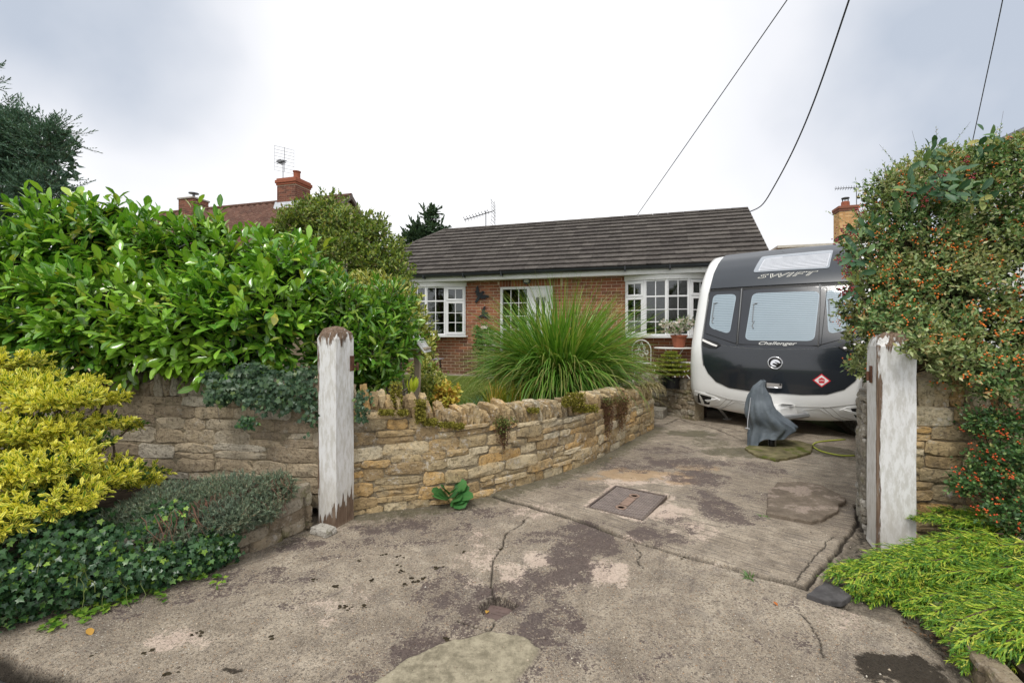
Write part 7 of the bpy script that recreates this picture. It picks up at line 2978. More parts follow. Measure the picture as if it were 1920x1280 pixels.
Dk = np.stack([np.cos(az) * .5, np.sin(az) * .4, .8 + RS.rand(k) * .4], -1)
leaf_objects('leaf', LAUREL, np.array(yp) + RS.randn(k, 3) * .012, Dk, RS.randn(k, 3) * .3 + np.array([0, -1, .4]), .10 + RS.rand(k) * .04, .034, leaf_mat('lime_leaf', [(0, (.36, .48, .03)), (1, (.56, .60, .06))], .35, .4, .3, rib=(.6, .62, .2), rib_w=.15), ysh)
mb = MB(); mb.tube([P(778, 785, 4.15), yp], .006, 5); mb.build('stem', stem_green, ysh, True, True)
# ------------------------------------------------------------------ moss, hanging dry plants on the wall
g_moss = leaf_mat('moss_tuft', [(0, (.10, .10, .02)), (.5, (.19, .17, .03)), (1, (.30, .27, .05))], .8, .1, .1)
MOSS = [(745, 738, 3.86, 14, 26, 260), (727, 772, 3.80, 16, 6, 160), (757, 772, 3.84, 12, 6, 140), (790, 770, 3.88, 12, 26, 300), (808, 790, 3.92, 16, 8, 180), (838, 795, 3.96, 18, 6, 200), (860, 798, 4.0, 14, 6, 140),
        (1078, 748, 4.95, 22, 16, 420), (1095, 765, 5.0, 30, 9, 420), (1060, 752, 4.9, 10, 12, 120), (1000, 768, 4.55, 14, 6, 100)]
for i, (px, py, Y, rx, ry, n) in enumerate(MOSS):
    c = P(px, py, Y)
    o = thing('moss_cushion', ['olive moss on the tall coping stone near the gatepost', 'moss cushion on the wall top beside the ivy sprig', 'second small moss cushion on the wall top', 'moss covering the dark coping stone left of the pale one',
                               'moss between the feet of the pale coping stones', 'moss strip at the foot of the narrow coping stones', 'thin moss line right of the moss strip', 'thick golden moss hood over the tallest leaning coping stone',
                               'golden moss spilling below the hooded coping stone', 'moss on the left side of the hooded coping stone', 'small moss patch among the leaning coping stones'][i], 'moss', c)
    Pq = np.array(c) + np.clip(RS.randn(n, 3), -1.5, 1.5) * np.array([rx / F * Y * .55, .02, ry / F * Y * .55]) + np.array([0, -.03, 0])
    scatter_mesh('fronds', SLIVER, Pq, RS.randn(n, 3) + np.array([0, -.8, .4]), RS.randn(n, 3), .022, .012, g_moss, o, False)
    nb_ = n // 2
    Pq = np.array(c) + np.clip(RS.randn(nb_, 3), -1.3, 1.3) * np.array([rx / F * Y * .5, .012, ry / F * Y * .5]) + np.array([0, -.022, 0])
    scatter_mesh('cushion', BERRY, Pq, np.tile([[1.0, 0, 0]], (nb_, 1)), np.tile([[0, 0, 1.0]], (nb_, 1)), .024, .024, g_moss, o)

g_dry = leaf_mat('dry_brown_leaf', [(0, (.07, .035, .022)), (.5, (.15, .08, .045)), (.85, (.22, .14, .06)), (1, (.14, .16, .04))], .8, .2, .1)
g_sed = leaf_mat('sedum_leaf', [(0, (.07, .12, .03)), (.6, (.15, .20, .05)), (1, (.30, .28, .08))], .5, .3, .2)


def hanging(label, px, y0, y1, Y, w, n, green_frac):
    o = thing('hanging_plant', label, 'plant', P(px, y0, Y))
    mb = MB()
    Pp, Dd = [], []
    for i in range(n):
        x = px + R.gauss(0, w * .5)
        a_ = P(x, y0 + R.uniform(-3, 10), Y - R.uniform(0, .06))
        ln = (y1 - y0) * R.uniform(.3, 1.0) * (1 - .5 * abs(x - px) / (w * 1.3 + 1))
        b_ = P(x + R.gauss(0, w * .12) - (x - px) * .3, y0 + max(ln, 4), Y - R.uniform(0, .04))
        m_ = a_.lerp(b_, .5) + Vector((R.uniform(-.01, .01), -.02, 0))
        mb.tube([a_, m_, b_], [.0018, .0016, .0009], 3, False)
        for k in range(14):
            f = R.random()
            q = a_.lerp(b_, f) + Vector((R.gauss(0, .008), R.gauss(-.01, .008), R.gauss(0, .008)))
            Pp.append((q.x, q.y, q.z, f))
    tag(mb.build('stems', g_dry, o, True, True), kind='stuff')
    A_ = np.array(Pp)
    gsel = A_[:, 3] < green_frac
    for sel, mt, nm in ((gsel, g_sed, 'green_leaves'), (~gsel, g_dry, 'dry_leaves')):
        if sel.sum():
            q = A_[sel][:, :3]
            scatter_mesh(nm, SMALL, q, RS.randn(len(q), 3) + np.array([0, -.3, -.5]), RS.randn(len(q), 3) + np.array([0, -1, 0]), .020, .011, mt, o)
hanging('green-topped sedum with dark roots hanging down the middle of the drive wall', 944, 782, 855, 4.22, 18, 60, .55)
hanging('left of two dry brown plants hanging near the far end of the drive wall', 1138, 745, 835, 5.55, 15, 130, .12)
hanging('right of two dry brown plants hanging near the far end of the drive wall', 1166, 742, 818, 5.85, 14, 120, .08)
# dried grass drooping over the end of the wall
o = thing('dry_grass', 'bleached dry grass drooping over the far end of the drive wall', 'grass clump', P(1195, 725, 6.7))
for px in (1180, 1196, 1212, 1222):
    blades(o, P(px, 722, 6.85), 36, .06, (.15, .32), .012, (-10, 50), (70, 130), leaf_mat('bleached_blade', [(0, (.28, .22, .10)), (1, (.48, .42, .26))], .7, .2, .2) if px == 1180 else bpy.data.materials['bleached_blade'], azf=lambda n: -math.pi / 2 + RS.randn(n) * .7, seg=5)

# lawn blades along its near edge
g_lawn = leaf_mat('lawn_blade', [(0, (.09, .15, .025)), (1, (.20, .25, .05))], .7, .2, .25)
n = 26000
Pq = np.stack([RS.rand(n) * 4.2 - 2.6, 6.4 + RS.rand(n) ** 1.5 * 4.5, np.full(n, .43)], -1)
Pq = Pq[(Pq[:, 1] < 12.4 - (Pq[:, 0] + 6) * .36)]
scatter_mesh('lawn_grass', SLIVER, Pq, RS.randn(len(Pq), 3) * .35 + np.array([0, 0, 1.0]), RS.randn(len(Pq), 3) + np.array([0, -1, 0]), .03, .006, g_lawn, None, False)

# ------------------------------------------------------------------ cotoneaster hedge with berries
g_cot = leaf_mat('cotoneaster_leaf', [(0, (.05, .13, .04)), (.3, (.12, .24, .07)), (.6, (.25, .38, .13)), (.85, (.44, .52, .24)), (.95, (.58, .50, .24)), (1, (.50, .25, .10))], .42, .45, .25, patch=(1.7, (.42, .42, .18), .5))
lobes = [lobe(1780, 420, 4.1, 110, 120, .6), lobe(1880, 380, 3.9, 110, 110, .6), lobe(1690, 470, 4.0, 85, 120, .5), lobe(1660, 570, 3.85, 75, 90, .4), lobe(1780, 560, 3.75, 130, 110, .45), lobe(1900, 540, 3.6, 110, 130, .45),
         lobe(1632, 640, 3.75, 42, 60, .3), lobe(1850, 650, 3.45, 110, 75, .35), lobe(1960, 700, 3.3, 100, 160, .4), lobe(1730, 340, 4.2, 55, 50, .4), lobe(1760, 630, 3.5, 60, 45, .28), lobe(1850, 312, 4.1, 70, 38, .4), lobe(1930, 300, 4.0, 60, 42, .4), lobe(1650, 420, 4.1, 32, 40, .3), lobe(1745, 655, 3.12, 50, 36, .14), lobe(1800, 690, 3.1, 50, 36, .14), lobe(1880, 710, 3.0, 60, 42, .15), lobe(1640, 600, 3.35, 40, 34, .15), lobe(1622, 690, 3.5, 20, 26, .12), lobe(1710, 610, 3.2, 50, 34, .15), lobe(1714, 645, 2.98, 24, 24, .07), lobe(1668, 370, 4.1, 46, 46, .35), lobe(1622, 470, 4.0, 34, 60, .3), lobe(1618, 560, 3.85, 36, 60, .3), lobe(1700, 345, 4.2, 46, 34, .35), lobe(1800, 318, 4.2, 70, 34, .4)]
ch = thing('cotoneaster_hedge', 'tall cotoneaster hedge speckled with orange berries over the short wall at the right', 'hedge', (3.6, 3.9, .9))
Pn, Nn = on_lobes(lobes, 3600, .12)
Dn = nrmz(Nn * .8 + np.array([-.1, -.15, .25]) + RS.randn(len(Pn), 3) * .45)
Ls_ = .08 + RS.rand(len(Pn)) * .12
P0 = Pn - Dn * (Ls_ * .6)[:, None]
a, d, nn, ix, tt = shoots(P0, Dn, Ls_, 11, (72, 35), .12, .05, .4, .4)
scatter_mesh('leaves', SMALL, a, d, nn, .030 + RS.rand(len(a)) * .018, .019, g_cot, ch)
scatter_mesh('twigs', STEM, P0, Dn, Nn, Ls_, .003, bark, ch)
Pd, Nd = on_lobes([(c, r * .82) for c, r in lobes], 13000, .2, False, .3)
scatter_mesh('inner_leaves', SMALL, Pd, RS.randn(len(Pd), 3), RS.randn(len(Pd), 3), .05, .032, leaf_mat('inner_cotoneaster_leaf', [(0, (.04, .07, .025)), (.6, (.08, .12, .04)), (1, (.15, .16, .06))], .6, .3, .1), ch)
branches(ch, (3.7, 4.0, .9), [c for c, r in lobes] * 3, bark, .03, 6)
# long wisps at the crown
Pw, Nw = on_lobes([lobes[0], lobes[2], lobes[9], lobes[11], lobes[12], lobes[13]], 150, .02)
up = Pw[:, 2] > 2.35
Pw, Nw = Pw[up], Nw[up]
Dw = nrmz(Nw + np.array([-.2, 0, .6]) + RS.randn(len(Pw), 3) * .3)
a, d, nn, ix, tt = shoots(Pw, Dw, .12 + RS.rand(len(Pw)) * .16, 12, (55, 35), .1, .1, .3)
scatter_mesh('wisp_leaves', SMALL, a, d, nn, .024, .012, g_cot, ch)
scatter_mesh('wisps', STEM, Pw, Dw, Nw, .25, .003, bark, ch)


def berry_mat(name, c0, c1):
    t = NT(name)
    col = t.ramp(t.attr('rnd'), [(0, c0), (1, c1)])
    return t.finish(col, .3, .5)


m_ber = berry_mat('orange_berry', (.78, .13, .02), (.90, .28, .04))


def berries(root, lobes_, n, per, size, mat, zf=None, name='berries'):
    c, nn = on_lobes(lobes_, n, .03)
    if zf is not None:
        k = RS.rand(len(c)) < zf(c)
        c, nn = c[k], nn[k]
    c = c + nn * .012
    Pq = np.repeat(c, per, 0) + RS.randn(len(c) * per, 3) * size * 1.3
    return scatter_mesh(name, BERRY, Pq, np.tile([[1.0, 0, 0]], (len(Pq), 1)), np.tile([[0, 0, 1.0]], (len(Pq), 1)), size, size, mat, root)


berries(ch, lobes, 620, 6, .014, m_ber, lambda c: np.clip(1.5 - (c[:, 2] - 1.0) * .65, .25, 1))
# low straggling branches in front of the pier
lc = thing('cotoneaster_branch', 'straggling cotoneaster branches with red-orange berries in front of the short wall', 'shrub', (3.3, 3.1, .3))
lobes = [lobe(1860, 790, 3.05, 60, 26, .15), lobe(1890, 850, 2.95, 60, 36, .15), lobe(1850, 885, 2.95, 50, 30, .12), lobe(1910, 920, 2.85, 60, 50, .15), lobe(1800, 905, 2.95, 30, 18, .08), lobe(1860, 700, 3.2, 50, 30, .12), lobe(1890, 960, 2.8, 50, 30, .12)]
Pn, Nn = on_lobes(lobes, 560, .2)
Dn = nrmz(Nn * .5 + np.array([-.4, -.2, .2]) + RS.randn(len(Pn), 3) * .45)
Ls_ = .08 + RS.rand(len(Pn)) * .12
P0 = Pn - Dn * (Ls_ * .6)[:, None]
a, d, nn, ix, tt = shoots(P0, Dn, Ls_, 10, (72, 35), .12, .05, .4, .4)
g_cot2 = leaf_mat('dark_cotoneaster_leaf', [(0, (.035, .09, .03)), (.5, (.075, .17, .05)), (.9, (.16, .28, .08)), (1, (.38, .38, .12))], .4, .4, .2)
scatter_mesh('leaves', SMALL, a, d, nn, .026, .016, g_cot2, lc)
scatter_mesh('twigs', STEM, P0, Dn, Nn, Ls_, .003, bark, lc)
berries(lc, lobes, 95, 5, .012, berry_mat('red_berry', (.60, .05, .02), (.70, .15, .03)))
Pd, Nd = on_lobes([(c, r * .85) for c, r in lobes], 1500, .3, False, .2)
scatter_mesh('inner_leaves', SMALL, Pd, RS.randn(len(Pd), 3), RS.randn(len(Pd), 3), .035, .022, g_cot2, lc)
branches(lc, (3.4, 3.1, .25), [c for c, r in lobes] * 3, bark, .008, 6)

# larger leaved shrub with dark red fruit growing through the hedge
g_vib = leaf_mat('veined_dark_leaf', [(0, (.03, .09, .04)), (.6, (.07, .16, .07)), (.9, (.16, .26, .08)), (1, (.42, .36, .08))], .45, .4, .2, rib=(.10, .18, .08), rib_w=.16)
vb_ = thing('red_fruited_shrub', 'broad-leaved shrub with dark crimson fruit clusters pushing through the top of the cotoneaster', 'shrub', (3.5, 3.8, .9))
spots = [(1755, 345, 3.66, 34, 16), (1735, 300, 3.80, 30, 14), (1700, 370, 3.66, 20, 14), (1795, 380, 3.50, 40, 18), (1740, 375, 3.58, 30, 16), (1604, 425, 3.74, 10, 12), (1596, 495, 3.62, 9, 14), (1604, 545, 3.60, 9, 8), (1835, 275, 3.78, 14, 12), (1590, 440, 3.66, 8, 8)]
lv = [lobe(px, py, Y, rx, ry, .08) for px, py, Y, rx, ry in spots]
Pn, Nn = on_lobes(lv, 60, .3)
a, d, nn, ix, tt = shoots(Pn, nrmz(Nn * .4 + np.array([-.2, -.6, .3]) + RS.randn(len(Pn), 3) * .4), .08, 3, (75, 50), -.1, .1, .3)
n_ = min(290, len(a))
leaf_objects('leaf', LAUREL, a[:n_], d[:n_], nn[:n_] + np.array([0, -.8, 0]), .075 + RS.rand(n_) * .045, .038 + RS.rand(n_) * .015, g_vib, vb_)
if len(a) > n_:
    scatter_mesh('leaves', LAUREL, a[n_:], d[n_:], nn[n_:], .11, .045, g_vib, vb_)
m_crim = berry_mat('crimson_fruit', (.20, .008, .02), (.36, .02, .04))
Pq = []
for (px, py, Y) in ((1708, 362, 3.56), (1742, 352, 3.52), (1735, 378, 3.5), (1820, 335, 3.42), (1812, 300, 3.6), (1580, 432, 3.6), (1598, 440, 3.6), (1573, 490, 3.56), (1592, 500, 3.56), (1590, 510, 3.56), (1580, 545, 3.54), (1596, 540, 3.54), (1592, 552, 3.54), (1608, 400, 3.72), (1770, 330, 3.56), (1566, 452, 3.62)):
    c = np.array(P(px, py, Y))
    Pq.append(c + RS.randn(16, 3) * .018)
Pq = np.concatenate(Pq)
scatter_mesh('fruit', BERRY, Pq, np.tile([[1.0, 0, 0]], (len(Pq), 1)), np.tile([[0, 0, 1.0]], (len(Pq), 1)), .013, .013, m_crim, vb_)
branches(vb_, (3.5, 3.8, .9), [c for c, r in lv], bark, .01, 6)
# sprays hanging over the caravan side of the hedge
Pq = np.array([tuple(P(px, py, 3.62)) for px, py in ((1600, 440), (1590, 500), (1595, 540))])
scatter_mesh('hanging_twigs', STEM, Pq, np.tile([[.3, .2, .3]], (3, 1)), np.tile([[0, 1.0, 0]], (3, 1)), .3, .008, bark, vb_)

# ------------------------------------------------------------------ golden juniper
g_jun = leaf_mat('golden_juniper', [(0, (.035, .11, .02)), (.35, (.10, .24, .02)), (.65, (.24, .40, .03)), (.85, (.46, .54, .05)), (1, (.75, .70, .12))], .5, .4, .2, edge=(.50, .54, .06), edge_at=1.05)
g_jun2 = leaf_mat('green_juniper', [(0, (.03, .085, .03)), (.5, (.055, .13, .045)), (1, (.14, .24, .04))], .5, .4, .2)


THREAD = T_([(0, -.3, 0), (0, .3, 0), (.5, .5, .02), (.5, -.5, .02), (1, 0, -.05)], [(0, 3, 2, 1), (3, 4, 2)], [0, 0, .5, .5, 1])


def juniper(root, plumes, mat, dens=1.0, nm='needles'):
    """feathery plumes: arching leader, flat ranks of side sprays, fine thread-like tips"""
    PP, DD, LL = [], [], []
    stm = MB()
    for (x0, y0, Y0, x1, y1, Y1, sag, wid) in plumes:
        a_, b_ = P(x0, y0, Y0), P(x1, y1, Y1)
        L = (b_ - a_).length
        k = int(26 * dens * L / .6) + 6
        prev = None
        pts = []
        for i in range(k + 1):
            f = i / k
            q = a_.lerp(b_, f) + Vector((0, 0, sag * 4 * f * (1 - f)))
            pts.append(q)
        stm.tube(pts, [.006 * (1 - .8 * i / k) + .001 for i in range(k + 1)], 4, False)
        for i in range(1, k + 1):
            f = i / k
            dr = (pts[i] - pts[i - 1]).normalized()
            sd_ = dr.cross(Vector((0, 0, 1))).normalized()
            upv = sd_.cross(dr)
            for s in (-1, 1, 0):
                ln = wid * 1.2 * (1 - .62 * f) * R.uniform(.6, 1.1)
                dv = (dr * 1.4 + sd_ * s * R.uniform(.5, .9) + upv * R.uniform(-.6, .4)).normalized()
                if s == 0:
                    dv = (dr + upv * R.uniform(-.9, .5) + sd_ * R.uniform(-.3, .3)).normalized()
                    ln *= .8
                PP.append(pts[i][:]); DD.append(dv[:]); LL.append(ln)
    PP, DD, LL = np.array(PP), np.array(DD), np.array(LL)
    a, d, nn, ix, tt = shoots(PP, DD, LL, 7, (38, 14), .0, .12, .14, .6)
    d[:, 2] -= .22
    l2 = LL[ix] * (.62 - .30 * tt)
    rr = np.clip(.05 + .65 * tt + RS.randn(len(ix)) * .22, 0, .98)
    scatter_mesh(nm, THREAD, a, d, nn, l2, .0062, mat, root, False, rnd=rr)
    b, e_, n2, ix2, t2 = shoots(a, d, l2, 4, (34, 18), .0, .2, .2, .6)
    scatter_mesh(nm + '_tips', SLIVER, b, e_, n2, .018, .0048, mat, root, False, rnd=np.clip(rr[ix2] + .1, 0, .98))
    scatter_mesh(nm + '_twigs', THREAD, PP, DD, np.tile([[0, -.4, 1.0]], (len(PP), 1)), LL, .0075, mat, root, False, rnd=np.full(len(PP), .9))
    tag(stm.build('stems', bark, root, True, True), kind='stuff')


jn = thing('golden_juniper', 'feathery lime-gold juniper plumes arching in front of the right gatepost', 'shrub', (2.9, 2.7, .25))
pl_ = [(1900, 1020, 2.75, 1572, 1062, 2.72, .05, .16), (1890, 1010, 2.7, 1600, 1085, 2.6, .03, .16), (1920, 1060, 2.6, 1640, 1120, 2.52, .03, .15), (1880, 1000, 2.75, 1650, 1045, 2.75, .03, .15),
       (1930, 1000, 2.8, 1725, 968, 3.0, .02, .13), (1935, 985, 2.85, 1760, 955, 3.05, .02, .11), (1940, 1050, 2.6, 1740, 1010, 2.85, .02, .12), (1950, 1120, 2.4, 1700, 1125, 2.45, .04, .14), (1960, 1150, 2.3, 1760, 1160, 2.35, .04, .14), (1960, 1180, 2.25, 1820, 1165, 2.35, .03, .12),
       (1900, 1080, 2.55, 1690, 1085, 2.55, .04, .15), (1950, 1020, 2.6, 1790, 1040, 2.65, .02, .13), (1960, 1060, 2.4, 1800, 1090, 2.45, .03, .13), (1850, 1030, 2.7, 1590, 1110, 2.58, .01, .13), (1970, 1090, 2.3, 1830, 1130, 2.35, .03, .13), (1800, 1080, 2.6, 1640, 1105, 2.5, -.01, .12), (1840, 1090, 2.55, 1700, 1140, 2.42, -.02, .12), (1870, 1040, 2.62, 1660, 1075, 2.55, .03, .14), (1960, 1100, 2.35, 1850, 1150, 2.2, .02, .13),
       (1980, 1160, 2.1, 1780, 1190, 2.25, .03, .12), (1900, 1040, 2.65, 1565, 1075, 2.66, .05, .15), (1990, 1170, 2.15, 1840, 1190, 2.15, .03, .12), (2050, 1140, 2.0, 1900, 1160, 2.05, .03, .13), (1990, 1130, 2.1, 1770, 1175, 2.15, .04, .15), (1960, 1110, 2.3, 1745, 1150, 2.3, .04, .15), (1980, 1190, 1.95, 1810, 1235, 2.0, .03, .13), (2010, 1150, 2.0, 1800, 1200, 2.05, .03, .14), (1960, 1080, 2.4, 1650, 1100, 2.6, .06, .15)]
juniper(jn, pl_, g_jun, .8)
jb = thing('green_juniper', 'darker blue-green juniper foliage at the right edge behind the golden plumes', 'shrub', (3.0, 2.8, .25))
juniper(jb, [(1960, 1040, 2.75, 1800, 1030, 2.95, .03, .14), (1960, 1000, 2.8, 1780, 985, 3.0, .02, .13), (1970, 1090, 2.6, 1850, 1080, 2.7, .04, .14), (1960, 1140, 2.45, 1850, 1120, 2.5, .03, .13), (1980, 1180, 2.35, 1880, 1170, 2.4, .02, .12), (1960, 960, 2.9, 1850, 950, 3.0, .02, .12), (1900, 1100, 2.6, 1790, 1120, 2.6, .02, .12), (1960, 1060, 2.7, 1880, 1020, 2.8, .03, .13), (1880, 1060, 2.75, 1700, 1080, 2.75, .0, .12), (2000, 1120, 2.3, 1830, 1110, 2.45, .04, .15), (2010, 1150, 2.2, 1850, 1150, 2.3, .03, .15), (2020, 1180, 2.1, 1860, 1190, 2.15, .03, .14), (1980, 1080, 2.45, 1820, 1070, 2.6, .04, .15), (2040, 1200, 1.95, 1900, 1220, 2.0, .03, .13), (1960, 1120, 2.4, 1780, 1140, 2.42, .02, .13)], g_jun2, .9)
jl = thing('golden_juniper', 'low golden juniper sprig in the bottom corner of the picture', 'shrub', (2.5, 2.0, .2))
juniper(jl, [(2000, 1200, 2.1, 1830, 1225, 2.1, .03, .13), (2010, 1240, 2.0, 1840, 1262, 2.0, .03, .12), (1960, 1225, 2.15, 1835, 1240, 2.12, .02, .11), (1970, 1250, 2.05, 1850, 1275, 2.02, .03, .11), (1970, 1215, 2.2, 1860, 1212, 2.22, .01, .09), (1980, 1290, 1.95, 1880, 1290, 1.98, .02, .1)], g_jun, .9)

# ------------------------------------------------------------------ patio: chairs, table, pots
MATS['white_iron'] = simple('white_wrought_iron', (.70, .70, .66), .45, .05, 10, .1)


def chair(loc, rz, label):
    o = thing('garden_chair', label, 'chair', loc, rz, 'white wrought iron bistro chairs on the patio')
    w = MATS['white_iron']
    mb = MB()
    mb.lathe([(.19, .44), (.20, .45), (.19, .462)], 20)
    mb.build('seat', w, o)
    for s in (-1, 1):
        mb = MB()
        mb.tube([(s * .17, -.20, 0), (s * .17, .02, .27), (s * .17, .19, .44)], .009, 6)
        mb.build('leg', w, o)
        mb = MB()
        mb.tube([(s * .185, .22, 0), (s * .185, .0, .25), (s * .185, -.17, .44)], .009, 6)
        mb.build('leg', w, o)
    mb = MB()
    pts = [(-.17, .19, .44)]
    for i in range(13):
        an = math.pi - math.pi * i / 12
        pts.append((.18 * math.cos(an), .22, .70 + .20 * math.sin(an)))
    pts.append((.17, .19, .44))
    mb.tube(pts, .010, 6)
    b = mb.build('backrest', w, o)
    for cx_, cz_, r_ in ((0, .74, .085), (-.09, .66, .05), (.09, .66, .05), (0, .60, .045)):
        mb = MB()
        sp_ = [(cx_ + r_ * (1 - i / 40) * math.cos(i * .5), .218, cz_ + r_ * (1 - i / 40) * math.sin(i * .5)) for i in range(26)]
        mb.tube(sp_, .006, 4)
        mb.build('scroll', w, b)
    mb = MB()
    mb.tube([(-.17, .0, .25), (.17, .0, .25)], .007, 5)
    mb.tube([(-.12, .2, .5), (0, .2, .88)], .006, 4)
    mb.tube([(.12, .2, .5), (0, .2, .88)], .006, 4)
    mb.build('brace', w, o)
    return o


c1 = P(1208, 700, 8.95); c1.z = .445
chair(c1, rad(150), 'white wrought iron bistro chair at the right side of the pampas grass')
c2 = P(1296, 700, 9.0); c2.z = .445
chair(c2, rad(215), 'white wrought iron chair mostly hidden behind the caravan edge')
tb0 = P(1262, 700, 9.15); tb0.z = .445
tbt = P(1262, 651, 9.15).z - .445
tbl = thing('bistro_table', 'white round bistro table under the bow window, carrying the terracotta pot', 'table', tb0, 0)
mb = MB(); mb.lathe([(.36, tbt - .025), (.37, tbt - .012), (.36, tbt)], 28); mb.build('tabletop', MATS['white_iron'], tbl)
for k in range(3):
    an = k * 2.094 + .4
    mb = MB(); mb.tube([(.28 * math.cos(an), .28 * math.sin(an), 0), (-.20 * math.cos(an), -.20 * math.sin(an), tbt - .03)], .010, 6)
    mb.build('leg', MATS['white_iron'], tbl)


def pot(loc, r0, r1, h, mat, name, label, cat='pot'):
    o = thing(name, label, cat, loc)
    mb = MB()
    mb.lathe([(r0, 0), (r1 * .97, h * .82), (r1 * .97, h * .83), (r1 * 1.08, h * .84), (r1 * 1.08, h), (r1 * .95, h), (r1 * .92, h * .9), (.01, h * .88)], 22)
    mb.build('pot', mat, o, False)
    return o


pp_ = P(1273, 649, 9.12)
pp_.z = tb0.z + tbt + .001
tp_ = pot(pp_, .10, .15, .25, MATS['terracotta'], 'flower_pot', 'terracotta pot of small white and pink flowers on the bistro table', 'plant pot')
lobes = [lobe(1262, 615, 9.1, 22, 12, .16), lobe(1285, 607, 9.1, 16, 12, .14), lobe(1248, 612, 9.1, 12, 10, .1)]
Pn, Nn = on_lobes(lobes, 150, .3)
a, d, nn, ix, tt = shoots(Pn - Nn * .06, nrmz(Nn + np.array([0, 0, .4])), .10, 5, (70, 40), .1, .1, .4)
scatter_mesh('leaves', SMALL, a, d, nn, .045, .022, g_mid, tp_)
Pq = np.concatenate([Pn + Nn * .02, Pn + RS.randn(len(Pn), 3) * .03])
FLW = T_([(0, 0, 0)] + [(.5 * math.cos(k * 1.2566 + s), .5 * math.sin(k * 1.2566 + s), .08) for k in range(5) for s in (-.45, .45)], [(0, 1 + 2 * k, 2 + 2 * k) for k in range(5)], [0] + [1] * 10)
g_fl = leaf_mat('white_pink_petal', [(0, (.80, .78, .72)), (.7, (.80, .72, .68)), (1, (.70, .45, .45))], .6, .3, .3)
scatter_mesh('flowers', FLW, Pq, RS.randn(len(Pq), 3), RS.randn(len(Pq), 3) * .5 + np.array([0, -1, .3]), .055, .055, g_fl, tp_)
branches(tp_, pp_ + Vector((0, 0, .2)), [c for c, r in lobes] * 2, bark, .006)

fl_ = P(1258, 716, 7.9)
fl_.z = .53
fp = pot(fl_, .13, .145, .17, simple('black_plastic', (.015, .016, .018), .4, .05), 'potted_fir', 'small yellow-green fir in a black pot on the mossy retaining wall', 'potted tree')
fm = leaf_mat('fir_needle', [(0, (.09, .15, .025)), (.5, (.22, .27, .03)), (1, (.40, .38, .05))], .5, .4, .2)
mb = MB(); mb.tube([fl_ + Vector((0, 0, .14)), fl_ + Vector((0, 0, .62))], [.016, .006], 6); mb.build('trunk', bark, fp, True, True)
PPs, DDs, LLs = [], [], []
for tier, (zz, rr) in enumerate(((.22, .30), (.30, .33), (.38, .27), (.46, .22), (.54, .14), (.60, .08))):
    for k in range(14):
        an = k * .449 + tier * .3
        dv = Vector((math.cos(an), math.sin(an), .12))
        base = fl_ + Vector((0, 0, zz))
        PPs.append(base[:]); DDs.append(dv[:]); LLs.append(rr * R.uniform(.8, 1.1))
        for s in (-1, 1):
            for f in (.4, .6, .8):
                q = base + dv * rr * f
                dd2 = Vector((math.cos(an + s * .8), math.sin(an + s * .8), .1))
                PPs.append(q[:]); DDs.append(dd2[:]); LLs.append(rr * .4)
a, d, nn, ix, tt = shoots(np.array(PPs), np.array(DDs), np.array(LLs), 26, (60, 45), .12, .1, .3)
scatter_mesh('needles', BLADE, a, d, nn, .035, .009, fm, fp, False)

# flowering plant and small statue against the house wall
q0 = P(905, 660, 10.3); q0.z = .44
st_ = thing('garden_figure', 'small pale stone figure on a slab among white flowers by the brick wall', 'statue', (q0.x + .15, q0.y, .44))
lz = P(922, 645, 10.3).z - .44
mb = MB()
mb.bbox(-.20, .28, -.14, .14, lz - .05, lz, .01)
mb.bbox(-.06, .12, -.08, .08, 0, lz - .051, .01)
mb.build('plinth', MATS['stone_grey'], st_)
mb = MB()
mb.lathe([(.09, lz), (.10, lz + .06), (.07, lz + .12), (.085, lz + .17), (.05, lz + .21), (.055, lz + .25), (.045, lz + .29), (.01, lz + .31)], 12)
mb.build('figure', simple('pale_figure', (.60, .57, .38), .8, .1), st_, True)
fw = thing('flower_clump', 'leafy clump with white flowers against the brick wall left of the pampas grass', 'plant', (q0.x - .1, q0.y + .1, .44))
lobes = [lobe(903, 625, 10.4, 16, 12, .2), lobe(915, 635, 10.3, 18, 14, .2), lobe(905, 650, 10.3, 14, 20, .2)]
Pn, Nn = on_lobes(lobes, 150, .3)
a, d, nn, ix, tt = shoots(Pn - Nn * .1, nrmz(Nn + np.array([0, 0, .4])), .15, 6, (70, 40), .1, .1, .4)
scatter_mesh('leaves', SMALL, a, d, nn, .09, .04, g_mid, fw)
Pq = np.array([tuple(P(px, py, 10.1)) for px, py in ((908, 612), (911, 613), (929, 626), (905, 614), (933, 626), (931, 683), (940, 688), (943, 684))])
scatter_mesh('flowers', FLW, Pq, RS.randn(len(Pq), 3), np.tile([[0, -1.0, .3]], (len(Pq), 1)), .09, .09, g_fl, fw)
branches(fw, (q0.x - .1, q0.y + .1, .44), [c for c, r in lobes] * 2, stem_green, .008)
# garden seat end seen under the variegated shrub
b0 = P(800, 704, 9.6); b0.z = .44
bn = thing('garden_bench', 'dark framed garden bench end below the bow window, mostly behind shrubs', 'bench', b0, rad(-10))
sh_ = P(820, 672, 9.6).z - .44
mb = MB()
for k in range(4):
    mb.bbox(-1.3, .32, -.20 + .11 * k, -.11 + .11 * k, sh_ - .02, sh_, .004)
mb.build('seat', simple('bench_slat', (.28, .24, .25), .6), bn)
for x in (-1.2, .24):
    mb = MB()
    mb.tube([(x, -.15, sh_ - .02), (x + .06, -.2, 0)], .015, 6)
    mb.build('leg', MATS['black_metal'], bn)
    mb = MB()
    mb.tube([(x, .15, sh_ - .02), (x + .02, .2, 0)], .015, 6)
    mb.build('leg', MATS['black_metal'], bn)
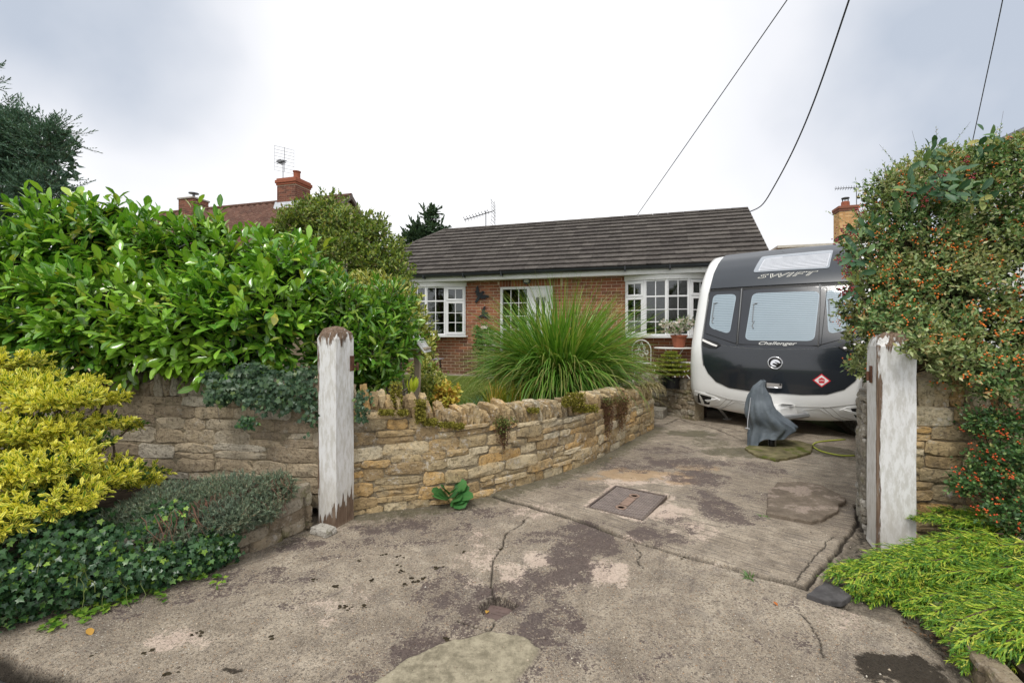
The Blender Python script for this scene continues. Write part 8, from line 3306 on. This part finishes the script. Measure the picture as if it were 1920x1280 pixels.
# weathered post with white crossed boards, wrapped by the shrubs (an old bird table)
q = P(783, 745, 4.9)
bt_ = thing('bird_table', 'weathered wooden bird table with white roof boards, tangled in the shrubs', 'bird table', (q.x, q.y, .42))
ph = P(783, 655, 4.9).z - .42
mb = MB(); mb.bbox(-.03, .03, -.03, .03, 0, ph, .006); mb.build('post', simple('weathered_wood', (.36, .29, .21), .9, .2, 15, .6), bt_)
mb = MB(); mb.bbox(-.19, .12, -.16, .16, ph + .001, ph + .025, .004); mb.build('tray', simple('weathered_board', (.42, .35, .26), .9, .2, 15, .6), bt_)
for s, x0 in ((-1, -.19), (1, .12)):
    mb = MB()
    M = Matrix.Translation((-.035, 0, ph + .16)) @ Matrix.Rotation(rad(s * 52), 4, 'Y')
    if s == 1:
        mb.bbox(0, .24, -.18, .18, -.008, .008, .003, M)
    else:
        mb.bbox(-.24, 0, -.18, .18, -.008, .008, .003, M)
    mb.build('roof_board', MATS['fascia'], bt_)
mb = MB()
for x in (-.16, .09):
    for y in (-.14, .14):
        mb.tube([(x, y, ph + .02), (x * .5 - .018, y, ph + .12)], .008, 4)
mb.build('upright', MATS['fascia'], bt_)
# heart hanging in the bow window
hpz = house_pt(1193, 571, -.02)
hh_ = thing('window_heart', 'white wire heart hanging inside the bow window above the pampas grass', 'decoration', hpz, HROT)
mb = MB()
hp_ = [(.085 * (16 * math.sin(t_) ** 3) / 16, 0, .085 * (13 * math.cos(t_) - 5 * math.cos(2 * t_) - 2 * math.cos(3 * t_) - math.cos(4 * t_)) / 16) for t_ in np.linspace(0, 2 * math.pi, 30)]
mb.tube(hp_, .011, 5)
mb.tube([(x * .5, 0, z * .5) for x, y, z in hp_], .007, 5)
mb.build('heart', MATS['upvc'], hh_)
mb = MB(); mb.tube([(0, 0, .06), (0, 0, .22)], .003, 4); mb.build('thread', MATS['upvc'], hh_)

# ------------------------------------------------------------------ debris on the drive
deb = [(1163 - 520, 1138), (654, 1140), (683, 1137), (1388 / 2, 1087), (1507 / 2, 1043), (1440 / 2, 1038), (1705 / 2, 1021), (1742 / 2, 1032), (1354 / 2, 1049), (1498 / 2, 1059), (1510 / 2, 1070), (1638 / 2, 1064), (1515 / 2, 1094), (1560 / 2, 1090), (1595 / 2, 1083), (1550 / 2, 1083),
       (1268 / 2, 1098), (1175 / 2, 1087), (1850 / 2, 1102), (640, 1136), (560 / 2, 1222), (730 / 2, 1190), (1020 / 2, 1195), (640 / 2, 1262), (340 / 2, 1234), (285 / 2, 1247), (885 / 2, 1045), (1670 / 2, 1199), (1880 / 2, 1028), (480 + 800, 1045)]
gdeb = simple('moss_clod', (.045, .036, .022), .95, .5, 30, .9, 90, .1)
rngd = random.Random(9)
for i, (px, py) in enumerate(deb):
    g = G(px, py)
    mb = MB()
    for k in range(rngd.randint(4, 8)):
        s = rngd.uniform(.003, .011)
        pts, fs = rock(rngd, s * 1.8, s * 1.3, s * .8, 2, .3, .35)
        ox, oy = rngd.gauss(0, .014), rngd.gauss(0, .010)
        mb.add([(p[0] + ox, p[1] + oy, p[2]) for p in pts], fs)
    o = mb.build('moss_clod', gdeb)
    o.location = (g.x, g.y, -.004)
    tag(o, 'small dark clod of moss or dirt lying on the front of the concrete drive', 'moss clod', 'dark moss clods scattered on the drive')
g_fall = leaf_mat('fallen_leaf', [(0, (.42, .22, .05)), (.5, (.58, .34, .07)), (1, (.50, .13, .03))], .6, .3, .2)
fall = [(165, 1174, 'tan fallen leaf on the drive below the ivy', .06), (20, 1262, 'orange fallen leaf on the tarmac in the bottom left corner', .05), (60, 1270, 'second orange fallen leaf in the bottom left corner', .045), (912, 1132, 'bright orange leaf caught in the drain hole', .045), (918, 1148, 'orange curled leaf fragment at the front of the drain hole', .035),
        (1145, 858, 'rust coloured leaf by the foot of the drive wall', .06), (1610 - 160, 1124, 'tiny rust leaf on the near slab', .03)]
for px, py, lb, s in fall:
    g = G(px, py, .02)
    tmv = LAUREL
    m = np_mesh('fallen_leaf', tmv['v'] * np.array([s, s * .55, s]), tmv['l'], tmv['t'], True, {'mid': tmv['mid'], 'rnd': np.full(len(tmv['v']), R.random())})
    m.materials.append(g_fall)
    o = link('fallen_leaf', m)
    o.location = (g.x, g.y, .012 if px > 100 else -.035)
    if 890 < px < 925:
        o.location.z = -.03
    o.rotation_euler = (0, .1, R.uniform(0, 6))
    tag(o, lb, 'leaf')
# gravel of loose grit on the concrete
n = 2600
gx, gy = RS.rand(n) * 6.2 - 2.6, 1.6 + RS.rand(n) ** 1.6 * 4.2
okk = (gy > 1.0)
Pq = np.stack([gx, gy, np.full(n, .004)], -1)
lowp = in_poly(Pq[:, 0], Pq[:, 1], [(-2.6, 2.35), (-1.6, 3.4), (-1.2, 3.7), (.2, 4.5), (2.0, 6.6), (2.9, 5.4), (2.5, 3.0), (2.1, 2.4), (1.8, 1.5), (-2.2, 1.6)])
Pq = Pq[lowp]
hx = ((Pq[:, 0] + 3.6) / .0105).astype(int).clip(0, nx - 1)
hy_ = np.searchsorted(ys if len(ys) == ny else np.array([0]), Pq[:, 1]).clip(0, ny - 1) if False else np.searchsorted(GY[:, 0], Pq[:, 1]).clip(0, ny - 1)
Pq[:, 2] = H[hy_, hx] + .001
t = NT('grit')
t.finish(t.ramp(t.attr('rnd'), [(0, (.10, .08, .06)), (.4, (.28, .23, .17)), (.8, (.48, .40, .30)), (1, (.62, .58, .5))]), .9, .2)
scatter_mesh('grit', BERRY, Pq, nrmz(RS.randn(len(Pq), 3) * np.array([1, 1, .1])), np.tile([[0, 0, 1.0]], (len(Pq), 1)), .005 + RS.rand(len(Pq)) ** 3 * .010, .004 + RS.rand(len(Pq)) ** 3 * .006, t.m, None)
# grass and leaf litter in the corner below the juniper and along the wall foot
lit = []
for i in range(900):
    px = R.uniform(1600, 1860)
    py = 1040 + (px - 1600) * .75 + R.uniform(-70, 60)
    if py > 1290 or py < 1035:
        continue
    g = G(px, py, .0)
    lit.append((g.x, g.y, R.random() * .015 - .02))
lit = np.array(lit)
scatter_mesh('leaf_litter', SMALL, lit, RS.randn(len(lit), 3) * np.array([1, 1, .3]), RS.randn(len(lit), 3) * .4 + np.array([0, 0, 1.0]), .022, .010, leaf_mat('dead_litter', [(0, (.05, .035, .025)), (.7, (.16, .10, .06)), (1, (.32, .22, .12))], .8, .2, .05), None)
# weeds in the joint
for px, py, lb in ((1405, 1081, 'tiny green weed growing in the slab joint'), (1432, 970, 'small weed at the left corner of the broken flagstone')):
    tuft('weed', lb, 'weed', px, py, 26, (.02, .05), .008, g_mid, (10, 80), (10, 60), .02, 0.01, 3)
